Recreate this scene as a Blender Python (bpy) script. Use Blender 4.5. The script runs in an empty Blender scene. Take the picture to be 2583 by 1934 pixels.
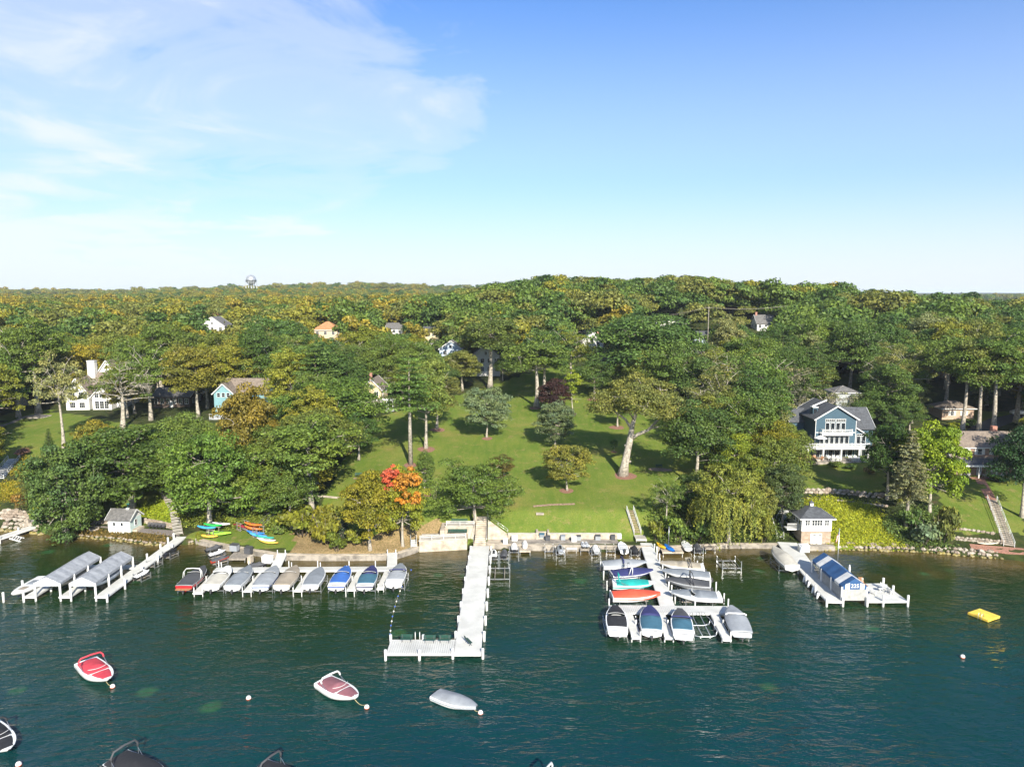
import bpy, math, random
import numpy as np
from math import sin, cos, tan, atan, atan2, pi, radians, sqrt, exp
from mathutils import Vector, Matrix, noise

S = bpy.context.scene
COL = S.collection
rnd = random.Random(11)

# ------------------------------------------------------------------ camera
CAMZ, PITCH, FPX, CU, CV = 44.0, radians(7.2), 1792.0, 1291.5, 967.0
cam = bpy.data.cameras.new('camera')
cam.sensor_width = 36.0
cam.lens = 36.0 * FPX / 2583.0
cam.clip_start = 0.5
cam.clip_end = 60000
camo = bpy.data.objects.new('camera', cam)
camo.location = (0, 0, CAMZ)
camo.rotation_euler = (radians(90) - PITCH, 0, 0)
COL.objects.link(camo)
S.camera = camo

# ------------------------------------------------------------------ light
SUN_EL, SUN_AZ = radians(30), radians(164)          # azimuth clockwise from +Y
W = bpy.data.worlds.new('World')
S.world = W
W.use_nodes = True
nt = W.node_tree
nt.nodes.clear()


def nd(tree, typ, **kw):
    n = tree.nodes.new(typ)
    for k, v in kw.items():
        if k == 'ins':
            for kk, vv in v.items():
                n.inputs[kk].default_value = vv
        else:
            setattr(n, k, v)
    return n


def mth(tree, op, a, b=None, clamp=False):
    n = tree.nodes.new('ShaderNodeMath')
    n.operation = op
    n.use_clamp = clamp
    for i, x in enumerate((a, b)):
        if x is None:
            continue
        if isinstance(x, (int, float)):
            n.inputs[i].default_value = x
        else:
            tree.links.new(x, n.inputs[i])
    return n.outputs[0]


def mixc(tree, fac, a, b, typ='MIX'):
    n = tree.nodes.new('ShaderNodeMix')
    n.data_type = 'RGBA'
    n.blend_type = typ
    for sock, x in ((n.inputs[0], fac), (n.inputs[6], a), (n.inputs[7], b)):
        if isinstance(x, (int, float)):
            sock.default_value = x
        elif isinstance(x, (tuple, list)):
            sock.default_value = (*x[:3], 1)
        else:
            tree.links.new(x, sock)
    return n.outputs[2]


def ramp(tree, fac, stops, interp='LINEAR'):
    n = tree.nodes.new('ShaderNodeValToRGB')
    n.color_ramp.interpolation = interp
    e = n.color_ramp.elements
    while len(e) < len(stops):
        e.new(0.5)
    for el, (p, c) in zip(e, stops):
        el.position = p
        el.color = (*c, 1) if isinstance(c, (tuple, list)) else (c, c, c, 1)
    tree.links.new(fac, n.inputs[0])
    return n.outputs[0]


def noise_tex(tree, vec, scale, detail=4, rough=0.55, dist=0.0):
    n = nd(tree, 'ShaderNodeTexNoise', ins={'Scale': scale, 'Detail': detail, 'Roughness': rough, 'Distortion': dist})
    if vec is not None:
        tree.links.new(vec, n.inputs['Vector'])
    return n.outputs['Fac']


sky = nd(nt, 'ShaderNodeTexSky', sky_type='NISHITA', sun_disc=False, sun_elevation=SUN_EL, sun_rotation=SUN_AZ,
         altitude=250, air_density=1.0, dust_density=1.1, ozone_density=2.2)
geo = nd(nt, 'ShaderNodeTexCoord')
sep = nd(nt, 'ShaderNodeSeparateXYZ')
nt.links.new(geo.outputs['Generated'], sep.inputs[0])
# high thin cloud: direction projected on a flat cloud layer
zc = mth(nt, 'MAXIMUM', mth(nt, 'ADD', sep.outputs[2], 0.10), 0.06)
cx = mth(nt, 'DIVIDE', sep.outputs[0], zc)
cy = mth(nt, 'DIVIDE', sep.outputs[1], zc)
cxs, cys = mth(nt, 'ADD', cx, 0.35), mth(nt, 'ADD', cy, -0.48)
cmb = nd(nt, 'ShaderNodeCombineXYZ')
nt.links.new(mth(nt, 'ADD', mth(nt, 'MULTIPLY', cxs, 0.80), mth(nt, 'MULTIPLY', cys, -0.30)), cmb.inputs[0])
nt.links.new(mth(nt, 'ADD', mth(nt, 'MULTIPLY', cys, 0.75), mth(nt, 'MULTIPLY', cxs, 0.35)), cmb.inputs[1])
cmb.inputs[2].default_value = 3.1
big = noise_tex(nt, cmb.outputs[0], 0.62, 3, 0.5, 0.4)
fine = noise_tex(nt, cmb.outputs[0], 1.7, 9, 0.62, 0.9)
# the cloud field is thick towards the left and thins out towards the right
bias = mth(nt, 'ADD', mth(nt, 'MULTIPLY', cx, -0.115), -0.052)
den = mth(nt, 'ADD', mth(nt, 'ADD', mth(nt, 'MULTIPLY', big, 0.75), mth(nt, 'MULTIPLY', fine, 0.5)), bias)
cl = ramp(nt, den, [(0.56, 0.0), (0.72, 0.45), (0.88, 0.85)], 'EASE')
low = ramp(nt, sep.outputs[2], [(0.0, 0.86), (0.16, 0.30), (0.42, 0.0)], 'EASE')      # pale air low over the horizon
clf = mth(nt, 'MAXIMUM', cl, low)
skyc = mixc(nt, 1.0, sky.outputs[0], (0.66, 1.03, 1.50), 'MULTIPLY')
skc = mixc(nt, clf, skyc, (6.9, 7.2, 7.7))
bg = nd(nt, 'ShaderNodeBackground', ins={'Strength': 0.066})
nt.links.new(skc, bg.inputs[0])
wo = nd(nt, 'ShaderNodeOutputWorld')
nt.links.new(bg.outputs[0], wo.inputs[0])

sun = bpy.data.lights.new('sun', 'SUN')
sun.energy = 5.0
sun.angle = radians(0.53)
sun.color = (1.0, 0.93, 0.80)
suno = bpy.data.objects.new('sun', sun)
sv = Vector((sin(SUN_AZ) * cos(SUN_EL), cos(SUN_AZ) * cos(SUN_EL), sin(SUN_EL)))
suno.rotation_euler = sv.to_track_quat('Z', 'Y').to_euler()
suno.location = (40, -120, 120)
COL.objects.link(suno)

S.view_settings.view_transform = 'Standard'
S.view_settings.look = 'None'
S.view_settings.exposure = 1.08
S.view_settings.gamma = 1.0

# ------------------------------------------------------------------ surveying: where a sight line meets the place
CT, ST = cos(PITCH), sin(PITCH)


def ray(u, v):
    x = (u - CU) / FPX
    y = -(v - CV) / FPX
    return Vector((x, CT + y * ST, -ST + y * CT))


def W_(u, v, z=0.0):
    d = ray(u, v)
    t = (z - CAMZ) / d.z
    return Vector((d.x * t, d.y * t, z))


def AtY(u, v, Y):
    d = ray(u, v)
    t = Y / d.y
    return Vector((d.x * t, Y, CAMZ + d.z * t))


def depth(p):
    return p[1] * CT - (p[2] - CAMZ) * ST


def proj(p):
    zc_ = depth(p)
    yy = p[1] * ST + (p[2] - CAMZ) * CT
    return CU + FPX * p[0] / zc_, CV - FPX * yy / zc_


def sm(t):
    t = max(0.0, min(1.0, t))
    return t * t * (3 - 2 * t)


def lerp_list(L, x):
    if x <= L[0][0]:
        return L[0][1]
    for (a, b), (c, d) in zip(L, L[1:]):
        if x <= c:
            return b + (d - b) * (x - a) / (c - a)
    return L[-1][1]


SHORE_PX = [(0, 1337), (60, 1342), (110, 1347), (195, 1354), (300, 1362), (374, 1373), (440, 1374), (497, 1370),
            (570, 1386), (635, 1398), (711, 1410), (823, 1412), (963, 1411), (1003, 1407), (1052, 1391), (1178, 1382),
            (1225, 1381), (1300, 1387), (1640, 1391), (1827, 1381), (1961, 1382), (2033, 1386), (2166, 1386),
            (2320, 1390), (2425, 1400), (2536, 1410), (2583, 1415)]
SHORE = [(p.x, p.y) for p in (W_(u, v, 0) for u, v in SHORE_PX)]
SHORE = [(-3000, 330), (-400, 170), (-150, 140)] + SHORE + [(150, 108), (400, 120), (3000, 330)]


def shoreY(x):
    return lerp_list(SHORE, x)


PROF = [
    (-100, [(0, .3), (2, 1.1), (7, 2.4), (14, 5.0), (27, 7.3), (37, 8.3), (62, 9.9), (80, 11.2), (120, 15), (200, 19.5), (300, 23), (450, 24)]),
    (-87, [(0, .3), (2, 1.1), (7, 2.4), (14, 5.0), (27, 7.3), (37, 8.3), (62, 9.9), (80, 11.2), (120, 15), (200, 19.5), (300, 23), (450, 24)]),
    (-79, [(0, .3), (1.2, .95), (8.2, 1.0), (8.6, 1.9), (16, 4.0), (24, 6.0), (35, 7.8), (60, 9.8), (80, 11.2), (120, 15), (200, 20), (300, 24), (450, 25)]),
    (-62, [(0, .3), (1.2, .95), (8.2, 1.0), (8.6, 1.9), (16, 4.0), (24, 6.0), (35, 7.8), (60, 9.8), (80, 11.2), (120, 15), (200, 20), (300, 24), (450, 25)]),
    (-57, [(0, .8), (1, .95), (8, 1.5), (16, 4.2), (24, 6.0), (40, 7.6), (60, 9.4), (101, 12.7), (180, 19), (260, 25), (450, 26)]),
    (-36, [(0, .8), (1, .95), (9, 1.6), (16, 4.2), (24, 6.0), (40, 7.6), (60, 9.4), (101, 12.7), (180, 19.5), (260, 26), (450, 27)]),
    (-22, [(0, .8), (1, .95), (4, 1.6), (9, 4.0), (16, 5.4), (27, 6.5), (53, 9.2), (101, 12.7), (180, 21), (250, 29), (450, 31)]),
    (-2, [(0, .8), (1, .9), (3.75, .95), (4.35, 1.9), (9, 4.3), (27, 6.3), (53, 9.2), (101, 12.7), (180, 22), (240, 31), (450, 33)]),
    (20, [(0, .8), (1, .9), (3.75, .95), (4.35, 1.9), (9, 4.4), (27, 6.3), (53, 9.2), (101, 12.9), (180, 24), (240, 35), (450, 36)]),
    (30, [(0, .8), (1, .95), (3.5, 1.5), (9, 4.3), (27, 6.3), (53, 9.2), (101, 12.9), (180, 24), (240, 35), (450, 36)]),
    (46, [(0, .8), (1.5, .95), (5, 1.6), (20, 4.2), (22.5, 5.0), (40, 6.5), (60, 8.2), (100, 13), (180, 24), (240, 35), (450, 36)]),
    (66, [(0, .5), (2, 1.1), (5, 2.0), (20, 4.2), (22.5, 5.0), (38, 5.9), (56, 6.15), (68, 8.6), (100, 13), (180, 23), (240, 33), (450, 34)]),
    (84, [(0, .4), (2, 1.1), (4.5, 1.3), (9, 2.5), (20, 4.6), (27, 5.9), (56, 6.6), (66, 8.6), (100, 13), (180, 23), (240, 35), (450, 36)]),
    (150, [(0, .4), (2, 1.1), (4.5, 1.3), (9, 2.5), (20, 4.6), (27, 6.2), (60, 8.6), (100, 13), (180, 22), (240, 31), (450, 32)]),
    (235, [(0, .4), (2, 1.1), (4.5, 1.3), (9, 2.5), (20, 4.6), (27, 6.2), (60, 8.6), (100, 12), (180, 17), (240, 22), (450, 22)]),
]


def profz(i, s):
    return lerp_list(PROF[i][1], s)


def H(x, y):
    s = y - shoreY(x)
    if s < 0:
        return max(-2.5, s * 0.6 - 0.05)
    xx = x
    if x <= PROF[0][0]:
        z = profz(0, s)
    elif x >= PROF[-1][0]:
        z = profz(len(PROF) - 1, s)
    else:
        for i in range(len(PROF) - 1):
            if xx <= PROF[i + 1][0]:
                t = sm((xx - PROF[i][0]) / (PROF[i + 1][0] - PROF[i][0]))
                z = profz(i, s) * (1 - t) + profz(i + 1, s) * t
                break
    k = sm((s - 3) / 20)
    z += k * 0.35 * noise.noise((x * 0.06, y * 0.06, 0.3)) + k * 0.08 * noise.noise((x * 0.25, y * 0.25, 1.3))
    if s > 150:
        kk = sm((s - 150) / 400)
        z += kk * 4 * noise.noise((x * 0.004, y * 0.004, 5.0))
        # a long low ridge far behind on the left, carrying the water tower
        z += 12 * sm((y - 650) / 500) * exp(-((x + 330) / 260) ** 2) * (1 - sm((y - 1800) / 1500))
        z += 34 * sm((y - 3000) / 900) * (1 - sm((y - 5200) / 1500)) * sm((x - 1900) / 700)
        z -= 9 * sm((y - 520) / 500) * sm((x - 60) / 300)
    return z


def G(u, v, off=0.0):
    d = ray(u, v)
    t0 = 80.0
    t = t0
    while t < 3000:
        p = Vector((d.x * t, d.y * t, CAMZ + d.z * t))
        if p.z - off < H(p.x, p.y):
            lo, hi = t - 1.0, t
            for _ in range(18):
                m = (lo + hi) / 2
                p = Vector((d.x * m, d.y * m, CAMZ + d.z * m))
                if p.z - off < H(p.x, p.y):
                    hi = m
                else:
                    lo = m
            return Vector((p.x, p.y, H(p.x, p.y)))
        t += 1.0
    return Vector((p.x, p.y, H(p.x, p.y)))


# ------------------------------------------------------------------ objects and meshes
def thing(name, label, cat, loc=(0, 0, 0), rz=0.0, group=None):
    o = bpy.data.objects.new(name, None)
    o.empty_display_size = 0.3
    COL.objects.link(o)
    o.location = loc
    o.rotation_euler = (0, 0, rz)
    o['label'] = label
    o['category'] = cat
    if group:
        o['group'] = group
    return o


def tag(o, label=None, cat=None, group=None, kind=None):
    for k, v in (('label', label), ('category', cat), ('group', group), ('kind', kind)):
        if v:
            o[k] = v
    return o


def link(name, mesh, parent=None, loc=None, rz=0.0, scale=None):
    o = bpy.data.objects.new(name, mesh)
    COL.objects.link(o)
    if parent is not None:
        o.parent = parent
    if loc is not None:
        o.location = loc
    o.rotation_euler = (0, 0, rz)
    if scale is not None:
        o.scale = scale
    return o


def copy_tree(o, parent=None):
    c = o.copy()
    COL.objects.link(c)
    c.parent = parent
    for ch in list(o.children):
        copy_tree(ch, c)
    return c


class MB:
    def __init__(s):
        s.v, s.f, s.sm = [], [], []

    def add(s, vs, fs, smooth=False):
        b = len(s.v)
        s.v += [tuple(p) for p in vs]
        for f in fs:
            s.f.append(tuple(i + b for i in f))
            s.sm.append(smooth)
        return s

    def box(s, x0, x1, y0, y1, z0, z1, rz=0.0, piv=None):
        vs = [(x, y, z) for z in (z0, z1) for y in (y0, y1) for x in (x0, x1)]
        if rz:
            px, py = piv if piv else ((x0 + x1) / 2, (y0 + y1) / 2)
            c, d = cos(rz), sin(rz)
            vs = [(px + (x - px) * c - (y - py) * d, py + (x - px) * d + (y - py) * c, z) for x, y, z in vs]
        return s.add(vs, [(0, 2, 3, 1), (4, 5, 7, 6), (0, 1, 5, 4), (2, 6, 7, 3), (0, 4, 6, 2), (1, 3, 7, 5)])

    def cbox(s, c, sz, rz=0.0):
        return s.box(c[0] - sz[0] / 2, c[0] + sz[0] / 2, c[1] - sz[1] / 2, c[1] + sz[1] / 2, c[2] - sz[2] / 2, c[2] + sz[2] / 2, rz)

    def bar(s, a, b, w, h=None, up=(0, 0, 1)):
        a, b = Vector(a), Vector(b)
        h = h or w
        d = (b - a).normalized()
        u = Vector(up)
        if abs(d.dot(u)) > 0.98:
            u = Vector((1, 0, 0))
        r = d.cross(u).normalized()
        u = r.cross(d).normalized()
        vs = []
        for p in (a, b):
            for i, j in ((-1, -1), (1, -1), (1, 1), (-1, 1)):
                vs.append(p + r * (i * w / 2) + u * (j * h / 2))
        return s.add(vs, [(0, 3, 2, 1), (4, 5, 6, 7), (0, 1, 5, 4), (1, 2, 6, 5), (2, 3, 7, 6), (3, 0, 4, 7)])

    def tube(s, pts, rad, n=8, caps=True, smooth=True):
        pts = [Vector(p) for p in pts]
        if isinstance(rad, (int, float)):
            rad = [rad] * len(pts)
        vs, fs = [], []
        prev = None
        for i, p in enumerate(pts):
            d = (pts[min(i + 1, len(pts) - 1)] - pts[max(i - 1, 0)])
            d = d.normalized() if d.length > 1e-9 else Vector((0, 0, 1))
            if prev is None:
                r = d.cross(Vector((0, 0, 1)))
                if r.length < 0.05:
                    r = d.cross(Vector((1, 0, 0)))
            else:
                r = prev - d * prev.dot(d)
            r.normalize()
            prev = r
            u = d.cross(r)
            for k in range(n):
                a = 2 * pi * k / n
                vs.append(p + (r * cos(a) + u * sin(a)) * rad[i])
        for i in range(len(pts) - 1):
            for k in range(n):
                a, b = i * n + k, i * n + (k + 1) % n
                fs.append((a, a + n, b + n, b))
        if caps:
            fs.append(tuple(range(n)))
            fs.append(tuple(reversed(range((len(pts) - 1) * n, len(pts) * n))))
        return s.add(vs, fs, smooth)

    def lathe(s, prof, n=12, c=(0, 0, 0), smooth=True):
        vs, fs = [], []
        for r, z in prof:
            for k in range(n):
                a = 2 * pi * k / n
                vs.append((c[0] + r * cos(a), c[1] + r * sin(a), c[2] + z))
        m = len(prof)
        for i in range(m - 1):
            for k in range(n):
                a, b = i * n + k, i * n + (k + 1) % n
                fs.append((a, b, b + n, a + n))
        fs.append(tuple(reversed(range(n))))
        fs.append(tuple(range((m - 1) * n, m * n)))
        return s.add(vs, fs, smooth)

    def ball(s, c, r, n=10, m=6, squash=(1, 1, 1)):
        vs, fs = [], []
        for i in range(m + 1):
            t = pi * i / m
            for k in range(n):
                a = 2 * pi * k / n
                vs.append((c[0] + r * squash[0] * sin(t) * cos(a), c[1] + r * squash[1] * sin(t) * sin(a), c[2] + r * squash[2] * cos(t)))
        for i in range(m):
            for k in range(n):
                a, b = i * n + k, i * n + (k + 1) % n
                fs.append((a, a + n, b + n, b))
        return s.add(vs, fs, True)

    def prism(s, poly, z0, z1):
        n = len(poly)
        vs = [(x, y, z0) for x, y in poly] + [(x, y, z1) for x, y in poly]
        fs = [tuple(reversed(range(n))), tuple(range(n, 2 * n))]
        fs += [(i, (i + 1) % n, n + (i + 1) % n, n + i) for i in range(n)]
        return s.add(vs, fs)

    def grid(s, P, smooth=True, flip=False):
        m, n = len(P), len(P[0])
        vs = [p for row in P for p in row]
        fs = []
        for i in range(m - 1):
            for j in range(n - 1):
                q = (i * n + j, i * n + j + 1, (i + 1) * n + j + 1, (i + 1) * n + j)
                fs.append(tuple(reversed(q)) if flip else q)
        return s.add(vs, fs, smooth)

    def quad(s, a, b, c, d):
        return s.add([a, b, c, d], [(0, 1, 2, 3)])

    def mesh(s, name, mat):
        me = bpy.data.meshes.new(name)
        me.from_pydata(s.v, [], s.f)
        me.polygons.foreach_set('use_smooth', s.sm)
        if mat is not None:
            me.materials.append(mat)
        me.update()
        return me

    def build(s, name, mat, parent=None, loc=None, rz=0.0):
        return link(name, s.mesh(name, mat), parent, loc, rz)


# ------------------------------------------------------------------ materials
MATS = {}


def mat(name, col, rough=0.6, var=0.12, scale=3.0, bump=0.0, metal=0.0, spec=0.5, col2=None, bscale=None, coat=0.0):
    if name in MATS:
        return MATS[name]
    m = bpy.data.materials.new(name)
    m.use_nodes = True
    t = m.node_tree
    b = t.nodes['Principled BSDF']
    tc = nd(t, 'ShaderNodeTexCoord')
    oi = nd(t, 'ShaderNodeObjectInfo')
    av = nd(t, 'ShaderNodeVectorMath', operation='ADD')
    t.links.new(tc.outputs['Object'], av.inputs[0])
    t.links.new(oi.outputs['Location'], av.inputs[1])
    f = noise_tex(t, av.outputs[0], scale, 5, 0.6)
    c2 = col2 or tuple(max(0, c * (1 - 2.2 * var)) for c in col)
    c1 = col if col2 else tuple(min(1, c * (1 + 0.6 * var)) for c in col)
    r = ramp(t, f, [(0.34, c2), (0.62, c1)])
    t.links.new(r, b.inputs['Base Color'])
    b.inputs['Roughness'].default_value = rough
    b.inputs['Metallic'].default_value = metal
    b.inputs['Specular IOR Level'].default_value = spec
    b.inputs['Coat Weight'].default_value = coat
    if bump:
        bn = nd(t, 'ShaderNodeBump', ins={'Strength': bump, 'Distance': 0.05})
        f2 = noise_tex(t, av.outputs[0], bscale or scale * 4, 4, 0.6)
        t.links.new(f2, bn.inputs['Height'])
        t.links.new(bn.outputs[0], b.inputs['Normal'])
    MATS[name] = m
    return m


def striped(name, col, dark, axis, pitch, width=0.12, rough=0.7, var=0.1, bump=0.5):
    """boards, siding or shingle courses too narrow to count: thin dark joints along one object axis"""
    if name in MATS:
        return MATS[name]
    m = mat(name, col, rough, var, 2.0)
    t = m.node_tree
    b = t.nodes['Principled BSDF']
    tc = nd(t, 'ShaderNodeTexCoord')
    sp = nd(t, 'ShaderNodeSeparateXYZ')
    t.links.new(tc.outputs['Object'], sp.inputs[0])
    fr = mth(t, 'FRACT', mth(t, 'DIVIDE', sp.outputs[axis], pitch))
    lt = mth(t, 'LESS_THAN', fr, width)
    old = b.inputs['Base Color'].links[0].from_socket
    t.links.new(mixc(t, lt, old, dark), b.inputs['Base Color'])
    bn = nd(t, 'ShaderNodeBump', ins={'Strength': bump, 'Distance': 0.02})
    t.links.new(fr, bn.inputs['Height'])
    t.links.new(bn.outputs[0], b.inputs['Normal'])
    return m


def leafmat(name, transl=0.28):
    if name in MATS:
        return MATS[name]
    m = bpy.data.materials.new(name)
    m.use_nodes = True
    t = m.node_tree
    t.nodes.clear()
    oi = nd(t, 'ShaderNodeObjectInfo')
    a = nd(t, 'ShaderNodeAttribute', attribute_name='tint')
    sp = nd(t, 'ShaderNodeSeparateColor')
    t.links.new(a.outputs['Color'], sp.inputs[0])
    # r: leaf value, g: clump hue
    val = mth(t, 'ADD', 0.50, mth(t, 'MULTIPLY', sp.outputs[0], 1.04))
    warm = mixc(t, 1.0, oi.outputs['Color'], (1.38, 1.20, 0.80), 'MULTIPLY')
    cool = mixc(t, 1.0, oi.outputs['Color'], (0.86, 0.94, 0.95), 'MULTIPLY')
    c = mixc(t, sp.outputs[1], cool, warm)
    vv = nd(t, 'ShaderNodeCombineColor')
    for i in range(3):
        t.links.new(val, vv.inputs[i])
    c = mixc(t, 1.0, c, vv.outputs[0], 'MULTIPLY')
    d = nd(t, 'ShaderNodeBsdfPrincipled', ins={'Roughness': 0.55, 'Specular IOR Level': 0.25})
    t.links.new(c, d.inputs['Base Color'])
    tr = nd(t, 'ShaderNodeBsdfTranslucent')
    t.links.new(mixc(t, 1.0, c, (1.15, 1.25, 0.6), 'MULTIPLY'), tr.inputs[0])
    mx = nd(t, 'ShaderNodeMixShader', ins={0: transl})
    t.links.new(d.outputs[0], mx.inputs[1])
    t.links.new(tr.outputs[0], mx.inputs[2])
    o = nd(t, 'ShaderNodeOutputMaterial')
    t.links.new(mx.outputs[0], o.inputs[0])
    MATS[name] = m
    return m


LEAF = leafmat('leaves')
BARK = mat('bark', (0.36, 0.32, 0.26), 0.9, 0.25, 2.5, 0.8)
BARKD = mat('bark_dark', (0.15, 0.12, 0.09), 0.9, 0.25, 2.5, 0.8)

# ------------------------------------------------------------------ ground
LAWNS = [[(800, 1300), (850, 1190), (900, 1110), (960, 1050), (1080, 1015), (1200, 985), (1290, 955), (1380, 925), (1490, 925),
          (1560, 1000), (1700, 1040), (1790, 1080), (1800, 1190), (1720, 1260), (1660, 1330), (1660, 1364), (1300, 1364), (1050, 1372), (1000, 1392),
          (820, 1398), (560, 1372), (470, 1352), (560, 1300)],
         [(0, 1190), (0, 1040), (90, 1030), (330, 1070), (520, 1060), (620, 1120), (420, 1180), (170, 1190)],
         [(1985, 1120), (2240, 1140), (2230, 1240), (2030, 1240)],
         [(2300, 1190), (2583, 1190), (2583, 1345), (2370, 1345), (2370, 1230)],
         [(2090, 940), (2180, 940), (2180, 985), (2090, 985)], [(2380, 1050), (2440, 1035), (2583, 1035), (2583, 1060), (2470, 1085)],
         [(230, 1300), (260, 1230), (430, 1220), (470, 1330), (380, 1330)]]
LAWNS = [[(lambda p: (p.x, p.y))(G(u, v)) for u, v in L] for L in LAWNS]
DRY = [[(880, 1375), (1000, 1330), (1100, 1305), (1140, 1345), (1130, 1372), (1050, 1378), (1000, 1395), (880, 1400)],
       [(740, 1330), (900, 1345), (900, 1400), (740, 1400)]]
DRY = [[(lambda p: (p.x, p.y))(G(u, v)) for u, v in L] for L in DRY]
WILD = [[(2010, 1260), (2100, 1248), (2190, 1268), (2240, 1330), (2300, 1372), (2030, 1374), (2010, 1310)],
        [(290, 1300), (420, 1240), (460, 1320)], [(0, 1215), (40, 1215), (40, 1250), (0, 1250)]]
WILD = [[(lambda p: (p.x, p.y))(G(u, v)) for u, v in L] for L in WILD]


def inpoly(x, y, P):
    r = False
    j = len(P) - 1
    for i in range(len(P)):
        xi, yi = P[i]
        xj, yj = P[j]
        if (yi > y) != (yj > y) and x < (xj - xi) * (y - yi) / (yj - yi) + xi:
            r = not r
        j = i
    return r


def axis(lo, hi, fine_lo, fine_hi, step, grow):
    a = []
    x = fine_lo
    while x <= fine_hi:
        a.append(x)
        x += step
    st = step
    x = a[-1]
    while x < hi:
        st *= grow
        x += st
        a.append(x)
    st = step
    x = a[0]
    while x > lo:
        st *= grow
        x -= st
        a.insert(0, x)
    return a


xs = axis(-9000, 9000, -100, 100, 1.15, 1.12)
ys = axis(96, 14000, 108, 185, 0.9, 1.06)
verts, cols = [], []
for y in ys:
    for x in xs:
        jx = x + (0.5 * noise.noise((x * .4, y * .4, 8)))
        jy = y + (0.5 * noise.noise((x * .4, y * .4, 18)))
        verts.append((x, y, H(x, y)))
        near = abs(x) < 260 and y < 330
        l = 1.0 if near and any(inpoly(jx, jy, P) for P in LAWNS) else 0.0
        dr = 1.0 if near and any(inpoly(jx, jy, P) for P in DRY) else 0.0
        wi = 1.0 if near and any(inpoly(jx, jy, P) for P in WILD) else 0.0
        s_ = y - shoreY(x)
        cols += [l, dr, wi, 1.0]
n, m_ = len(xs), len(ys)
faces = [(i * n + j, i * n + j + 1, (i + 1) * n + j + 1, (i + 1) * n + j) for i in range(m_ - 1) for j in range(n - 1)]
me = bpy.data.meshes.new('ground')
me.from_pydata(verts, [], faces)
me.polygons.foreach_set('use_smooth', [True] * len(faces))
ca = me.color_attributes.new('zone', 'FLOAT_COLOR', 'POINT')
ca.data.foreach_set('color', cols)

gm = bpy.data.materials.new('ground')
gm.use_nodes = True
t = gm.node_tree
b = t.nodes['Principled BSDF']
tc = nd(t, 'ShaderNodeTexCoord')
at_ = nd(t, 'ShaderNodeAttribute', attribute_name='zone')
sp = nd(t, 'ShaderNodeSeparateColor')
t.links.new(at_.outputs['Color'], sp.inputs[0])
P = tc.outputs['Object']
mp = nd(t, 'ShaderNodeMapping')
mp.inputs['Scale'].default_value = (1.0, 0.16, 1.0)
mp.inputs['Rotation'].default_value = (0, 0, radians(78))
t.links.new(P, mp.inputs[0])
n1 = noise_tex(t, P, 0.09, 6, 0.6)
n2 = noise_tex(t, P, 0.5, 6, 0.65)
n3 = noise_tex(t, mp.outputs[0], 0.9, 5, 0.6)
n4 = noise_tex(t, P, 4.0, 4, 0.7)
lawn = ramp(t, n1, [(0.36, (0.088, 0.150, 0.020)), (0.55, (0.130, 0.182, 0.028)), (0.70, (0.235, 0.205, 0.055))])
lawn = mixc(t, ramp(t, n3, [(0.38, 0.0), (0.68, 0.60)]), lawn, (0.195, 0.210, 0.045))
lawn = mixc(t, ramp(t, n2, [(0.56, 0.0), (0.72, 0.75)]), lawn, (0.27, 0.205, 0.085))
lawn = mixc(t, ramp(t, n4, [(0.35, 0.55), (0.6, 0.0)]), lawn, (0.070, 0.105, 0.012))
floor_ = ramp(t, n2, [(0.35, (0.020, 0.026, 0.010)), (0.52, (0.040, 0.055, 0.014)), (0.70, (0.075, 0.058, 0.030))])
dry = ramp(t, n2, [(0.35, (0.24, 0.16, 0.08)), (0.6, (0.36, 0.25, 0.13))])
dry = mixc(t, ramp(t, n4, [(0.42, 0.6), (0.6, 0.0)]), dry, (0.10, 0.10, 0.03))
wild = ramp(t, n4, [(0.35, (0.06, 0.10, 0.012)), (0.6, (0.17, 0.20, 0.02))])
edge = mth(t, 'SUBTRACT', n2, 0.5)


def zone(k):
    return ramp(t, mth(t, 'ADD', sp.outputs[k], mth(t, 'MULTIPLY', edge, 0.9)), [(0.38, 0.0), (0.62, 1.0)])


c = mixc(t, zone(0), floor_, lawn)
c = mixc(t, zone(2), c, wild)
c = mixc(t, zone(1), c, dry)
t.links.new(c, b.inputs['Base Color'])
b.inputs['Roughness'].default_value = 0.95
b.inputs['Specular IOR Level'].default_value = 0.1
bn = nd(t, 'ShaderNodeBump', ins={'Strength': 0.7, 'Distance': 0.12})
t.links.new(mth(t, 'ADD', n4, noise_tex(t, P, 14.0, 3, 0.7)), bn.inputs['Height'])
t.links.new(bn.outputs[0], b.inputs['Normal'])
me.materials.append(gm)
tag(link('ground', me), kind='structure')

# ------------------------------------------------------------------ water
xs = axis(-9000, 9000, -110, 110, 2.0, 1.25)
ys = axis(-6000, 180, 60, 132, 1.2, 1.18)
verts, dep = [], []
for y in ys:
    for x in xs:
        verts.append((x, y, 0.0))
        dep.append(shoreY(x) - y)
n, m_ = len(xs), len(ys)
faces = [(i * n + j, i * n + j + 1, (i + 1) * n + j + 1, (i + 1) * n + j) for i in range(m_ - 1) for j in range(n - 1)]
me = bpy.data.meshes.new('water')
me.from_pydata(verts, [], faces)
at_ = me.attributes.new('offshore', 'FLOAT', 'POINT')
at_.data.foreach_set('value', dep)
wm = bpy.data.materials.new('lake_water')
wm.use_nodes = True
t = wm.node_tree
b = t.nodes['Principled BSDF']
tc = nd(t, 'ShaderNodeTexCoord')
P = tc.outputs['Object']
at_ = nd(t, 'ShaderNodeAttribute', attribute_name='offshore')
wn = noise_tex(t, P, 0.055, 4, 0.55)
wn2 = noise_tex(t, P, 0.22, 5, 0.6)
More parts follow.
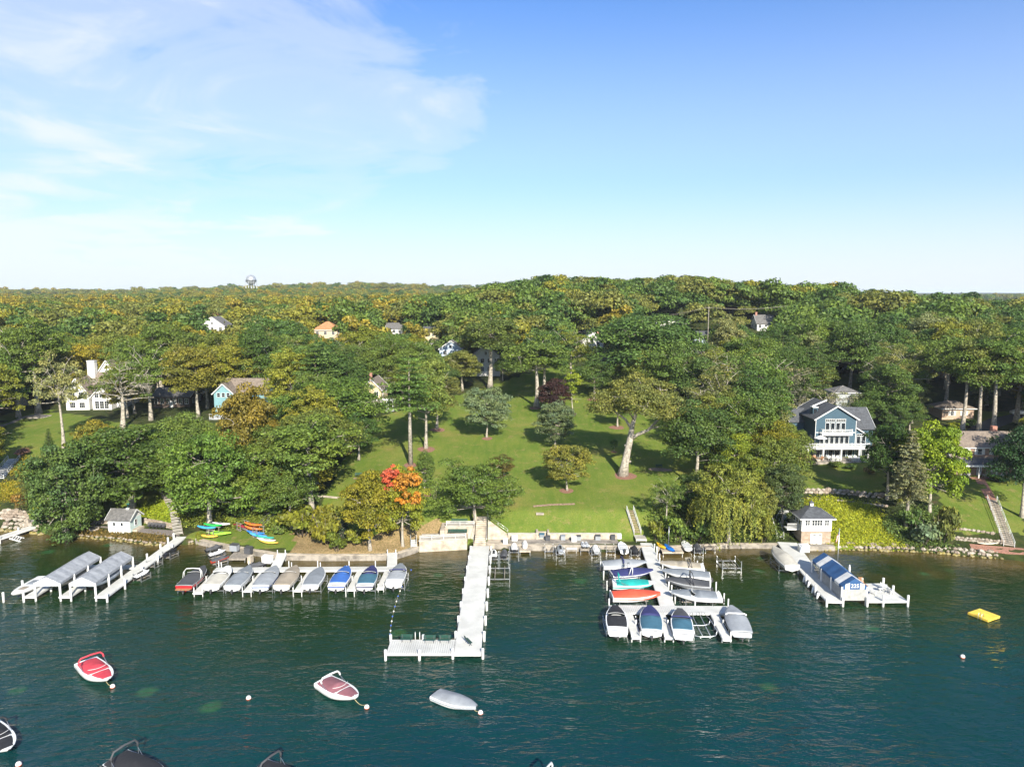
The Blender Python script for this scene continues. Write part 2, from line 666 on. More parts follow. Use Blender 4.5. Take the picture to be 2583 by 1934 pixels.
d = mth(t, 'ADD', at_.outputs['Fac'], mth(t, 'ADD', mth(t, 'MULTIPLY', mth(t, 'SUBTRACT', wn, 0.5), 34), mth(t, 'MULTIPLY', mth(t, 'SUBTRACT', wn2, 0.5), 9)))
dc = ramp(t, mth(t, 'DIVIDE', d, 75, True), [(0.0, (0.085, 0.062, 0.020)), (0.06, (0.042, 0.038, 0.010)), (0.18, (0.010, 0.027, 0.007)),
                                           (0.38, (0.006, 0.027, 0.012)), (0.55, (0.003, 0.030, 0.022)), (0.72, (0.002, 0.030, 0.032)), (0.95, (0.002, 0.029, 0.037))])
# pale weed patches on the bottom
vo = nd(t, 'ShaderNodeTexVoronoi', ins={'Scale': 0.105, 'Randomness': 1.0})
t.links.new(P, vo.inputs['Vector'])
wd = noise_tex(t, P, 0.8, 3, 0.6)
wp = ramp(t, mth(t, 'ADD', vo.outputs['Distance'], mth(t, 'MULTIPLY', wd, 0.10)), [(0.13, 0.75), (0.19, 0.0)])
dc = mixc(t, wp, dc, (0.022, 0.075, 0.026))
t.links.new(dc, b.inputs['Base Color'])
b.inputs['Roughness'].default_value = 0.035
b.inputs['IOR'].default_value = 1.33
b.inputs['Specular IOR Level'].default_value = 0.5
mp = nd(t, 'ShaderNodeMapping')
mp.inputs['Rotation'].default_value = (0, 0, radians(-22))
mp.inputs['Scale'].default_value = (0.42, 1.0, 1.0)
t.links.new(P, mp.inputs[0])
w1 = noise_tex(t, mp.outputs[0], 0.50, 3, 0.55, 0.6)
w2 = noise_tex(t, mp.outputs[0], 1.5, 3, 0.55, 0.4)
w4 = noise_tex(t, mp.outputs[0], 4.2, 2, 0.5, 0.2)
w3 = noise_tex(t, P, 0.05, 3, 0.5)
amp = ramp(t, mth(t, 'DIVIDE', at_.outputs['Fac'], 45, True), [(0.0, 0.30), (1.0, 1.0)])
hgt = mth(t, 'ADD', mth(t, 'ADD', mth(t, 'MULTIPLY', w1, 0.52), mth(t, 'MULTIPLY', w2, 0.24)), mth(t, 'MULTIPLY', w4, 0.05))
hgt = mth(t, 'MULTIPLY', hgt, mth(t, 'MULTIPLY', amp, ramp(t, w3, [(0.35, 0.35), (0.65, 1.15)])))
bn = nd(t, 'ShaderNodeBump', ins={'Strength': 1.0, 'Distance': 1.0})
t.links.new(hgt, bn.inputs['Height'])
t.links.new(bn.outputs[0], b.inputs['Normal'])
me.materials.append(wm)
tag(link('water', me), kind='structure')

# ================================================================== trees
nr = np.random.RandomState(5)


def leaf_mesh(name, pos, nrm, size, clump, aspect=0.62):
    N = len(pos)
    rv = nr.normal(size=(N, 3))
    tn = np.cross(nrm, rv)
    tn /= np.linalg.norm(tn, axis=1)[:, None] + 1e-9
    bt = np.cross(nrm, tn)
    s = size[:, None]
    bend = nrm * (s * 0.22)
    V = np.empty((N, 4, 3))
    V[:, 0] = pos - tn * s
    V[:, 1] = pos - bt * s * aspect + bend
    V[:, 2] = pos + tn * s
    V[:, 3] = pos + bt * s * aspect + bend
    me = bpy.data.meshes.new(name)
    me.vertices.add(4 * N)
    me.vertices.foreach_set('co', V.reshape(-1))
    me.loops.add(4 * N)
    me.loops.foreach_set('vertex_index', np.arange(4 * N, dtype=np.int32))
    me.polygons.add(N)
    me.polygons.foreach_set('loop_start', np.arange(0, 4 * N, 4, dtype=np.int32))
    ca = me.color_attributes.new('tint', 'BYTE_COLOR', 'CORNER')
    c = np.ones((N, 4, 4), dtype=np.float32)
    c[:, :, 0] = nr.rand(N)[:, None]
    c[:, :, 1] = clump[:, None]
    c[:, :, 2] = 0.5
    ca.data.foreach_set('color', c.reshape(-1))
    me.materials.append(LEAF)
    me.update()
    me.validate()
    return me


def unit(N):
    d = nr.normal(size=(N, 3))
    return d / np.linalg.norm(d, axis=1)[:, None]


def clump_leaves(C, R, per, size, up=0.30, fill=0.28, jit=0.65):
    """leaves over the shells of clumps; C centres (k,3), R radii (k,3)"""
    k = len(C)
    idx = np.repeat(np.arange(k), per)
    N = len(idx)
    d = unit(N)
    d[:, 2] = np.where(d[:, 2] < -0.35, -d[:, 2] * nr.rand(N), d[:, 2])
    d /= np.linalg.norm(d, axis=1)[:, None]
    rr = 1.0 - fill * nr.rand(N) ** 1.5 + 0.12 * nr.normal(size=N)
    pos = C[idx] + R[idx] * d * rr[:, None]
    nrm = d + np.array([0, 0, up]) + jit * nr.normal(size=(N, 3))
    nrm /= np.linalg.norm(nrm, axis=1)[:, None]
    hue = np.clip(nr.rand(k) * 0.75 + 0.0, 0, 1)[idx] + 0.25 * nr.rand(N)
    sz = size * (0.7 + 0.6 * nr.rand(N))
    return pos, nrm, sz, np.clip(hue, 0, 1)


def crown_clumps(k, rx, rz, cz, flat=0.0, low=-0.55, rmin=0.2, cr=0.25, lobes=0, irr=0.25):
    """clump centres spread through an uneven crown"""
    C, R = [], []
    ph = nr.rand(4) * 6.28
    for i in range(k):
        for _ in range(60):
            d = unit(1)[0]
            if d[2] > low:
                break
        a = atan2(d[1], d[0])
        un = 1 + irr * (0.6 * sin(2 * a + ph[0]) + 0.5 * sin(3 * a + ph[1] + 2 * d[2]) + 0.4 * sin(5 * a + ph[2] + 4 * d[2]))
        r = (rmin + (1 - rmin) * nr.rand() ** 0.42) * un
        c = np.array([d[0] * rx * r, d[1] * rx * r, cz + d[2] * rz * r * (1 - flat * nr.rand())])
        q = cr * rx * (0.65 + 0.7 * nr.rand())
        C.append(c)
        R.append([q * 1.15, q * 1.15, q * 0.72])
    return np.array(C), np.array(R)


def limbs(mb, C, h, trunk_top, r0, lean=(0, 0), forks=5, twig=1.0, base_h=0.35, seedp=0):
    """trunk, main limbs and a branch to every clump"""
    tx, ty = lean
    def spine(t):
        return Vector((tx * t * t * h + 0.15 * sin(t * 5 + seedp), ty * t * t * h + 0.15 * cos(t * 4 + seedp), t * trunk_top))
    n = 9
    pts = [spine(i / n) for i in range(n + 1)]
    rad = [r0 * (1 + 0.75 * exp(-i * 1.3)) * (1 - 0.62 * i / n) for i in range(n + 1)]
    pts[0].z -= 0.5
    mb.tube(pts, rad, 9)
    nodes = []
    # main limbs lead to a few far clumps
    order = list(range(len(C)))
    far = sorted(order, key=lambda i: -((C[i][0] - tx * h) ** 2 + (C[i][1] - ty * h) ** 2 + 0.4 * C[i][2] ** 2))
    chosen = []
    for i in far:
        v = Vector(C[i])
        if all((v - Vector(C[j])).length > h * 0.22 for j in chosen):
            chosen.append(i)
        if len(chosen) >= forks:
            break
    for i in chosen:
        e = Vector(C[i])
        t0 = base_h + (1 - base_h) * max(0.0, min(1.0, (e.z / trunk_top - 0.35))) * 0.9
        s0 = spine(min(0.97, t0))
        rr = r0 * (1 - 0.62 * min(1, t0)) * 0.62
        mid = s0.lerp(e, 0.45) + Vector((0, 0, (e - s0).length * 0.10)) + Vector(tuple(nr.normal(size=3) * 0.35))
        seg = []
        for q in range(7):
            f = q / 6
            p = s0 * (1 - f) ** 2 + mid * 2 * f * (1 - f) + e * f * f
            seg.append(p + Vector(tuple(nr.normal(size=3) * 0.14 * (0 < q < 6))))
        mb.tube(seg, [rr * (1 - 0.8 * q / 6) for q in range(7)], 6)
        nodes += [(seg[q], rr * (1 - 0.8 * q / 6)) for q in range(2, 7)]
    nodes += [(pts[q], rad[q]) for q in range(n // 2, n + 1)]
    for i in order:
        if i in chosen:
            continue
        e = Vector(C[i])
        s0, rr = min(nodes, key=lambda a: (a[0] - e).length + 0.8 * max(0, a[0].z - e.z))
        if (s0 - e).length < 0.3:
            continue
        m = s0.lerp(e, 0.5) + Vector(tuple(nr.normal(size=3) * 0.25)) + Vector((0, 0, 0.15))
        r1 = min(rr * 0.6, 0.11) * twig
        mb.tube([s0, m, e], [r1, r1 * 0.65, r1 * 0.3], 5)
    return nodes


PROTO = {}


def proto(name, crown, trunk, h, w):
    PROTO[name] = (crown, trunk, h, w)


def broadleaf(name, h=18, rx=7, rz=5.5, cz=12, k=70, per=150, size=0.26, r0=0.45, trunk_top=None, lean=(0, 0), forks=6, bark=None,
              low=-0.55, rmin=0.2, cr=0.25, irr=0.25, twig=1.0, base_h=0.4, flat=0.0, bare=0, jit=0.65):
    C, R = crown_clumps(k, rx, rz, cz, flat, low, rmin, cr, irr=irr)
    C[:, 0] += lean[0] * h * 0.8
    C[:, 1] += lean[1] * h * 0.8
    mb = MB()
    Cb = C
    if bare:
        D, _ = crown_clumps(bare, rx * 1.08, rz * 1.08, cz, flat, low, 0.75, cr, irr=irr)
        Cb = np.concatenate([C, D])
    limbs(mb, Cb, h, trunk_top or (cz + rz * 0.35), r0, lean, forks, twig, base_h, nr.rand() * 6)
    top = (C[:, 2] + R[:, 2]).max()
    fine = 1.0 if size < 0.18 else 0.84
    crown = leaf_mesh(name + '_crown', *clump_leaves(C, R, int(per / fine ** 1.9), size * fine, jit=jit))
    proto(name, crown, mb.mesh(name + '_trunk', bark or BARK), top, 2 * rx * 1.08)


def conifer(name, h=20, w=7, whorls=26, per=7, base=0.12, tuft=26, size=0.24, power=0.85, droop=0.25, r0=0.3, bark=None, gap=1.0, up=0.0, irr=0.2):
    mb = MB()
    mb.tube([(0, 0, -0.4), (0.05, 0, h * .5), (0, 0, h * 0.98)], [r0 * 1.3, r0 * 0.7, 0.03], 8)
    C, R = [], []
    for i in range(whorls):
        t = base + (1 - base) * (i + 0.5 * nr.rand()) / whorls
        L = w / 2 * ((1 - t) / (1 - base)) ** power * (1 - irr + 2 * irr * nr.rand()) + 0.12
        z = t * h
        m = per + int(nr.rand() * 2)
        a0 = nr.rand() * 6.28
        for q in range(m):
            a = a0 + 2 * pi * q / m + 0.35 * nr.normal()
            l = L * (0.75 + 0.4 * nr.rand())
            ez = z - droop * l + up * l
            e = Vector((cos(a) * l, sin(a) * l, ez))
            if l > 0.6:
                mb.tube([(0, 0, z), e * 0.6 + Vector((0, 0, z * 0.4 + 0.06 * l)), e], [0.05 + 0.01 * l, 0.04, 0.015], 4, smooth=False)
            nb = max(1, int(l / (0.75 * gap)))
            for s in range(nb):
                f = (s + 0.7) / nb
                c = Vector((0, 0, z)).lerp(e, f) + Vector((0, 0, 0.12 * l * sin(pi * f) * 0.5))
                q_ = (0.30 + 0.16 * l * (0.5 + 0.5 * f)) * gap
                C.append(c)
                R.append([q_, q_, q_ * 0.34])
    C, R = np.array(C), np.array(R)
    crown = leaf_mesh(name + '_crown', *clump_leaves(C, R, tuft, size, up=0.5, fill=0.9, jit=0.7), aspect=0.45)
    proto(name, crown, mb.mesh(name + '_trunk', bark or BARKD), h, w)


def willow(name, h=13, rx=6.5):
    C, R = crown_clumps(90, rx * 0.86, h * 0.34, h * 0.60, irr=0.25, low=-0.6, rmin=0.4, cr=0.22)
    mb = MB()
    limbs(mb, C, h, h * 0.7, 0.35, (0, 0), 6, 0.8, 0.25)
    P, Nn, Sz, Hu = clump_leaves(C, R, 110, 0.22)
    add = [(P, Nn, Sz, Hu)]
    for i in range(330):
        a = nr.rand() * 6.28
        r = rx * (0.55 + 0.5 * nr.rand())
        z0 = h * (0.80 - 0.30 * (r / rx) ** 2) + nr.normal() * 0.4
        ln = h * (0.12 + 0.34 * nr.rand() ** 1.5)
        m = 26
        f = np.linspace(0, 1, m)
        p = np.stack([cos(a) * (r + 0.5 * f) + 0.12 * nr.normal(size=m), sin(a) * (r + 0.5 * f) + 0.12 * nr.normal(size=m), z0 - ln * f], 1)
        p[:, 2] = np.maximum(p[:, 2], 0.4)
        nn = np.stack([np.full(m, cos(a)), np.full(m, sin(a)), np.full(m, 0.35)], 1) + 0.5 * nr.normal(size=(m, 3))
        nn /= np.linalg.norm(nn, axis=1)[:, None]
        add.append((p, nn, 0.20 * (0.7 + 0.6 * nr.rand(m)), np.full(m, nr.rand())))
    crown = leaf_mesh(name + '_crown', *[np.concatenate([a[i] for a in add]) for i in range(4)], aspect=0.4)
    proto(name, crown, mb.mesh(name + '_trunk', BARK), h, 2 * rx)


def shrub(name, h=2.5, rx=1.6, k=16, per=110, size=0.15, cr=0.42):
    C, R = crown_clumps(k, rx * 0.72, h * 0.36, h * 0.5, irr=0.2, low=-0.9, cr=cr, rmin=0.1)
    mb = MB()
    for i in range(5):
        a = i * 1.26 + nr.rand()
        mb.tube([(0.1 * cos(a), 0.1 * sin(a), -0.2), (0.4 * rx * cos(a), 0.4 * rx * sin(a), h * 0.4), (0.6 * rx * cos(a), 0.6 * rx * sin(a), h * 0.75)],
                [0.05, 0.035, 0.01], 5)
    crown = leaf_mesh(name + '_crown', *clump_leaves(C, R, per, size, fill=0.5))
    proto(name, crown, mb.mesh(name + '_stem', BARKD), h, 2 * rx)


# wood trees
broadleaf('oak_a', 18, 7.5, 6.4, 11.0, 96, 130, 0.30, 0.50, forks=7, bare=10)
broadleaf('oak_b', 19, 7.0, 7.4, 11.4, 96, 130, 0.30, 0.45, forks=6, irr=0.32, bare=6)
broadleaf('oak_c', 17, 8.2, 5.6, 11.0, 100, 130, 0.30, 0.55, forks=8, irr=0.35, rmin=0.35, bare=14)
broadleaf('oak_d', 17, 6.2, 6.2, 10.6, 74, 130, 0.27, 0.40, forks=6, irr=0.2, low=-0.7)
broadleaf('oak_sparse', 19, 7.4, 5.6, 12.6, 58, 85, 0.26, 0.48, forks=8, irr=0.4, rmin=0.4, cr=0.19, bare=46, twig=1.5)
broadleaf('oak_bare', 17, 7.2, 5.4, 10.6, 30, 60, 0.24, 0.50, forks=9, irr=0.4, rmin=0.5, cr=0.17, bare=90, twig=1.6)
broadleaf('oak_tall', 21, 5.4, 5.4, 15.0, 70, 120, 0.28, 0.46, forks=6, irr=0.3, base_h=0.6)
broadleaf('ash', 18, 5.6, 7.4, 10.4, 84, 135, 0.28, 0.38, forks=5, irr=0.22, low=-0.75)
broadleaf('maple', 15, 5.6, 6.2, 8.4, 90, 150, 0.25, 0.32, forks=6, irr=0.12, low=-0.85, rmin=0.3, cr=0.24)
# lawn trees, leaves finer
broadleaf('lawn_round', 11.5, 4.9, 4.6, 6.6, 120, 130, 0.17, 0.20, forks=5, irr=0.10, low=-0.85, rmin=0.35, cr=0.20, jit=0.8)
broadleaf('lawn_oval', 12, 4.2, 5.2, 6.8, 120, 130, 0.17, 0.20, forks=5, irr=0.08, low=-0.9, rmin=0.35, cr=0.21, jit=0.8)
broadleaf('lawn_oak', 14, 6.8, 5.2, 8.6, 120, 140, 0.20, 0.36, forks=6, irr=0.25, low=-0.8, rmin=0.35, cr=0.20)
broadleaf('dense_round', 6, 2.3, 2.9, 3.1, 60, 150, 0.12, 0.14, forks=4, irr=0.05, low=-0.98, rmin=0.5, cr=0.26)
broadleaf('young', 8, 1.9, 3.0, 4.8, 34, 70, 0.17, 0.11, forks=5, irr=0.3, low=-0.8, cr=0.26, bare=14, twig=0.5)
conifer('spruce', 20, 6.6, 30, 8, 0.06, 22, 0.20, 0.9, 0.28, 0.24)
conifer('spruce_bare', 19, 7.4, 24, 8, 0.34, 24, 0.21, 0.75, 0.22, 0.30, bark=BARK)
conifer('white_pine', 20, 12, 15, 6, 0.18, 30, 0.26, 0.55, -0.02, 0.34, gap=1.45, up=0.10, irr=0.35)
conifer('tall_pine', 23, 9.5, 10, 5, 0.52, 34, 0.26, 0.45, 0.02, 0.36, bark=BARK, gap=1.5, up=0.08, irr=0.4)
conifer('thin_pine', 19, 4.6, 13, 5, 0.42, 24, 0.20, 0.5, 0.05, 0.17, bark=BARK, gap=1.1, irr=0.4)
conifer('small_spruce', 5, 2.6, 16, 7, 0.05, 16, 0.14, 0.95, 0.2, 0.1, gap=0.7)
willow('willow')
broadleaf('shore_bush', 14, 5.6, 6.6, 6.6, 130, 130, 0.24, 0.35, forks=6, irr=0.2, low=-1.0, rmin=0.45, cr=0.22)
broadleaf('bank_oak', 15, 6.4, 6.4, 8.0, 110, 130, 0.25, 0.42, forks=7, irr=0.25, low=-0.8, rmin=0.35, cr=0.22)
shrub('shrub_a')
shrub('shrub_b', 2.2, 1.9, 20, 100, 0.16)
shrub('hedge_cone', 2.2, 0.55, 14, 90, 0.09, 0.55)

# the great lawn oak: one fork low on the right, crown spreading to the right
def great_oak():
    C, R = crown_clumps(150, 8.8, 5.0, 15.0, irr=0.22, low=-0.45, rmin=0.25, cr=0.17)
    C[:, 0] += 2.8
    keep = np.ones(len(C), bool)
    low_ = C[:, 0] > 4
    C[low_, 2] -= (C[low_, 0] - 4) * 0.42
    mb = MB()
    tr = [(-0.5, 0, -0.4), (-0.15, 0, 2.2), (0.35, 0, 5), (0.95, 0.1, 8.2), (1.2, 0.2, 10.4), (1.9, 0.3, 13.0), (2.4, 0.2, 16.0)]
    mb.tube(tr, [1.25, 0.78, 0.66, 0.60, 0.46, 0.33, 0.15], 12)
    mb.tube([(0.9, 0.05, 7.6), (2.2, -0.2, 8.6), (4.2, -0.5, 9.6), (5.6, -0.6, 11.3), (7.4, -0.8, 13.0)], [0.42, 0.40, 0.30, 0.24, 0.12], 9)
    mb.tube([(1.1, 0.1, 9.6), (0.0, 0.8, 11.5), (-2.2, 1.4, 13.2), (-4.5, 1.6, 14.2)], [0.32, 0.25, 0.18, 0.07], 8)
    mb.tube([(4.6, -0.5, 9.9), (7.2, 0.2, 10.3), (9.4, 0.4, 10.2)], [0.22, 0.16, 0.06], 7)
    mb.tube([(1.9, 0.3, 13), (3.4, 2.0, 15), (4.4, 3.6, 16.6)], [0.2, 0.14, 0.06], 7)
    mb.tube([(1.5, 0.2, 11.6), (0.2, -2.4, 13.6), (-0.6, -4.4, 14.6)], [0.22, 0.15, 0.06], 7)
    for z, a in ((6.2, 2.6), (4.1, 3.4), (2.9, -0.2)):
        mb.ball((0.5 * z / 6 + 0.6 * cos(a), 0.55 * sin(a), z), 0.28, 8, 5)
    nodes = [Vector(p) for p in [(1.9, .3, 13), (2.4, .2, 16), (4.2, -.5, 9.6), (5.6, -.6, 11.3), (7.4, -.8, 13), (0, .8, 11.5), (-2.2, 1.4, 13.2),
                                 (-4.5, 1.6, 14.2), (7.2, .2, 10.3), (9.4, .4, 10.2), (3.4, 2, 15), (4.4, 3.6, 16.6), (.2, -2.4, 13.6), (-.6, -4.4, 14.6)]]
    for c in C:
        e = Vector(c)
        s0 = min(nodes, key=lambda a: (a - e).length)
        m = s0.lerp(e, .5) + Vector(tuple(nr.normal(size=3) * .3))
        mb.tube([s0, m, e], [0.10, 0.06, 0.025], 5)
        nodes.append(m)
    crown = leaf_mesh('great_oak_crown', *clump_leaves(C, R, 150, 0.20))
    proto('great_oak', crown, mb.mesh('great_oak_trunk', BARK), (C[:, 2] + R[:, 2]).max(), 20.5)


great_oak()


def put_tree(pk, X, Y, h, w, col, name, label, group=None, cat='tree', rz=None, z=None, crown2=None):
    cm, tm, ph, pw = PROTO[pk]
    z = H(X, Y) if z is None else z
    t = thing(name, label, cat, (X, Y, z), rnd.uniform(0, 6.28) if rz is None else rz, group)
    sx, sz = w / pw, h / ph
    for nm, m in (('crown', cm), ('trunk' if cat == 'tree' else 'stem', tm)):
        o = link(nm, m, t, scale=(sx, sx, sz))
        if nm == 'crown':
            j = rnd.uniform(0.88, 1.12)
            o.color = (col[0] * j * rnd.uniform(0.93, 1.07), col[1] * j, col[2] * j * rnd.uniform(0.9, 1.1), 1)
    return t


GREEN = (0.096, 0.148, 0.030)
DEEP = (0.065, 0.115, 0.028)
OLIVE = (0.145, 0.158, 0.040)
LIME = (0.200, 0.245, 0.026)
YEL = (0.200, 0.165, 0.018)
GOLD = (0.200, 0.130, 0.022)
PALE = (0.190, 0.200, 0.085)
GREY = (0.165, 0.170, 0.095)
BLUEG = (0.110, 0.160, 0.085)
PURP = (0.050, 0.022, 0.022)
BROWN = (0.090, 0.075, 0.022)


def tpx(pk, u, v, vtop, wpx, col, label, name='broadleaf_tree', rz=None, group=None, cat='tree', back=0.0):
    """a tree standing where the photo shows its foot, as tall and wide as it measures there"""
    g = G(u, v)
    if back:
        g.y += back
        g.x *= (g.y) / (g.y - back)
        g.z = H(g.x, g.y)
    top = AtY(u, vtop, g.y)
    w = wpx * depth((g.x, g.y, (top.z + g.z) / 2)) / FPX
    return put_tree(pk, g.x, g.y, top.z - g.z, w, col, name, label, group, cat, rz)


PLACED = []


def T(*a, **k):
    t = tpx(*a, **k)
    PLACED.append((t.location.x, t.location.y, 4.0))
    return t


T('great_oak', 1577, 1198, 935, 268, (0.150, 0.165, 0.042), 'great old oak with a forked pale trunk in a mulch ring on the open lawn', 'oak_tree', rz=0)
T('young', 1549, 1139, 1108, 24, DEEP, 'tiny sapling standing in the shadow of the great oak', 'sapling')
T('lawn_round', 1429, 1237, 1118, 124, (0.165, 0.175, 0.040), 'round yellow-green lawn tree in a mulch ring below the grey-green one', 'maple_tree')
T('lawn_oval', 1401, 1130, 1008, 102, BLUEG, 'round grey-green lawn tree standing before the dark purple tree', 'linden_tree')
T('lawn_round', 1229, 1104, 976, 118, BLUEG, 'round grey-green lawn tree alone in a mulch ring near the cream cottage', 'linden_tree')
T('maple', 1396, 1050, 952, 82, PURP, 'dark purple-leaved tree on the lawn', 'plum_tree')
T('young', 1443, 1043, 932, 52, LIME, 'young tree with bare twigs at its top beside the dark purple tree', 'young_tree')
T('oak_tall', 1353, 1028, 845, 150, GREEN, 'tall oak with a bare trunk beside the dark purple tree', 'oak_tree')
T('oak_a', 1372, 993, 830, 150, DEEP, 'oak standing behind the tall oak near the purple tree', 'oak_tree')
T('oak_d', 1498, 1006, 900, 110, DEEP, 'dark oak with a short trunk behind the great lawn oak', 'oak_tree')
T('oak_d', 1558, 1076, 1000, 74, GREEN, 'small oak in a mulch ring just behind the great lawn oak', 'oak_tree')
T('oak_a', 1640, 1010, 790, 280, DEEP, 'huge dark dome-crowned oak rising over the lawn behind the great oak', 'oak_tree', back=8)
T('tall_pine', 1036, 1171, 900, 130, (0.080, 0.145, 0.036), 'tall pine with a long bare trunk on the lawn', 'pine_tree')
T('oak_b', 1075, 1131, 895, 130, (0.125, 0.165, 0.036), 'old oak with twin trunks in a mulch ring beside the tall pine', 'oak_tree')
T('oak_d', 1102, 1082, 930, 110, OLIVE, 'oak with a thick short trunk in a mulch ring behind the twin-trunked oak', 'oak_tree')
T('lawn_oval', 1072, 1245, 1133, 52, GREEN, 'slim young lawn tree with an egg-shaped crown', 'young_tree')
T('lawn_oak', 1197, 1333, 1160, 210, (0.110, 0.165, 0.036), 'spreading oak shading the concrete stairs at the head of the long pier', 'oak_tree')
T('dense_round', 1266, 1214, 1146, 60, BROWN, 'dense brownish egg-shaped tree on the lawn', 'arborvitae_tree')
T('maple', 1017, 1376, 1170, 116, (0.185, 0.210, 0.024), 'maple turning green-yellow, nearest the concrete terrace', 'maple_tree')
T('maple', 933, 1386, 1182, 138, (0.200, 0.190, 0.024), 'bushy yellow-olive maple by the seawall', 'maple_tree')
T('oak_tall', 786, 1318, 1040, 200, GREEN, 'oak with a tall pale forked trunk at the edge of the lawn bank', 'oak_tree')
T('oak_d', 735, 1335, 1160, 130, GREEN, 'oak leaning on two thin trunks above the kayak racks', 'oak_tree')
T('maple', 630, 1222, 962, 150, (0.178, 0.155, 0.030), 'golden-brown maple before the teal gabled house', 'maple_tree')
T('bank_oak', 532, 1338, 1085, 215, (0.090, 0.150, 0.028), 'clump of bright green oaks at the stairs beside the kayak racks', 'oak_tree')
T('bank_oak', 334, 1283, 1068, 265, (0.075, 0.125, 0.028), 'wide dark oak with a thick trunk above the little white boat hut', 'oak_tree')
T('shore_bush', 172, 1350, 1112, 190, (0.075, 0.125, 0.032), 'huge dark bush-like tree leaning over the water', 'shore_tree')
T('white_pine', 110, 1300, 1170, 130, (0.075, 0.105, 0.035), 'ragged olive evergreen on the bank by the white steps', 'evergreen_tree')
T('shrub_a', 252, 1220, 1120, 60, DEEP, 'pointed dark evergreen beside the pale bare trunk', 'evergreen_tree')
T('spruce', 128, 1168, 1080, 46, DEEP, 'small dark evergreen on the lawn below the paved circle', 'evergreen_tree')
T('oak_sparse', 160, 1129, 880, 125, PALE, 'thin-crowned tree with a long pale trunk before the white house', 'oak_tree')
T('oak_bare', 312, 1081, 925, 175, GREEN, 'gnarled old oak with many bare grey limbs before the white house', 'oak_tree')
T('oak_b', 500, 1052, 865, 140, (0.160, 0.165, 0.028), 'forked oak with yellowing crown beside the teal gabled house', 'oak_tree')
T('oak_sparse', 48, 1052, 800, 150, GREEN, 'leaning tall oak beside the paved circle', 'oak_tree')
T('oak_tall', 96, 1042, 800, 150, GREEN, 'straight tall oak behind the paved circle', 'oak_tree')
T('white_pine', 800, 1075, 862, 165, (0.095, 0.145, 0.040), 'broad white pine with layered boughs beside the cream cottage', 'pine_tree')
T('oak_c', 845, 1122, 955, 240, GREEN, 'spreading oak with pale twisted limbs between the tall pine and the golden maple', 'oak_tree')
T('oak_d', 905, 1160, 1040, 95, DEEP, 'dark low oak at the lawn edge beside the tall pine', 'oak_tree')
T('oak_sparse', 380, 1060, 850, 150, GREEN, 'oak behind the gnarled bare oak', 'oak_tree')
T('bank_oak', 430, 1250, 1085, 190, (0.100, 0.150, 0.030), 'green oak between the garden stairs and the wide dark oak', 'oak_tree')
T('bank_oak', 640, 1290, 1120, 190, GREEN, 'oak on the bank above the overturned canoes', 'oak_tree')
T('shore_bush', 560, 1215, 1095, 150, GREEN, 'bushy oak on the slope beside the golden maple', 'oak_tree')
T('shore_bush', 258, 1262, 1110, 120, DEEP, 'dark bushy tree between the shore tree and the wide dark oak', 'broadleaf_tree')
T('shore_bush', 120, 1262, 1150, 100, OLIVE, 'olive bushy tree behind the big shore tree', 'broadleaf_tree')
T('bank_oak', 705, 1222, 1070, 150, GREEN, 'oak on the slope below the white pine', 'oak_tree')
T('shore_bush', 1745, 1300, 1190, 90, DEEP, 'dark bushy tree between the willow and the dead-topped tree', 'broadleaf_tree')
T('shore_bush', 1880, 1300, 1140, 110, (0.12, 0.15, 0.022), 'bushy tree directly behind the willow crown', 'broadleaf_tree')
T('oak_tall', 1237, 980, 785, 150, (0.100, 0.140, 0.032), 'tall oak before the large white porch house at the head of the lawn', 'oak_tree')
T('oak_b', 1165, 985, 880, 100, OLIVE, 'rounded olive oak at the head of the lawn before the grey-blue house', 'oak_tree')
T('oak_sparse', 1440, 985, 820, 120, (0.13, 0.165, 0.03), 'yellow-green oak at the head of the lawn before the green-roofed house', 'oak_tree')
T('willow', 1835, 1376, 1175, 185, (0.195, 0.225, 0.045), 'yellow-green willow drooping over the shore', 'willow_tree')
T('oak_sparse', 1680, 1335, 1196, 78, GREEN, 'small tree with a dead top beside the white bank stairs', 'broadleaf_tree')
T('small_spruce', 1787, 1205, 1150, 44, (0.16, 0.14, 0.05), 'golden little spruce behind the willow', 'spruce_tree')
T('maple', 1850, 1240, 1090, 120, LIME, 'bright green bushy tree behind the willow', 'broadleaf_tree')
T('maple', 1945, 1225, 1058, 125, (0.150, 0.160, 0.020), 'yellow-green tree at the fire pit corner of the blue house', 'broadleaf_tree')
T('maple', 1972, 1330, 1165, 110, (0.080, 0.115, 0.038), 'dark green round tree beside the stone boathouse', 'broadleaf_tree')
T('maple', 1905, 1345, 1215, 100, OLIVE, 'olive tree between the willow and the stone boathouse', 'broadleaf_tree')
T('thin_pine', 1793, 1092, 950, 48, (0.13, 0.13, 0.035), 'thin pine with yellowing needles by the shaded grey house', 'pine_tree')
T('thin_pine', 1822, 1096, 915, 62, OLIVE, 'taller thin pine by the shaded grey house', 'pine_tree')
T('spruce_bare', 2285, 1337, 1082, 104, GREY, 'grey-green spruce with a bare white lower trunk', 'spruce_tree')
T('maple', 2345, 1300, 1058, 145, (0.150, 0.215, 0.018), 'bright lime-green maple before the brick house', 'maple_tree')
T('oak_b', 2236, 1258, 1060, 118, (0.035, 0.070, 0.018), 'very dark tree between the blue house and the grey-green spruce', 'broadleaf_tree')
T('oak_a', 2578, 1303, 1065, 150, (0.022, 0.052, 0.018), 'dark tree on the lawn beside the brick steps', 'broadleaf_tree')
T('oak_tall', 2428, 1094, 850, 130, GREEN, 'tall oak directly behind the brick house, nearest the lime-green maple of three', 'oak_tree')
T('oak_tall', 2466, 1098, 830, 130, OLIVE, 'tall oak directly behind the brick house, middle of three', 'oak_tree')
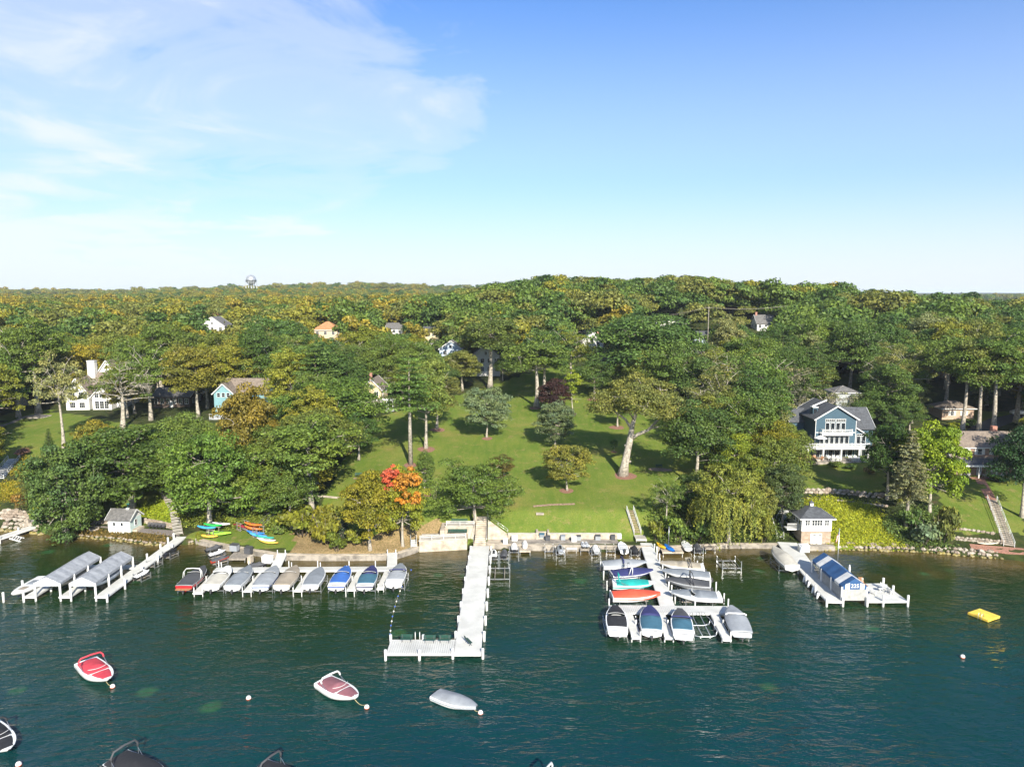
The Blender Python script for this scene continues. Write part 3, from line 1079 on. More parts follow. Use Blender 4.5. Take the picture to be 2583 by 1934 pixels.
T('oak_tall', 2502, 1100, 825, 150, GREEN, 'tall oak directly behind the brick house, nearest the chimney of three', 'oak_tree')
T('oak_tall', 2384, 1030, 830, 120, GREEN, 'slender oak between the blue house and the brick garage', 'oak_tree')
T('spruce', 1998, 1075, 915, 62, (0.055, 0.075, 0.035), 'tall dull spruce behind the fire pit corner of the blue house', 'spruce_tree')
T('spruce', 1716, 880, 775, 34, BLUEG, 'blue spruce beside the brick chimney up the hill', 'spruce_tree')
T('spruce', 1105, 905, 845, 26, BLUEG, 'small blue spruce beside the far grey-blue house', 'spruce_tree')
T('spruce', 306, 835, 780, 30, BLUEG, 'blue spruce in the yellow woods uphill of the white many-gabled house', 'spruce_tree')

# the red-orange top of the maple is one branch turned colour: a second crown part of the same tree
red = [o for o in COL.objects if o.get('label', '').startswith('maple turning')][0]
C_, R_ = crown_clumps(34, 2.4, 2.9, 0, irr=0.35, low=-1, rmin=0.2, cr=0.28)
for nm, dx, dz, sc, colr in (('red_crown', -1.3, 12.4, 0.72, (0.46, 0.100, 0.060)), ('orange_crown', 1.5, 11.2, 1.0, (0.38, 0.175, 0.028))):
    cmesh = leaf_mesh(nm, *clump_leaves(C_, R_, 80, 0.20))
    o = link(nm, cmesh, red, scale=(sc, sc, sc * 1.25))
    o.location = Matrix.Rotation(-red.rotation_euler.z, 4, 'Z') @ Vector((dx, -2.0, dz))
    o.color = (*colr, 1)
    o['label'] = 'leaves turned red' if nm[0] == 'r' else 'leaves turned orange'

# ------------------------------------------------------------------ the wood: sight lines kept open to what the photo shows through it
OPEN = [  # u0, v0, u1, v1, Y of the thing seen there
    (150, 905, 262, 1045, 215), (385, 985, 475, 1040, 200), (540, 950, 668, 1040, 192), (893, 945, 992, 1015, 192),
    (800, 814, 845, 842, 320), (516, 792, 580, 822, 330), (985, 818, 1012, 834, 330), (1080, 828, 1100, 842, 320),
    (1112, 860, 1150, 884, 265), (1196, 908, 1242, 944, 250), (1466, 815, 1522, 868, 290), (1658, 797, 1704, 822, 330),
    (1728, 835, 1788, 858, 300), (1906, 790, 1942, 826, 320), (1815, 775, 1850, 792, 380),
    (2050, 975, 2210, 1200, 175), (2372, 1005, 2470, 1060, 190), (2390, 1085, 2560, 1210, 160), (2400, 940, 2446, 972, 235),
    (2362, 930, 2382, 968, 240), (2545, 1010, 2583, 1050, 185), (0, 1030, 160, 1180, 200), (1230, 950, 1480, 1000, 235),
    (2115, 945, 2165, 975, 225),
]
FOOT = [(-122, 210, 14), (-99, 210, 11), (-73, 198, 13), (-38, 203, 10), (77, 168, 12), (88, 189, 8), (99, 158, 17), (118, 193, 9), (51, 180, 9)]


def wood_ok(X, Y, h, w):
    z = H(X, Y)
    for (a, b_, r) in FOOT:
        if (X - a) ** 2 + (Y - b_) ** 2 < r * r:
            return False
    for P_ in LAWNS:
        if inpoly(X, Y, P_):
            return False
    uc, vt = proj((X, Y, z + h))
    _, vb = proj((X, Y, z + h * 0.30))
    du = w * 0.5 * FPX / depth((X, Y, z + h * .6))
    for (u0, v0, u1, v1, Yh) in OPEN:
        if Y < Yh + 2 and uc + du > u0 and uc - du < u1 and vt < v1 and vb > v0:
            return False
    return True


KINDS = [('oak_a', GREEN, 'mid-green spreading oak in the hillside wood'), ('oak_b', DEEP, 'dark green tall-crowned oak in the hillside wood'),
         ('oak_c', (0.125, 0.155, 0.032), 'flat-crowned green oak in the hillside wood'), ('oak_d', DEEP, 'dark compact oak in the hillside wood'),
         ('oak_sparse', (0.135, 0.152, 0.055), 'thin-crowned oak with grey limbs showing in the hillside wood'), ('oak_bare', GREY, 'half-bare grey oak in the hillside wood'),
         ('ash', (0.170, 0.185, 0.026), 'yellow-green ash in the hillside wood'), ('maple', (0.200, 0.185, 0.026), 'yellowing maple in the hillside wood'),
         ('ash', PALE, 'pale silvery tree in the hillside wood'), ('white_pine', (0.075, 0.120, 0.036), 'dark pine in the hillside wood')]
WTS_L = [5, 3, 4, 3, 3, 1.4, 4, 4.5, 1.2, 0.6]
WTS_R = [7, 6, 5, 4, 4, 2.0, 2.0, 0.9, 1.0, 0.5]
pts = list(PLACED)
wood = []
tries = 0
ZONE_Y = 340
while tries < 26000:
    tries += 1
    Y = 132 + (ZONE_Y - 132) * rnd.random() ** 0.85
    X = rnd.uniform(-1, 1) * (Y * 0.74 + 14)
    if Y - shoreY(X) < 12:
        continue
    small = Y < 175
    k = rnd.choices(range(len(KINDS)), WTS_L if X < -10 - Y * 0.05 else WTS_R)[0]
    if X > 0 and Y < 260 and k in (6, 7) and rnd.random() < 0.6:
        continue
    pk, col, lab = KINDS[k]
    ph, pw = PROTO[pk][2:]
    s = rnd.uniform(0.70, 1.10) * (0.85 if small else 1.0)
    h = ph * s * rnd.uniform(1.0, 1.18)
    w = pw * s * rnd.uniform(1.0, 1.30)
    sp_ = (4.3 if Y < 250 else 5.0) + 0.12 * w
    if any((X - a) ** 2 + (Y - b_) ** 2 < (sp_ + (0 if r > 4.5 else 0.5)) ** 2 for a, b_, r in pts):
        continue
    if not wood_ok(X, Y, h, w):
        h *= 0.55
        w *= 0.6
        if rnd.random() < 0.5 or not wood_ok(X, Y, h, w):
            continue
    pts.append((X, Y, 5.0))
    wood.append((Y, X, h, w, pk, col, lab))
wood.sort()
WOOD_N = len(wood)
near = wood[:296]
rest = wood[296:]
MARKS = [('the white many-gabled house', -124, 208), ('the dark brown house', -99, 208), ('the teal gabled house', -74, 198), ('the cream cottage', -40, 202), ('the tan house with the orange roof', -82, 312),
         ('the white gabled house with the grey roof', -134, 318), ('the pair of pale cottages', -43, 320), ('the grey-blue house', -22, 258), ('the large white porch house', -9, 246), ('the green-roofed house', 33, 288),
         ('the brick-chimneyed house', 71, 332), ('the low grey-roofed house', 78, 296), ('the tall white brick-chimneyed house', 112, 318), ('the blue lake house', 75, 168), ('the blue-grey garage', 90, 188), ('the brick garage', 120, 191),
         ('the brick house', 99, 156), ('the gazebo', 146, 232), ('the shaded grey house', 51, 178), ('the utility pole', 74, 262), ('the red-roofed house', 112, 372), ('the dark house in the yellow woods', -164, 275), ('the leaning tall oak', -140, 200), ('the dome-crowned oak', 33, 215)]
for (Y, X, h, w, pk, col, lab) in near:
    nm, mx_, my_ = min(MARKS, key=lambda m: (m[1] - X) ** 2 + (m[2] - Y) ** 2)
    rel = 'uphill of' if Y > my_ + 7 else ('downhill of' if Y < my_ - 7 else 'beside')
    big = 'very tall' if h > 21 else ('tall' if h > 18 else ('low' if h < 12 else ('broad' if w > 17 else '')))
    put_tree(pk, X, Y, h, w, col, 'wood_tree', (big + ' ' + lab.replace(' in the hillside wood', '') + ' ' + rel + ' ' + nm).strip(), 'trees of the hillside wood')
print('WOOD', WOOD_N)

# ------------------------------------------------------------------ the far woods: one mass of crowns out to the skyline
cbase = []
for k in range(5):
    C, R = crown_clumps(26, 7.0, 6.2, 10.5, irr=0.3, low=-0.5, cr=0.33)
    Pp, Nn, Sz, Hu = clump_leaves(C, R, 74, 0.56, jit=0.55)
    cm = leaf_mesh('far_crown', Pp, Nn, Sz, Hu)
    # one short trunk in the same template keeps gaps believable
    o = bpy.data.objects.new('far_crown_template', cm)
    cbase.append(o)
far = [(X, Y, h / 18.0, lab) for (Y, X, h, w, pk, col, lab) in rest]
for Y0, Y1, st in ((ZONE_Y, 620, 9.5), (620, 1300, 14), (1300, 2600, 26)):
    Y = Y0
    while Y < Y1:
        X = -Y * 0.78 - 20
        while X < Y * 0.78 + 20:
            jx, jy = X + rnd.uniform(-.5, .5) * st, Y + rnd.uniform(-.5, .5) * st
            far.append((jx, jy, rnd.uniform(0.72, 1.12) * (st / 12.0 if st > 14 else 1.0) ** 0.6, ''))
            X += st
        Y += st * 0.9
print('FAR', len(far))


def far_stuff(name, pts_, tmpl, col, label):
    me = bpy.data.meshes.new(name)
    me.from_pydata([(x, y, H(x, y) - 0.4) for x, y, s, _ in pts_], [], [])
    a = me.attributes.new('size', 'FLOAT', 'POINT')
    a.data.foreach_set('value', [s for _, _, s, _ in pts_])
    a = me.attributes.new('turn', 'FLOAT', 'POINT')
    a.data.foreach_set('value', [rnd.uniform(0, 6.28) for _ in pts_])
    o = link(name, me)
    tag(o, label, 'woods', kind='stuff')
    o.color = (*col, 1)
    g = bpy.data.node_groups.new(name, 'GeometryNodeTree')
    g.interface.new_socket('Geometry', in_out='INPUT', socket_type='NodeSocketGeometry')
    g.interface.new_socket('Geometry', in_out='OUTPUT', socket_type='NodeSocketGeometry')
    gi = g.nodes.new('NodeGroupInput')
    go = g.nodes.new('NodeGroupOutput')
    oi = g.nodes.new('GeometryNodeObjectInfo')
    oi.inputs['Object'].default_value = tmpl
    ip = g.nodes.new('GeometryNodeInstanceOnPoints')
    ns = g.nodes.new('GeometryNodeInputNamedAttribute')
    ns.data_type = 'FLOAT'
    ns.inputs['Name'].default_value = 'size'
    nt_ = g.nodes.new('GeometryNodeInputNamedAttribute')
    nt_.data_type = 'FLOAT'
    nt_.inputs['Name'].default_value = 'turn'
    cr = g.nodes.new('ShaderNodeCombineXYZ')
    g.links.new(nt_.outputs['Attribute'], cr.inputs[2])
    g.links.new(gi.outputs[0], ip.inputs['Points'])
    g.links.new(oi.outputs['Geometry'], ip.inputs['Instance'])
    g.links.new(cr.outputs[0], ip.inputs['Rotation'])
    g.links.new(ns.outputs['Attribute'], ip.inputs['Scale'])
    g.links.new(ip.outputs[0], go.inputs[0])
    md = o.modifiers.new('crowns', 'NODES')
    md.node_group = g


FARC = [(GREEN, 'green far woods reaching to the skyline'), (DEEP, 'dark green far woods reaching to the skyline'),
        (OLIVE, 'olive far woods reaching to the skyline'), ((0.185, 0.185, 0.028), 'yellow-green far woods reaching to the skyline'),
        ((0.205, 0.180, 0.030), 'golden far woods reaching to the skyline')]
bins = [[] for _ in FARC]
for p in far:
    left = p[0] < -0.12 * p[1]
    wts = [3.4, 2.4, 3.4, 3.0, 1.7] if left else [4.5, 4, 2.6, 0.7, 0.15]
    bins[rnd.choices(range(5), wts)[0]].append(p)
for (col, lab), ps, tm_ in zip(FARC, bins, cbase):
    far_stuff('far_woods', ps, tm_, col, lab)

# ================================================================== painted and metal finishes
WHITE = mat('white_paint', (0.60, 0.60, 0.58), 0.55, 0.07, 1.2)
WPLANK = mat('weathered_white_boards', (0.50, 0.50, 0.47), 0.75, 0.07, 0.5, 0.2)
GREYDECK = mat('grey_boards', (0.32, 0.33, 0.33), 0.8, 0.18, 0.8, 0.2)
ALU = mat('aluminium', (0.55, 0.56, 0.57), 0.35, 0.08, 4, metal=0.85)
DARKMET = mat('dark_metal', (0.06, 0.06, 0.065), 0.5, 0.1, 4, metal=0.3)
CONC = mat('concrete', (0.42, 0.36, 0.28), 0.9, 0.18, 0.9, 0.4)
CONCG = mat('grey_concrete', (0.27, 0.24, 0.20), 0.9, 0.25, 0.8, 0.5)
CONCW = mat('pale_concrete', (0.44, 0.41, 0.35), 0.9, 0.12, 0.8, 0.3)
GEL = mat('white_gelcoat', (0.78, 0.78, 0.76), 0.22, 0.04, 1.0, coat=0.4)
GLASS = mat('dark_glass', (0.015, 0.02, 0.025), 0.05, 0.1, 1.0, spec=0.8)
BLACK = mat('black_canvas', (0.018, 0.018, 0.020), 0.75, 0.2, 3, 0.5)
RUBBER = mat('black_rubber', (0.02, 0.02, 0.02), 0.6, 0.1, 3)
WOODP = mat('bare_wood', (0.34, 0.26, 0.17), 0.85, 0.2, 3, 0.3)
WOODG = mat('grey_wood', (0.26, 0.23, 0.19), 0.9, 0.2, 3, 0.3)
GREENB = mat('green_paint', (0.012, 0.060, 0.042), 0.5, 0.12, 4)
TEAK = mat('teak', (0.34, 0.17, 0.075), 0.7, 0.15, 4)
STONE = mat('field_stone', (0.27, 0.215, 0.165), 0.9, 0.2, 1.3, 0.6)
STONEW = mat('wet_stone', (0.20, 0.17, 0.10), 0.7, 0.25, 1.3, 0.6, col2=(0.24, 0.19, 0.03))
STONEL = mat('pale_stone', (0.36, 0.31, 0.25), 0.9, 0.2, 1.3, 0.6)
MULCH = mat('mulch', (0.26, 0.13, 0.085), 0.95, 0.3, 9, 0.8)


def canvas(name, col):
    return mat(name, col, 0.75, 0.07, 1.2, 0.25, bscale=2.2)


COVERS = dict(grey=canvas('grey_canvas', (0.185, 0.205, 0.225)), cream=canvas('cream_canvas', (0.40, 0.38, 0.325)), taupe=canvas('taupe_canvas', (0.27, 0.23, 0.175)),
              blue=canvas('blue_canvas', (0.030, 0.105, 0.34)), navy=canvas('navy_canvas', (0.022, 0.026, 0.105)), teal=canvas('teal_canvas', (0.010, 0.33, 0.29)),
              red=canvas('red_canvas', (0.62, 0.075, 0.035)), slate=canvas('slate_blue_canvas', (0.035, 0.105, 0.155)), black=BLACK,
              charcoal=canvas('charcoal_canvas', (0.055, 0.057, 0.062)), lgrey=canvas('light_grey_canvas', (0.245, 0.262, 0.28)), tan=canvas('tan_canvas', (0.34, 0.30, 0.23)),
              crimson=canvas('crimson_canvas', (0.50, 0.040, 0.060)), plum=canvas('plum_canvas', (0.22, 0.085, 0.10)), white=canvas('white_canvas', (0.62, 0.62, 0.60)))


# ------------------------------------------------------------------ docks
def dock(name, label, segs, posts, deck=WPLANK, post_r=0.13, group=None, pitch=0.26, edge=0.22, parent=None):
    """segs: (ax, ay, bx, by, width, z[, zb]); posts: (x, y, top)"""
    t = thing(name, label, 'dock', (segs[0][0], segs[0][1], 0), 0, group) if parent is None else parent
    ox, oy = t.location.x, t.location.y
    pm, fm = MB(), MB()
    for k, sg in enumerate(segs):
        ax, ay, bx, by, w, z = sg[:6]
        zb = sg[6] if len(sg) > 6 else z
        z += 0.003 * k
        zb += 0.003 * k
        a, b = Vector((ax - ox, ay - oy, z)), Vector((bx - ox, by - oy, zb))
        d = b - a
        Ln = d.length
        d.normalize()
        r = Vector((d.y, -d.x, 0)).normalized()
        q = int(Ln / pitch)
        for i in range(q):
            c0 = a + d * (Ln * i / q)
            c1 = a + d * (Ln * (i + 0.90) / q)
            jz = rnd.uniform(-0.004, 0.004)
            pm.bar(c0 + Vector((0, 0, jz)), c1 + Vector((0, 0, jz)), w, 0.045)
        for s in (-1, 1):
            fm.bar(a + r * (s * (w / 2 + 0.02)) - Vector((0, 0, 0.12)), b + r * (s * (w / 2 + 0.02)) - Vector((0, 0, 0.12)), 0.05, edge)
        for e in (a - d * 0.03, b + d * 0.03):
            fm.bar(e - r * (w / 2) - Vector((0, 0, 0.12)), e + r * (w / 2) - Vector((0, 0, 0.12)), 0.05, edge)
    tag(pm.build('planks', deck, t), kind='stuff')
    fm.build('frame', WHITE, t)
    shared = {}
    for (x, y, top) in posts:
        key = round(top, 2)
        if key not in shared:
            pb = MB()
            pb.lathe([(post_r, -1.2), (post_r, top - 0.04), (post_r * 0.8, top)], 10)
            shared[key] = pb.mesh('post', WHITE)
        link('post', shared[key], t, (x - ox, y - oy, 0))
    return t


# the long L-shaped pier
def pier_posts():
    out = []
    for i in range(9):
        y = 81.5 + i * 4.4
        out += [(-7.2 + 0.02 * i, y, 1.35), (-3.55, y, 1.35)]
    out += [(x, y, 1.4) for x in (-15.3, -11.2) for y in (81.1, 84.9)]
    return out


dock('long_pier', 'long white L-shaped pier with benches at its end', [(-5.4, 81.2, -5.55, 117.9, 3.2, 0.75, 0.9), (-15.2, 83.05, -7.15, 83.05, 3.5, 0.75)], pier_posts(), post_r=0.17)


def bench(label, X, Y, z, rz, L=1.5, group=None, planks=4, m=GREENB):
    t = thing('park_bench', label, 'bench', (X, Y, z), rz, group)
    s, bk = MB(), MB()
    for i in range(3):
        s.box(-L / 2, L / 2, -0.2 + i * 0.14, -0.09 + i * 0.14, 0.42, 0.455)
    for i in range(3):
        zz = 0.50 + i * 0.13
        y = 0.24 + i * 0.03
        bk.bar((-L / 2, y, zz + 0.05), (L / 2, y, zz + 0.05), 0.03, 0.11)
    s.build('seat', m, t)
    bk.build('backrest', m, t)
    for x in (-L * 0.36, L * 0.36):
        f = MB()
        f.bar((x, -0.2, 0.42), (x, 0.2, 0.0), 0.04)
        f.bar((x, 0.24, 0.85), (x, -0.16, 0.0), 0.04)
        f.bar((x, -0.22, 0.41), (x, 0.26, 0.41), 0.04)
        f.build('leg', DARKMET, t)
    return t


bench('dark green bench at the free end of the long pier\'s arm', -13.2, 84.2, 0.78, 0)
bench('dark green bench in the middle of the long pier\'s arm', -10.3, 84.0, 0.78, 0)
bench('dark green bench where the pier\'s arm meets its walkway', -8.4, 84.0, 0.78, 0)
bench('dark green bench set askew on the pier walkway', -5.4, 83.7, 0.78, radians(118))


# little ladder rails standing at the arm
def ladder(label, X, Y, rz=0.0):
    t = thing('swim_ladder', label, 'ladder', (X, Y, 0), rz)
    for x in (-0.28, 0.28):
        b = MB()
        b.tube([(x, -0.25, 0.85), (x, -0.2, 1.75), (x, 0.0, 1.8), (x, 0.12, 1.5), (x, 0.14, -0.4)], 0.03, 6)
        b.build('rail', WHITE, t)
    for z in (-0.1, 0.2, 0.5):
        b = MB()
        b.box(-0.28, 0.28, 0.10, 0.18, z, z + 0.03)
        b.build('rung', WHITE, t)


ladder('white swim ladder on the inner side of the pier\'s arm', -11.9, 84.85)

# ------------------------------------------------------------------ boats
def make_boat(label, X, Y, z, rz, L=5.8, B=2.7, hull='white', bottom=None, stripe=None, covers=(), arch=None, bimini=None, wind=True,
              drive='stern', platform=None, name='motorboat', group=None, fb=1.0, tilt=0.0, seats=False, wind_glass=True):
    t = thing(name, label, 'boat', (X, Y, z), rz, group)
    t.rotation_euler[0] = tilt
    hm = GEL if hull == 'white' else hull

    def hb(q):
        if q < 0.42:
            return B / 2 * (0.90 + 0.10 * sm(q / 0.35))
        return B / 2 * max(0.012, (1 - ((q - 0.42) / 0.58) ** 2.9)) ** 0.64

    def sh(q):
        return (0.92 + 0.24 * q * q) * fb

    def ck(q):
        return hb(q) * (0.90 - 0.40 * max(0, (q - 0.5) / 0.5) ** 1.6), (0.34 + 0.42 * q ** 3.2) * fb

    def kl(q):
        return 0.80 * fb * max(0, (q - 0.55) / 0.45) ** 2.4

    n = 17
    qs = [i / (n - 1) for i in range(n)]
    up, lo, dk = MB(), MB(), MB()
    for s in (-1, 1):
        up.grid([[(s * ck(q)[0], (q - .5) * L, ck(q)[1]), (s * (hb(q) * 1.0 + 0.02), (q - .5) * L + 0.06 * L * q ** 6, (ck(q)[1] + sh(q)) / 2),
                  (s * hb(q), (q - .5) * L + 0.10 * L * q ** 6, sh(q))] for q in qs], flip=s > 0)
        lo.grid([[(0, (q - .5) * L, kl(q)), (s * ck(q)[0], (q - .5) * L, ck(q)[1] - 0.004)] for q in qs], flip=s > 0)
    # transom
    up.add([(-ck(0)[0], -L / 2, ck(0)[1]), (ck(0)[0], -L / 2, ck(0)[1]), (hb(0), -L / 2, sh(0)), (-hb(0), -L / 2, sh(0))], [(0, 1, 2, 3)])
    lo.add([(0, -L / 2, 0), (ck(0)[0], -L / 2, ck(0)[1]), (-ck(0)[0], -L / 2, ck(0)[1])], [(0, 1, 2)])
    up.build('hull', hm, t)
    lo.build('hull_bottom', bottom or hm, t)
    dk.grid([[(u * hb(q), (q - .5) * L + 0.10 * L * q ** 6, sh(q) + 0.07 * (1 - abs(u) ** 3) + 0.012) for u in (-1, -.85, -.4, 0, .4, .85, 1)] for q in qs])
    dk.build('deck', GEL if hull == 'white' or True else hm, t)
    if stripe is not None:
        sb = MB()
        for s in (-1, 1):
            sb.grid([[(s * (hb(q) * 1.0 + 0.028), (q - .5) * L + 0.07 * L * q ** 6, ck(q)[1] + (sh(q) - ck(q)[1]) * f) for f in (0.42, 0.72)] for q in qs[:-1]], flip=s > 0)
        sb.add([(-hb(0) * .95, -L / 2 - 0.012, sh(0) * .6), (hb(0) * .95, -L / 2 - 0.012, sh(0) * .6), (hb(0) * .97, -L / 2 - 0.012, sh(0) * .82), (-hb(0) * .97, -L / 2 - 0.012, sh(0) * .82)], [(0, 1, 2, 3)])
        sb.build('stripe', stripe, t)
    sd = rnd.uniform(0, 50)
    for ci, cv in enumerate(covers):
        col, q0, q1, frac, pq, ph = cv[:6]
        drop = cv[6] if len(cv) > 6 else 0.0
        cb = MB()
        rows = []
        for i in range(19):
            q = q0 + (q1 - q0) * i / 18
            if q < pq:
                hh = ph * (0.22 + 0.78 * ((q - q0) / max(0.01, pq - q0)) ** 0.9)
            else:
                hh = ph * max(0.05, (q1 - q) / max(0.01, q1 - pq)) ** 0.95
            row = []
            for j in range(13):
                u = -1 + j / 6
                w = 0.022 * noise.noise((u * 3 + sd, q * 9, 2.0)) * (1 - abs(u) ** 6)
                zz = sh(q) + 0.085 + hh * (1 - abs(u) ** 1.7) + w
                if abs(u) > 0.99:
                    zz = sh(q) + 0.03 - drop
                xx = u * hb(q) * frac + (0.04 * u if drop else 0)
                row.append((xx, (q - .5) * L + 0.10 * L * q ** 6 + (0.03 * L if drop and i == 18 else 0), zz))
            rows.append(row)
        cb.grid(rows)
        r0 = rows[0]
        cb.add([*r0, (r0[0][0], r0[0][1] - 0.02, sh(q0) - drop), (r0[-1][0], r0[-1][1] - 0.02, sh(q0) - drop)], [tuple(range(12, -1, -1)) + (13, 14)])
        cb.build('cover' if ci == 0 else 'bow_cover', COVERS[col], t)
    if wind:
        wb, fr = MB(), MB()
        q = wind if isinstance(wind, float) else 0.60
        pts = []
        for j in range(9):
            u = -1 + j / 4
            pts.append(Vector((u * hb(q) * 0.80, (q - .5) * L + 0.42 * (1 - u * u), sh(q) + 0.08)))
        tops = [p + Vector((0, -0.22, 0.40)) for p in pts]
        wb.grid([pts, tops])
        if wind_glass:
            wb.build('windshield', GLASS, t)
        fr.tube(tops, 0.025, 5)
        fr.tube(pts, 0.025, 5)
        fr.build('windshield_frame', WHITE, t)
    if arch is not None:
        am, q, hgt, rake = arch
        ab = MB()
        x = hb(q) * 0.98
        y = (q - .5) * L
        base = sh(q) + 0.05
        for dy in (0, 0.55):
            ab.tube([(-x, y + dy, base), (-x * 0.97, y + rake * .5 + dy * .6, base + hgt * .65), (-x * .72, y + rake + dy * .25, base + hgt), (0, y + rake + dy * .15, base + hgt * 1.06),
                     (x * .72, y + rake + dy * .25, base + hgt), (x * .97, y + rake * .5 + dy * .6, base + hgt * .65), (x, y + dy, base)], 0.055, 7)
        ab.build('tower_arch', am, t)
    if bimini is not None:
        bm_, q, hgt, rake = bimini
        x = hb(q) * 0.94
        y = (q - .5) * L
        base = sh(q) + 0.05
        st = MB()
        for s in (-1, 1):
            st.bar((s * x, y + 0.15, base), (s * x, y + rake, base + hgt * .62), 0.035)
            st.bar((s * x, y + 0.75, base), (s * x, y + rake * .6, base + hgt * .45), 0.028)
        st.build('bimini_strut', ALU, t)
        sl = MB()
        sl.tube([(-x, y + rake * .75, base + hgt * .48), (-x, y + rake, base + hgt * .72), (-x * .8, y + rake * 1.08, base + hgt * .97), (0, y + rake * 1.1, base + hgt * 1.03),
                 (x * .8, y + rake * 1.08, base + hgt * .97), (x, y + rake, base + hgt * .72), (x, y + rake * .75, base + hgt * .48)], 0.10, 8)
        sl.build('folded_bimini', COVERS[bm_] if isinstance(bm_, str) else bm_, t)
    if drive == 'stern':
        d = MB()
        d.box(-0.16, 0.16, -L / 2 - 0.42, -L / 2 - 0.02, 0.12 * fb, 0.42 * fb)
        d.box(-0.06, 0.06, -L / 2 - 0.40, -L / 2 - 0.15, -0.22, 0.13 * fb)
        d.ball((0, -L / 2 - 0.42, -0.05), 0.12, 8, 5, (1, 0.6, 1))
        d.build('outdrive', DARKMET, t)
    elif drive == 'outboard':
        d = MB()
        d.box(-0.17, 0.17, -L / 2 - 0.50, -L / 2 - 0.06, sh(0) - 0.18, sh(0) + 0.34)
        d.box(-0.13, 0.13, -L / 2 - 0.44, -L / 2 - 0.10, sh(0) + 0.34, sh(0) + 0.42)
        d.box(-0.08, 0.08, -L / 2 - 0.36, -L / 2 - 0.14, -0.2, sh(0) - 0.18)
        d.build('outboard_motor', RUBBER, t)
    if platform is not None:
        p = MB()
        w = hb(0) * 0.93
        p.prism([(-w, -L / 2 - 0.01), (-w * .9, -L / 2 - 0.55), (w * .9, -L / 2 - 0.55), (w, -L / 2 - 0.01)], 0.46 * fb, 0.53 * fb)
        p.build('swim_platform', platform, t)
    if seats:
        b = MB()
        for q in (0.12, 0.32, 0.55):
            b.box(-hb(q) * .8, hb(q) * .8, (q - .5) * L - 0.16, (q - .5) * L + 0.16, sh(q) + 0.09, sh(q) + 0.16)
        b.build('thwart', COVERS['lgrey'], t)
    return t


def boat_at(label, s, b, zg, keel=None, **k):
    """boat whose stern and bow the photo shows at pixels s and b, gunwale height zg"""
    p0, p1 = W_(*s, zg), W_(*b, zg)
    c = (p0 + p1) / 2
    d = p1 - p0
    L = k.pop('L', None) or d.length * 0.96
    return make_boat(label, c.x, c.y, zg - 1.0 if keel is None else keel, atan2(-d.x, d.y), L=L, **k)


def lift(label, X, Y, rz=0.0, w=2.9, L=3.6, top=1.7, group=None, z=0.45, m=None):
    m = m or ALU
    t = thing('boat_lift', label, 'boat lift', (X, Y, 0), rz, group)
    for sx in (-1, 1):
        for sy in (-1, 1):
            p = MB()
            p.box(sx * w / 2 - .05, sx * w / 2 + .05, sy * L / 2 - .05, sy * L / 2 + .05, -1.2, top if sy < 0 else top * .8)
            p.build('post', m, t)
    f = MB()
    for sy in (-1, 1):
        f.bar((-w / 2, sy * L / 2, z - 0.12), (w / 2, sy * L / 2, z - 0.12), 0.09, 0.13)
    for sx in (-1, 1):
        f.bar((sx * w / 2, -L / 2, 0.12), (sx * w / 2, L / 2, 0.12), 0.08, 0.1)
        f.bar((sx * w / 2, -L / 2, top * .78), (sx * w / 2, L / 2, top * .70), 0.05, 0.06)
    f.build('frame', m, t)
    for sx in (-1, 1):
        b = MB()
        b.bar((sx * w * .24, -L / 2 - .4, z), (sx * w * .24, L / 2 + .4, z), 0.1, 0.12)
        b.build('bunk', WOODG, t)
    return t


# ---- left boat dock
dock('boat_dock', 'white dock with short fingers holding nine boats before the kayak lawn',
     [(-47.0, 107.9, -18.3, 108.3, 1.5, 0.75), (-45.9, 99.0, -46.1, 107.1, 1.3, 0.74), (-38.8, 99.7, -38.9, 107.1, 1.2, 0.74), (-31.4, 99.8, -31.5, 107.2, 1.2, 0.74),
      (-23.7, 100.1, -23.7, 107.3, 1.2, 0.74), (-19.5, 100.5, -19.5, 107.4, 1.0, 0.74), (-37.7, 108.7, -38.3, 114.0, 1.5, 0.76, 1.08), (-19.2, 109.1, -20.0, 114.2, 1.5, 0.76, 1.08)],
     [(x, 108.85, 1.75) for x in (-46.8, -42, -35.6, -31, -26, -21.8)] + [(x + 0.4, 108.9, 1.5) for x in (-46.8, -35.6, -31)] +
     [(x + s * .62, y, 1.45) for x in (-45.9, -38.8, -31.4, -23.7) for s in (-1, 1) for y in (99.3, 103.5)] + [(-19.9, 101, 1.3), (-19.1, 101, 1.3)] +
     [(-38.9, 113.4, 1.9), (-37.6, 113.4, 1.9), (-20.7, 113.6, 1.9), (-19.3, 113.6, 1.9)], post_r=0.075)

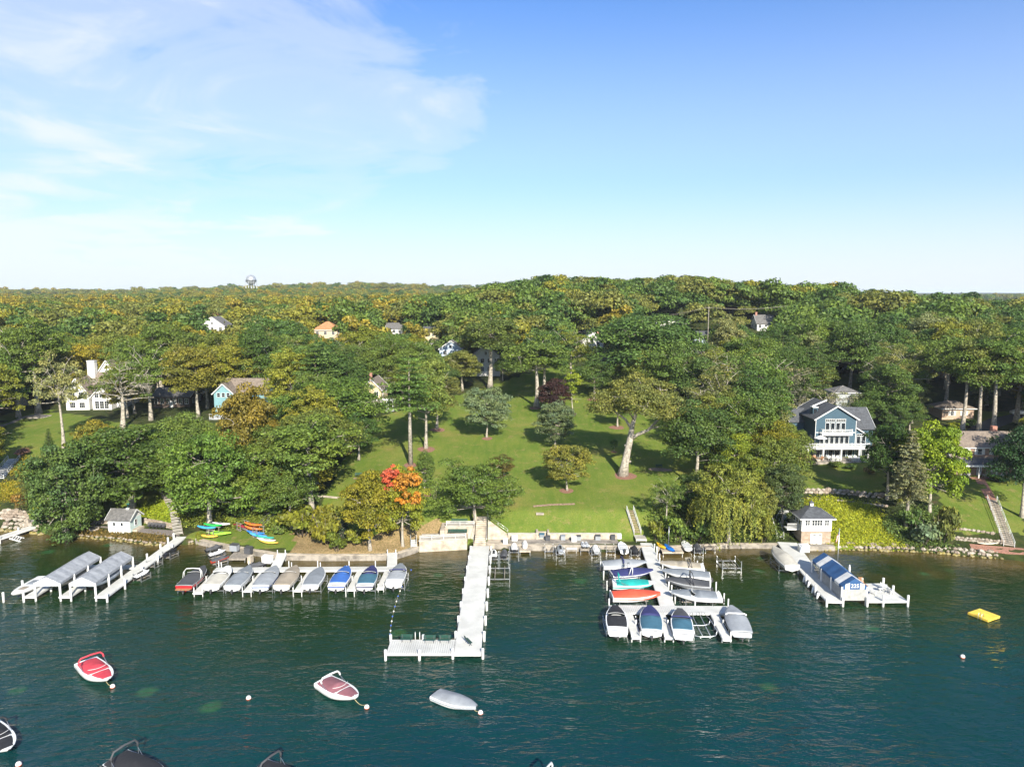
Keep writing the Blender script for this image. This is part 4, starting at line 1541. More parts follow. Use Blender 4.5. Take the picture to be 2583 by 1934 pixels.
REDG = mat('red_gelcoat', (0.42, 0.02, 0.025), 0.2, 0.05, coat=0.5)
BLUEGEL = mat('blue_gelcoat', (0.02, 0.06, 0.24), 0.2, 0.05, coat=0.5)
TEALGEL = mat('teal_gelcoat', (0.02, 0.27, 0.26), 0.2, 0.05, coat=0.5)
NAVYGEL = mat('navy_gelcoat', (0.015, 0.02, 0.08), 0.2, 0.05, coat=0.5)
BLKGEL = mat('black_gelcoat', (0.015, 0.015, 0.018), 0.2, 0.05, coat=0.5)
SILV = mat('silver_gelcoat', (0.40, 0.42, 0.44), 0.3, 0.06, metal=0.4)
full = lambda c, pk=0.55, h=0.42, drop=0.16: (c, 0.02, 0.99, 1.02, pk, h, drop)
LB = [
    (-48.1, 102.6, 'black covered ski boat with red stern and a white tower', dict(hull=REDG, covers=[full('charcoal', .5, .42, .1)], arch=(WHITE, .42, 1.25, .5), platform=TEAK)),
    (-44.2, 102.7, 'cream covered white boat beside the black ski boat', dict(covers=[('cream', .04, .60, .98, .5, .50, .1), ('white', .6, .97, .95, .66, .22, .05)])),
    (-41.0, 102.6, 'grey-blue covered boat with blue lift bunks next to the cream covered boat', dict(covers=[full('grey', .5, .55, .15)])),
    (-36.9, 102.6, 'grey covered white boat with a blue stripe and rumpled cover', dict(covers=[full('lgrey', .5, .40, .05)], stripe=BLUEGEL)),
    (-33.8, 102.7, 'taupe covered boat at the dock before the kayak lawn', dict(covers=[full('taupe', .52, .50, .1)], stripe=mat('tan_gelcoat', (.45, .4, .32), .3, .05))),
    (-29.7, 102.5, 'small grey covered boat with rounded bow next to the taupe one', dict(covers=[full('grey', .5, .30, .2)], wind=False, L=5.2)),
    (-25.8, 102.7, 'bright blue covered white boat at the dock before the kayak lawn', dict(covers=[('blue', .16, .60, .97, .5, .5, .05), ('blue', .60, .97, .93, .64, .25, .03)], stripe=BLUEGEL)),
    (-21.7, 102.7, 'dark slate-blue covered boat at the dock before the kayak lawn', dict(covers=[('slate', .12, .60, .98, .5, .45, .05), ('navy', .6, .98, .95, .64, .25, .05)], stripe=NAVYGEL)),
    (-17.5, 103.6, 'grey covered white boat with a navy band at the dock before the kayak lawn', dict(covers=[('lgrey', .20, .60, .95, .5, .42, .03), ('grey', .60, .98, .93, .64, .32, .03)], bimini=('navy', .62, .42, -.1))),
]
for i, (x, y, lab, kw) in enumerate(LB):
    L = kw.pop('L', 5.9)
    make_boat(lab, x, y + .1, 0.66, radians(rnd.uniform(-1.5, 1.5)), L=L * 1.08, B=2.75, **kw)
    lift('metal lift under the ' + (lab.split(' at ')[0] if i in (3, 8) else lab.split(' with ')[0].split(' at ')[0].split(' beside ')[0].split(' next ')[0]), x, y - .1, 0, 2.85, 3.8, 1.55)

# ---- right boat dock
sp_posts = []
for i in range(7):
    y = 97.5 + i * 3.2
    xx = 21.7 + (y - 94.8) * 0.0656
    sp_posts += [(xx + 1.15, y, 1.75), (xx + 1.45, y - 0.55, 1.45)]
dock('boat_dock', 'white dock with a long spine and a cross arm, boats on both sides',
     [(21.7, 94.6, 23.35, 119.3, 2.0, 0.78, 0.95), (13.6, 93.6, 30.2, 93.3, 2.3, 0.77), (15.85, 92.4, 15.8, 85.4, 1.05, 0.74), (20.3, 92.4, 19.95, 85.3, 1.05, 0.74), (27.6, 92.2, 27.15, 84.9, 1.05, 0.74)],
     sp_posts + [(13.6, 94.9, 1.7), (30.2, 94.6, 1.8), (25.6, 94.7, 1.4)] + [(x + s * .55, y, 1.4) for x in (15.8, 20.0, 27.3) for s in (-1, 1) for y in (85.7, 89)] +
     [(14.2, y, 1.5) for y in (98.2, 101.6, 105.5, 109.3)] + [(29.6, y, 1.75) for y in (97.4, 101.4, 105.0, 109.0)] + [(30.3, y - .5, 1.6) for y in (97.4, 101.4, 105.0, 109.0)], post_r=0.10)
boat_at('white boat under a pale grey cover with a folded navy bimini', (1518, 1421), (1622, 1419), 1.45, keel=.5, B=2.6, covers=[full('lgrey', .5, .55, .12)], bimini=('navy', .45, .75, .3), wind=False)
boat_at('navy and white wakeboard boat with a white arch under a navy cover', (1540, 1445), (1638, 1440), 1.5, keel=.55, B=2.7, stripe=NAVYGEL, covers=[full('navy', .55, .6, .05)], arch=(WHITE, .40, 1.15, .55), wind=False)
boat_at('white boat with a bright teal cover', (1543, 1468), (1645, 1471), 1.5, keel=.55, B=2.75, stripe=TEALGEL, covers=[('teal', .10, .86, .88, .5, .35, .02)], bimini=('teal', .30, 1.1, -.8), wind=False, drive='outboard')
boat_at('boat under a bright red-orange cover', (1541, 1498), (1655, 1497), 1.6, keel=.6, B=2.8, covers=[full('red', .45, .62, .34)], wind=False)
boat_at('tan covered white boat with a teal bottom', (1778, 1427), (1668, 1421), 1.5, keel=.55, B=2.7, bottom=TEALGEL, covers=[('tan', .08, .62, .96, .5, .42, .03), ('tan', .62, .95, .9, .68, .2, .03)], wind=False, arch=(DARKMET, .3, .7, .2))
boat_at('white boat with a flat grey cover and black hull bottom', (1794, 1449), (1677, 1441), 1.5, keel=.55, B=2.7, bottom=BLKGEL, covers=[full('grey', .55, .40, .0)], wind=False)
boat_at('black covered wakeboard boat with a black tower', (1794, 1473), (1688, 1463), 1.5, keel=.55, B=2.75, hull=SILV, covers=[full('charcoal', .5, .50, .3)], arch=(BLKGEL, .40, 1.35, .6), wind=False)
boat_at('big white bowrider with grey covers, nearest the cross arm', (1822, 1500), (1697, 1494), 1.6, keel=.6, B=2.85, covers=[('grey', .10, .55, .93, .45, .38, .02), ('grey', .64, .95, .88, .7, .22, .02)], wind=.6)
boat_at('white runabout with a black cover on the cross arm, nearest the long pier', (1559, 1592), (1552, 1531), 1.5, keel=.5, B=2.85, L=6.5, covers=[('black', .18, .60, .90, .5, .42, .02), ('black', .66, .97, .9, .7, .25, .02)], wind=.6, platform=GEL)
boat_at('runabout under a dark blue-green cover and navy bow cover', (1645, 1592), (1639, 1533), 1.5, keel=.5, B=2.9, L=6.4, covers=[('slate', .08, .62, .97, .5, .5, .05), ('navy', .62, .98, .96, .66, .3, .05)], wind=False)
boat_at('white stern runabout with slate cover beside the empty lift', (1725, 1602), (1715, 1538), 1.5, keel=.5, B=2.8, L=6.5, covers=[('slate', .20, .62, .92, .5, .42, .03), ('charcoal', .64, .97, .9, .68, .25, .02)], bimini=('navy', .60, .5, -.1), wind=False, platform=GEL)
boat_at('silver-grey covered boat on the cross arm, beside the empty tube lift', (1872, 1592), (1847, 1536), 1.5, keel=.5, B=2.85, L=6.5, hull=SILV, covers=[full('lgrey', .55, .5, .03)], bimini=('white', .62, .5, 0), wind=False, platform=SILV)
for nm, x, y, rz in (('teal covered boat', 17.4, 101.3, pi / 2), ('red-orange covered boat', 17.2, 97.6, pi / 2), ('navy wakeboard boat', 17.5, 104.9, pi / 2), ('pale grey boat by the seawall', 17.6, 108.6, pi / 2),
                     ('tan covered boat', 26.8, 107.8, pi / 2), ('flat grey covered boat', 26.8, 104.4, pi / 2), ('black tower boat', 26.6, 101.0, pi / 2), ('big white bowrider', 26.5, 97.2, pi / 2),
                     ('black covered runabout', 13.6, 89.2, 0), ('dark blue-green covered runabout', 18.0, 89.2, 0), ('slate covered runabout', 22.1, 88.6, 0), ('silver-grey covered boat', 29.4, 89.2, 0)):
    lift('metal lift beneath the ' + nm, x, y, rz, 2.7, 3.8, 1.35 if rz else 1.2)


def tube_lift():
    t = thing('boat_lift', 'empty round-tube lift between two runabouts on the cross arm', 'boat lift', (24.9, 88.9, 0))
    for sx in (-1, 1):
        b = MB()
        b.tube([(sx * .45, 3, 1.1), (sx * .55, 1.5, .8), (sx * .5, -2.6, .55)], .055, 7)
        b.build('bunk', ALU, t)
    for y in (-2.2, 1.0):
        b = MB()
        b.tube([(-1.5, y, 1.0), (-1.35, y, .35), (-.6, y, .18), (.6, y, .18), (1.35, y, .35), (1.5, y, 1.0)], .06, 7)
        b.build('cradle', ALU, t)
    for sx in (-1, 1):
        b = MB()
        b.tube([(sx * 1.5, -2.2, 1.0), (sx * 1.5, 1.0, 1.0), (sx * 1.1, 3.0, 1.1)], .05, 7)
        b.tube([(sx * .6, -2.2, .2), (sx * .6, -2.2, -1.2)], .05, 6)
        b.build('side_rail', ALU, t)


tube_lift()

# ---- moored boats and buoys
def moored(label, s, b, **k):
    k.setdefault('fb', 1.12)
    return boat_at(label, s, b, .9, keel=-.16, **k)


moored('moored white boat with red covers and a folded red bimini', (216, 1664), (270, 1712), B=2.75, L=6.5, covers=[('crimson', .06, .62, .86, .5, .42, .02), ('crimson', .68, .93, .74, .72, .15, .01)], bimini=('crimson', .42, 1.15, -.9), wind=.63, wind_glass=False)
moored('moored white boat with plum covers and a white bimini bow', (815, 1712), (893, 1757), B=2.6, L=5.7, covers=[('plum', .06, .60, .88, .5, .45, .02), ('plum', .66, .93, .76, .7, .2, .01)], bimini=('white', .34, 1.0, -.5), wind=.61, wind_glass=False)
moored('moored small boat wholly under a light grey cover', (1098, 1740), (1192, 1775), B=2.15, L=5.0, fb=.85, covers=[full('lgrey', .55, .42, .28)], wind=False, drive=None)
make_boat('moored white boat with black covers beyond the red covered boat', -51.0, 65.2, -.28, radians(-128), L=6.4, B=2.85, covers=[('black', .06, .62, .86, .5, .45, .02), ('black', .68, .93, .76, .72, .2, .01)], bimini=('black', .4, 1.0, -.6), wind=.63, wind_glass=False)
make_boat('moored boat under a glossy black cover with a grey arch and small flag', -34.6, 60.6, -.28, radians(-118), L=6.4, B=2.85, hull=BLKGEL, covers=[full('black', .5, .5, .1)], bimini=('charcoal', .22, 1.6, .1), wind=False)
make_boat('moored black covered boat with a grey and white arch', -20.6, 59.2, -.28, radians(-118), L=6.5, B=2.75, hull=BLKGEL, covers=[full('black', .5, .45, .1)], bimini=('charcoal', .22, 1.5, .2), wind=False)
make_boat('moored boat of which only the white arch top shows', 4.0, 57.6, -.28, radians(-118), L=6.0, B=2.75, covers=[full('black', .5, .45, .1)], bimini=('white', .30, 1.6, .1), wind=False)

BUOYM = mat('buoy_white', (0.75, 0.72, 0.68), 0.5, 0.08)
BUOYR = mat('buoy_red', (0.55, 0.12, 0.06), 0.5, 0.08)


def buoy(label, u, v):
    p = W_(u, v, .15)
    t = thing('mooring_buoy', label, 'buoy', (p.x, p.y, 0))
    b = MB()
    b.ball((0, 0, .14), .27, 14, 9)
    b.build('float', BUOYM, t)
    b = MB()
    b.lathe([(.262, .02), (.278, .06), (.278, .10), (.264, .12)], 14)
    b.build('band', BUOYR, t)
    b = MB()
    b.tube([(0, 0, .40), (0, 0, .50), (.06, 0, .52)], .025, 6)
    b.build('ring', DARKMET, t)
    return p


ROPE = mat('rope', (0.40, 0.33, 0.16), 0.9, 0.2)


def mooring_rope(label, p, q):
    b = MB()
    pts = [Vector(p).lerp(Vector(q), i / 8) - Vector((0, 0, .35 * sin(pi * i / 8))) for i in range(9)]
    b.tube(pts, .035, 5)
    tag(b.build('mooring_rope', ROPE), label, 'rope')


bp = buoy('white buoy at the bow of the moored red covered boat', 284, 1730)
q_ = W_(266, 1714, .6)
mooring_rope('rope from the red covered boat to its buoy', (q_.x, q_.y, .55), (bp.x, bp.y, .42))
buoy('white buoy floating alone between the red and the plum covered boats', 627, 1759)
bp = buoy('white buoy at the bow of the moored plum covered boat', 925, 1782)
q_ = W_(893, 1760, .6)
mooring_rope('rope from the plum covered boat to its buoy', (q_.x, q_.y, .55), (bp.x, bp.y, .42))
bp = buoy('white buoy at the bow of the moored light grey covered boat', 1212, 1796)
q_ = W_(1190, 1780, .5)
mooring_rope('rope from the light grey covered boat to its buoy', (q_.x, q_.y, .5), (bp.x, bp.y, .42))
buoy('white buoy floating alone near the yellow raft', 2428, 1655)
buoy('white buoy at the bow of the white boat with black covers', 47, 1926)

# rope of small swim floats
fl = thing('swim_rope', 'rope of little white and blue floats closing the swimming area', 'float line', (-15, 95, 0))
FB = mat('float_blue', (0.05, 0.12, 0.5), .4, .05)
fpts = [(1037, 1437), (1030, 1449), (1024, 1458), (1019, 1470), (1014, 1479), (1009, 1490), (1004, 1503), (1000, 1516), (996, 1529), (993, 1541), (990, 1554), (988, 1566), (986, 1577), (985, 1590), (984, 1599)]
rp = []
fmw, fmb = MB(), MB()
fmw.ball((0, 0, 0), .13, 8, 5, (.8, 1.3, .8))
mw = fmw.mesh('float', BUOYM)
fmb.ball((0, 0, 0), .13, 8, 5, (.8, 1.3, .8))
mb_ = fmb.mesh('float', FB)
for i, (u, v) in enumerate(fpts):
    p = W_(u, v, .05)
    rp.append((p.x + 15, p.y - 95, .04))
    link('float', mw if i % 2 else mb_, fl, (p.x + 15, p.y - 95, .06))
b = MB()
b.tube(rp, .02, 4)
b.build('rope', ROPE, fl)

# yellow swim raft
YELP = mat('yellow_paint', (0.80, 0.55, 0.07), .5, .12, 1.5)
rc = (W_(2447, 1547, .3) + W_(2517, 1551, .3) + W_(2475, 1534, .3) + W_(2488, 1566, .3)) / 4
rt = thing('swim_raft', 'yellow plank swim raft with a little metal ladder', 'raft', (rc.x, rc.y, 0), radians(27))
for i in range(13):
    b = MB()
    b.box(-1.35, 1.35, -1.3 + i * .2, -1.3 + i * .2 + .19, .30, .36)
    b.build('plank', YELP, rt)
b = MB()
for x0, x1, y0, y1 in ((-1.37, 1.37, -1.34, -1.31), (-1.37, 1.37, 1.31, 1.34), (-1.40, -1.37, -1.34, 1.34), (1.37, 1.40, -1.34, 1.34)):
    b.box(x0, x1, y0, y1, .08, .35)
b.build('skirt', YELP, rt)
b = MB()
for x in (-1, 1):
    b.box(x - .3, x + .3, -1.25, 1.25, -.2, .28)
b.build('pontoon', DARKMET, rt)
b = MB()
for y in (-.5, -.1):
    b.tube([(-1.0, y, .36), (-1.0, y, .85), (-1.45, y, .8), (-1.5, y, -.3)], .03, 6)
b.build('ladder', ALU, rt)

# ================================================================== the shore
def strip_wall(name, label, px, z0, z1, w, m, off=0.0, cat='wall'):
    """wall following the waterline between two picture columns"""
    t = thing(name, label, cat, (0, 0, 0))
    pts = [W_(u, v, 0) for u, v in px]
    t.location = (pts[0].x, pts[0].y, 0)
    b, c = MB(), MB()
    for a, e in zip(pts, pts[1:]):
        a2, e2 = Vector((a.x - pts[0].x, a.y - pts[0].y + off, (z0 + z1) / 2)), Vector((e.x - pts[0].x, e.y - pts[0].y + off, (z0 + z1) / 2))
        d = (e2 - a2).normalized() * 0.04
        b.bar(a2 - d, e2 + d, w, z1 - z0)
        up = Vector((0, 0, (z1 - z0) / 2 + .05))
        c.bar(a2 - d + up, e2 + d + up, w + .12, .10)
    b.build('wall_face', m, t)
    c.build('coping', CONC if m is not CONC else CONCW, t)
    return t


strip_wall('seawall', 'low curved grey concrete seawall along the kayak lawn', [(497, 1371), (570, 1387), (635, 1399), (711, 1411), (823, 1413), (963, 1412), (1003, 1408), (1054, 1391)], -.8, .92, .55, CONCG)
strip_wall('seawall', 'straight grey concrete seawall behind the row of watercraft', [(1225, 1381), (1300, 1387), (1640, 1391)], -.8, .90, .5, CONCG)
strip_wall('seawall', 'grey seawall under the willow', [(1655, 1391), (1827, 1382), (1961, 1382)], -.8, .78, .5, CONCG)


def rail(label, pts, h=.95, mid=1, m=None, name='railing', pick=0.0, cat='railing'):
    m = m or WHITE
    t = thing(name, label, cat, pts[0])
    o = Vector(pts[0])
    P_ = [Vector(p) - o for p in pts]
    r = MB()
    for a, e in zip(P_, P_[1:]):
        for k in range(mid + 1):
            z = h * (1 - k / (mid + 1) * .8)
            r.bar(a + Vector((0, 0, z)), e + Vector((0, 0, z)), .05)
    r.build('rail', m, t)
    pb = MB()
    pb.box(-.04, .04, -.04, .04, -.1, h + .03)
    me_ = pb.mesh('post', m)
    for p in P_:
        link('post', me_, t, p)
    if pick:
        q = MB()
        for a, e in zip(P_, P_[1:]):
            n_ = max(2, int((e - a).length / pick))
            for i in range(1, n_):
                c_ = a.lerp(e, i / n_)
                q.box(c_.x - .015, c_.x + .015, c_.y - .015, c_.y + .015, c_.z + .1, c_.z + h)
        tag(q.build('pickets', m, t), kind='stuff')
    return t


# concrete terrace, benches and stairs at the head of the long pier
tr = thing('terrace', 'concrete terrace of two levels beside the pier stairs', 'terrace', (-12, 118, 0))
b = MB()
b.prism([(-3.9, -.65), (4.2, .6), (4.2, 4.0), (-3.9, 3.2)], -.8, 1.95)
b.build('lower_wall', CONC, tr)
b = MB()
b.prism([(-3.98, -.75), (4.25, .5), (4.25, .9), (-3.98, -.35)], 1.953, 2.07)
b.build('coping', CONCW, tr)
b = MB()
b.prism([(.2, 3.4), (5.4, 3.4), (5.4, 6.2), (.2, 6.2)], 0, 3.25)
b.prism([(-.6, 1.9), (.2, 1.9), (.2, 6.2), (-.6, 6.2)], 0, 3.0)
b.build('upper_wall', CONC, tr)
b = MB()
b.box(.1, 5.4, 3.3, 3.6, 3.253, 3.36)
b.build('upper_coping', CONCW, tr)
rail('white mesh railing along the front of the concrete terrace', [(-15.8, 117.6, 2.06), (-13.8, 117.9, 2.06), (-11.8, 118.2, 2.06), (-9.8, 118.5, 2.06), (-8.0, 118.8, 2.06)], .8, 1, pick=.14)
rail('white railing before the upper green bench', [(-11.6, 121.5, 3.35), (-9.2, 121.5, 3.35), (-6.7, 121.5, 3.35)], .8, 1, pick=.14)
bench('long green bench on the lower terrace level', -9.6, 120.9, 1.96, 0, 3.4)
bench('long green bench on the upper terrace under the oak', -9.4, 122.7, 3.26, 0, 2.9)
st = thing('concrete_stairs', 'concrete stairs climbing from the pier to the lawn', 'stairs', (-5.5, 118.4, 0))
for i in range(15):
    b = MB()
    b.box(-.95, .95, i * .40, i * .40 + .42, -.3, .95 + .21 * i + .21)
    b.build('step', CONC, st)
b = MB()
b.box(-1.15, -.97, -.1, 6.2, -.3, 1.2)
b.build('cheek_wall', CONC, st)
b = MB()
for x in (-1.2, 1.12):
    b.tube([(x, 0, 1.2), (x, 0, 2.1), (x, 6, 5.1), (x, 6, 4.2)], .03, 6)
b.build('handrail', ALU, st)
rw = thing('ramp_wall', 'pale sloping concrete apron with a steel handrail beside the pier stairs', 'concrete ramp', (-4.3, 118.8, 0))
b = MB()
b.add([(0, .2, .93), (3.6, .0, .93), (3.6, 2.3, .98), (0, 2.3, .98), (0, 5.2, 3.6), (3.6, 2.9, 1.7)], [(0, 1, 2, 3), (3, 2, 5, 4)])
b.add([(0, .2, -.5), (3.6, 0, -.5), (3.6, 0, .93), (0, .2, .93)], [(0, 1, 2, 3)])
b.add([(0, .2, -.5), (0, .2, .93), (0, 2.3, .98), (0, 5.2, 3.6), (0, 5.2, -.5)], [(0, 1, 2, 3, 4)])
b.add([(3.6, 0, -.5), (3.6, 2.9, -.5), (3.6, 2.9, 1.7), (3.6, 2.3, .98), (3.6, 0, .93)], [(0, 1, 2, 3, 4)])
b.build('apron', CONC, rw)
b = MB()
for dz in (.5, .95):
    b.tube([(0.05, 5.1, 3.5 + dz), (3.55, 2.85, 1.7 + dz)], .03, 6)
for f in (0, .5, 1):
    b.tube([(.05 + 3.5 * f, 5.1 - 2.25 * f, 3.4 - 1.8 * f), (.05 + 3.5 * f, 5.1 - 2.25 * f, 4.48 - 1.8 * f)], .03, 6)
b.build('handrail', ALU, rw)
wl = thing('retaining_wall', 'long low beige wall at the foot of the lawn', 'wall', (8, 121.35, 0))
b = MB()
b.box(-8.7, -3.4, -.15, .15, .3, 1.95)
b.box(-1.7, 10.6, -.15, .15, .3, 1.95)
b.build('wall_face', CONC, wl)
b = MB()
b.box(-8.75, -3.4, -.2, .22, 1.953, 2.03)
b.box(-1.7, 10.65, -.2, .22, 1.953, 2.03)
b.build('coping', CONCW, wl)
b = MB()
for i in range(4):
    b.box(-3.35, -1.75, i * .35 - .1, i * .35 + .27, .2, 1.2 + .24 * i)
b.box(-3.75, -3.37, -.3, 1.6, .3, 2.2)
b.box(-1.73, -1.4, -.3, 1.6, .3, 2.2)
b.build('notch_steps', CONC, wl)
b = MB()
b.box(-8.6, 10.6, -2.35, -.17, .6, .985)
b.build('walk_slab', CONCG, wl)
b = MB()
b.box(-.7, .7, -.6, .6, -.1, .12)
o = b.build('well_cover', CONC)
g = G(1362, 1295)
o.location = (g.x, g.y, g.z + .02)
tag(o, 'square concrete cover set in the lawn bank', 'cover')


# ------------------------------------------------------------------ stones
def stone_mesh(seed, m, sq=.7):
    r = random.Random(seed)
    b = MB()
    n_, k_ = 7, 4
    vs = []
    for i in range(k_ + 1):
        t_ = pi * i / k_
        for j in range(n_):
            a = 2 * pi * j / n_
            q = 1 + r.uniform(-.22, .22)
            vs.append((q * sin(t_) * cos(a) * 1.15, q * sin(t_) * sin(a) * .9, q * cos(t_) * sq))
    fs = [(i * n_ + j, (i + 1) * n_ + j, (i + 1) * n_ + (j + 1) % n_, i * n_ + (j + 1) % n_) for i in range(k_) for j in range(n_)]
    b.add(vs, fs)
    return b.mesh('stone', m)


SM = {k: [stone_mesh(i + 10 * j, m) for i in range(4)] for j, (k, m) in enumerate((('dry', STONE), ('pale', STONEL), ('wet', STONEW)))}


def riprap(label, px, rows, size, step, name='riprap', zb=0.0):
    P_ = [W_(u, v, 0) for u, v in px]
    t = thing(name, label, 'stones', (P_[0].x, P_[0].y, 0))
    for a, e in zip(P_, P_[1:]):
        n_ = max(1, int((e - a).length / step))
        for i in range(n_):
            c_ = a.lerp(e, (i + .5) / n_)
            for r in range(rows):
                kind = 'wet' if r == 0 else rnd.choice(('dry', 'pale', 'pale'))
                s = size * rnd.uniform(.55, 1.5)
                link('stone', rnd.choice(SM[kind]), t, (c_.x - P_[0].x + rnd.uniform(-.4, .4) * step, c_.y - P_[0].y - .1 + r * size * 1.05 + rnd.uniform(-.25, .25), zb + .08 + r * size * .62),
                     rnd.uniform(0, 6.28), (s * .62, s * .62, s * .62))


riprap('bank of tumbled boulders at the water from the stone boathouse to the brick steps', [(2020, 1384), (2033, 1387), (2166, 1387), (2320, 1391), (2425, 1401), (2530, 1410)], 3, .55, .72)
riprap('line of small shore stones before the white boat hut', [(195, 1355), (300, 1363), (374, 1374), (440, 1375), (490, 1371)], 2, .42, .62)
riprap('shore stones beside the short white dock with steps', [(0, 1338), (60, 1343), (110, 1348)], 4, .75, 1.0)


def stone_wall(label, px, rows, size, m='pale', off=0):
    P_ = [G(u, v) for u, v in px]
    t = thing('stone_wall', label, 'wall', P_[0])
    for a, e in zip(P_, P_[1:]):
        n_ = max(1, int((e - a).length / (size * 1.05)))
        for i in range(n_):
            for r in range(rows):
                c_ = a.lerp(e, (i + .5 + .5 * (r % 2)) / n_) - P_[0]
                s = size * rnd.uniform(.7, 1.35) * .58
                link('stone', rnd.choice(SM[rnd.choice((m, 'pale', 'dry'))]), t, (c_.x, c_.y + r * .12, c_.z + .1 + r * size * .62), rnd.uniform(-.4, .4), (s, s * .8, s))


stone_wall('boulder retaining wall below the blue house lawn', [(2026, 1243), (2090, 1243), (2150, 1248), (2226, 1256)], 2, .85)
stone_wall('lower row of boulders in the bank above the stone boathouse', [(2035, 1259), (2120, 1265), (2240, 1278)], 1, .6)
stone_wall('low pale stone terrace wall in the brick house lawn, upper one', [(2375, 1332), (2450, 1338), (2510, 1347)], 1, .6)
stone_wall('low pale stone terrace wall in the brick house lawn, lower one', [(2395, 1360), (2440, 1364), (2530, 1372)], 2, .55)
stone_wall('reddish stone wall behind the white boat hut', [(228, 1322), (275, 1320)], 2, .6, 'dry')
stone_wall('reddish stone wall between the white boat hut and the garden stairs', [(358, 1318), (400, 1326), (440, 1334)], 3, .5, 'dry')
stone_wall('tall stone wall above the short white dock', [(0, 1308), (50, 1310), (80, 1316)], 4, .8, 'dry')
gv = MB()
gp = [G(u, v) for u, v in ((205, 1345), (230, 1325), (440, 1338), (455, 1352), (400, 1358), (300, 1352))]
gv.add([(p.x, p.y, p.z + .05) for p in gp], [tuple(range(len(gp)))])
tag(gv.build('gravel_yard', mat('gravel', (.22, .19, .17), .95, .3, 6, .7)), kind='structure')

# ------------------------------------------------------------------ small craft
def jetski(label, X, Y, z=.5, rz=0.0, body=None, seat=None, cover=None, L=2.9, B=1.1):
    t = thing('jet_ski', label, 'jet ski', (X, Y, z), rz)
    body, seat = body or GEL, seat or RUBBER
    def w(q):
        return B / 2 * (0.86 + .14 * sm(q / .3)) if q < .45 else B / 2 * max(.03, 1 - ((q - .45) / .55) ** 2.6) ** .8
    qs = [i / 11 for i in range(12)]
    h_ = MB()
    for s in (-1, 1):
        h_.grid([[(0, (q - .5) * L, .18 * max(0, q - .6) * 3), (s * w(q) * .85, (q - .5) * L, .16 + .2 * q ** 3), (s * w(q), (q - .5) * L, .40 + .14 * q)] for q in qs], flip=s > 0)
    h_.add([(-w(0), -L / 2, .4), (-w(0) * .85, -L / 2, .16), (0, -L / 2, 0), (w(0) * .85, -L / 2, .16), (w(0), -L / 2, .4)], [(0, 1, 2, 3, 4)])
    h_.build('hull', seat if body is GEL else body, t)
    d = MB()
    prof = lambda q: .10 + (.30 if .12 < q < .62 else .30 * sm((.95 - q) / .33) if q >= .62 else .30 * sm(q / .12)) + (.22 * exp(-((q - .64) / .10) ** 2))
    d.grid([[(u * w(q), (q - .5) * L, .41 + .14 * q + prof(q) * max(0, 1 - abs(u) ** (1.2 if q < .6 else 2)) * .9) for u in (-1, -.75, -.45, -.2, 0, .2, .45, .75, 1)] for q in qs])
    d.build('cover' if cover else 'deck', cover or body, t)
    if not cover:
        s_ = MB()
        s_.grid([[(u * .19, (q - .5) * L, .44 + .14 * q + prof(q) * (1 - .3 * abs(u)) + .02) for u in (-1, -.4, .4, 1)] for q in [.14 + .42 * i / 6 for i in range(7)]])
        s_.build('seat', seat, t)
        hb_ = MB()
        hb_.tube([(-.36, .22 * L * .5, 1.05), (-.1, .30 * L * .5, 1.12), (.1, .30 * L * .5, 1.12), (.36, .22 * L * .5, 1.05)], .03, 6)
        hb_.tube([(0, .3 * L * .5, .8), (0, .3 * L * .5, 1.12)], .04, 6)
        hb_.build('handlebar', DARKMET, t)
    return t


def pwc_lift(label, X, Y, rz=0.0):
    return lift(label, X, Y, rz, 1.5, 1.9, 1.25, z=.42)


GB, GD = COVERS['lgrey'], COVERS['charcoal']
RED_ = mat('red_plastic', (.5, .06, .03), .35, .08)
JS = [(1246, 1396, 'white jet ski with black sides beside the pier', dict(body=GEL)), (1272, 1395, 'all-black jet ski with a grey pattern beside the pier', dict(body=BLKGEL, cover=GD)),
      (1297, 1379, 'black jet ski with a white seat cover by the concrete apron', dict(body=BLKGEL, cover=COVERS['white'])), (1413, 1384, 'grey and black jet ski between two dock lockers', dict(body=SILV)),
      (1502, 1384, 'white and silver jet ski at the end of the beige wall', dict(body=SILV, cover=COVERS['white'])), (1600, 1386, 'black covered jet ski beside the white skiff', dict(body=BLKGEL, cover=BLACK)),
      (1758, 1380, 'black and white jet ski by the willow', dict(body=BLKGEL, cover=GD))]
for u, v, lab, kw in JS:
    p = W_(u, v, .8)
    jetski(lab, p.x, p.y - .3, .5, rnd.uniform(-.05, .05), **kw)
    pwc_lift('small lift carrying the ' + lab.split(' b')[0 if ' with ' not in lab else 0].split(' with ')[0].split(' at ')[0] + (' by the willow' if 'willow' in lab else ' at the seawall'), p.x, p.y - .3)
for u, v, lab, kw, rz in ((548, 1396, 'white and black jet ski on the lift beside the wooden platform', dict(body=GEL), -.7), (540, 1384, 'black jet ski behind the white one by the kayak lawn', dict(body=BLKGEL, cover=GD), -.75),
                          (555, 1411, 'black and red jet ski beside the grey wooden platform', dict(body=RED_, cover=GD), -.8), (648, 1427, 'black jet ski with yellow trim beside the white dock locker', dict(body=BLKGEL, cover=GD), -1.4),
                          (358, 1449, 'white and black jet ski beside the canopy dock', dict(body=GEL), -.3), (430, 1394, 'dark jet ski on the lift near the canopy dock ramp', dict(body=BLKGEL), -.3)):
    p = W_(u, v, .8)
    jetski(lab, p.x, p.y, .5, rz, **kw)
    pwc_lift('lift holding the ' + lab, p.x, p.y, rz)
p = W_(390, 1422, .4)
pwc_lift('empty little lift beside the canopy dock', p.x, p.y, -.2)
p = W_(1539, 1381, .6)
pwc_lift('empty dark lift beside the white skiff', p.x, p.y)
p = W_(1385, 1381, .6)
pwc_lift('empty lift with a dark locker behind it', p.x, p.y)
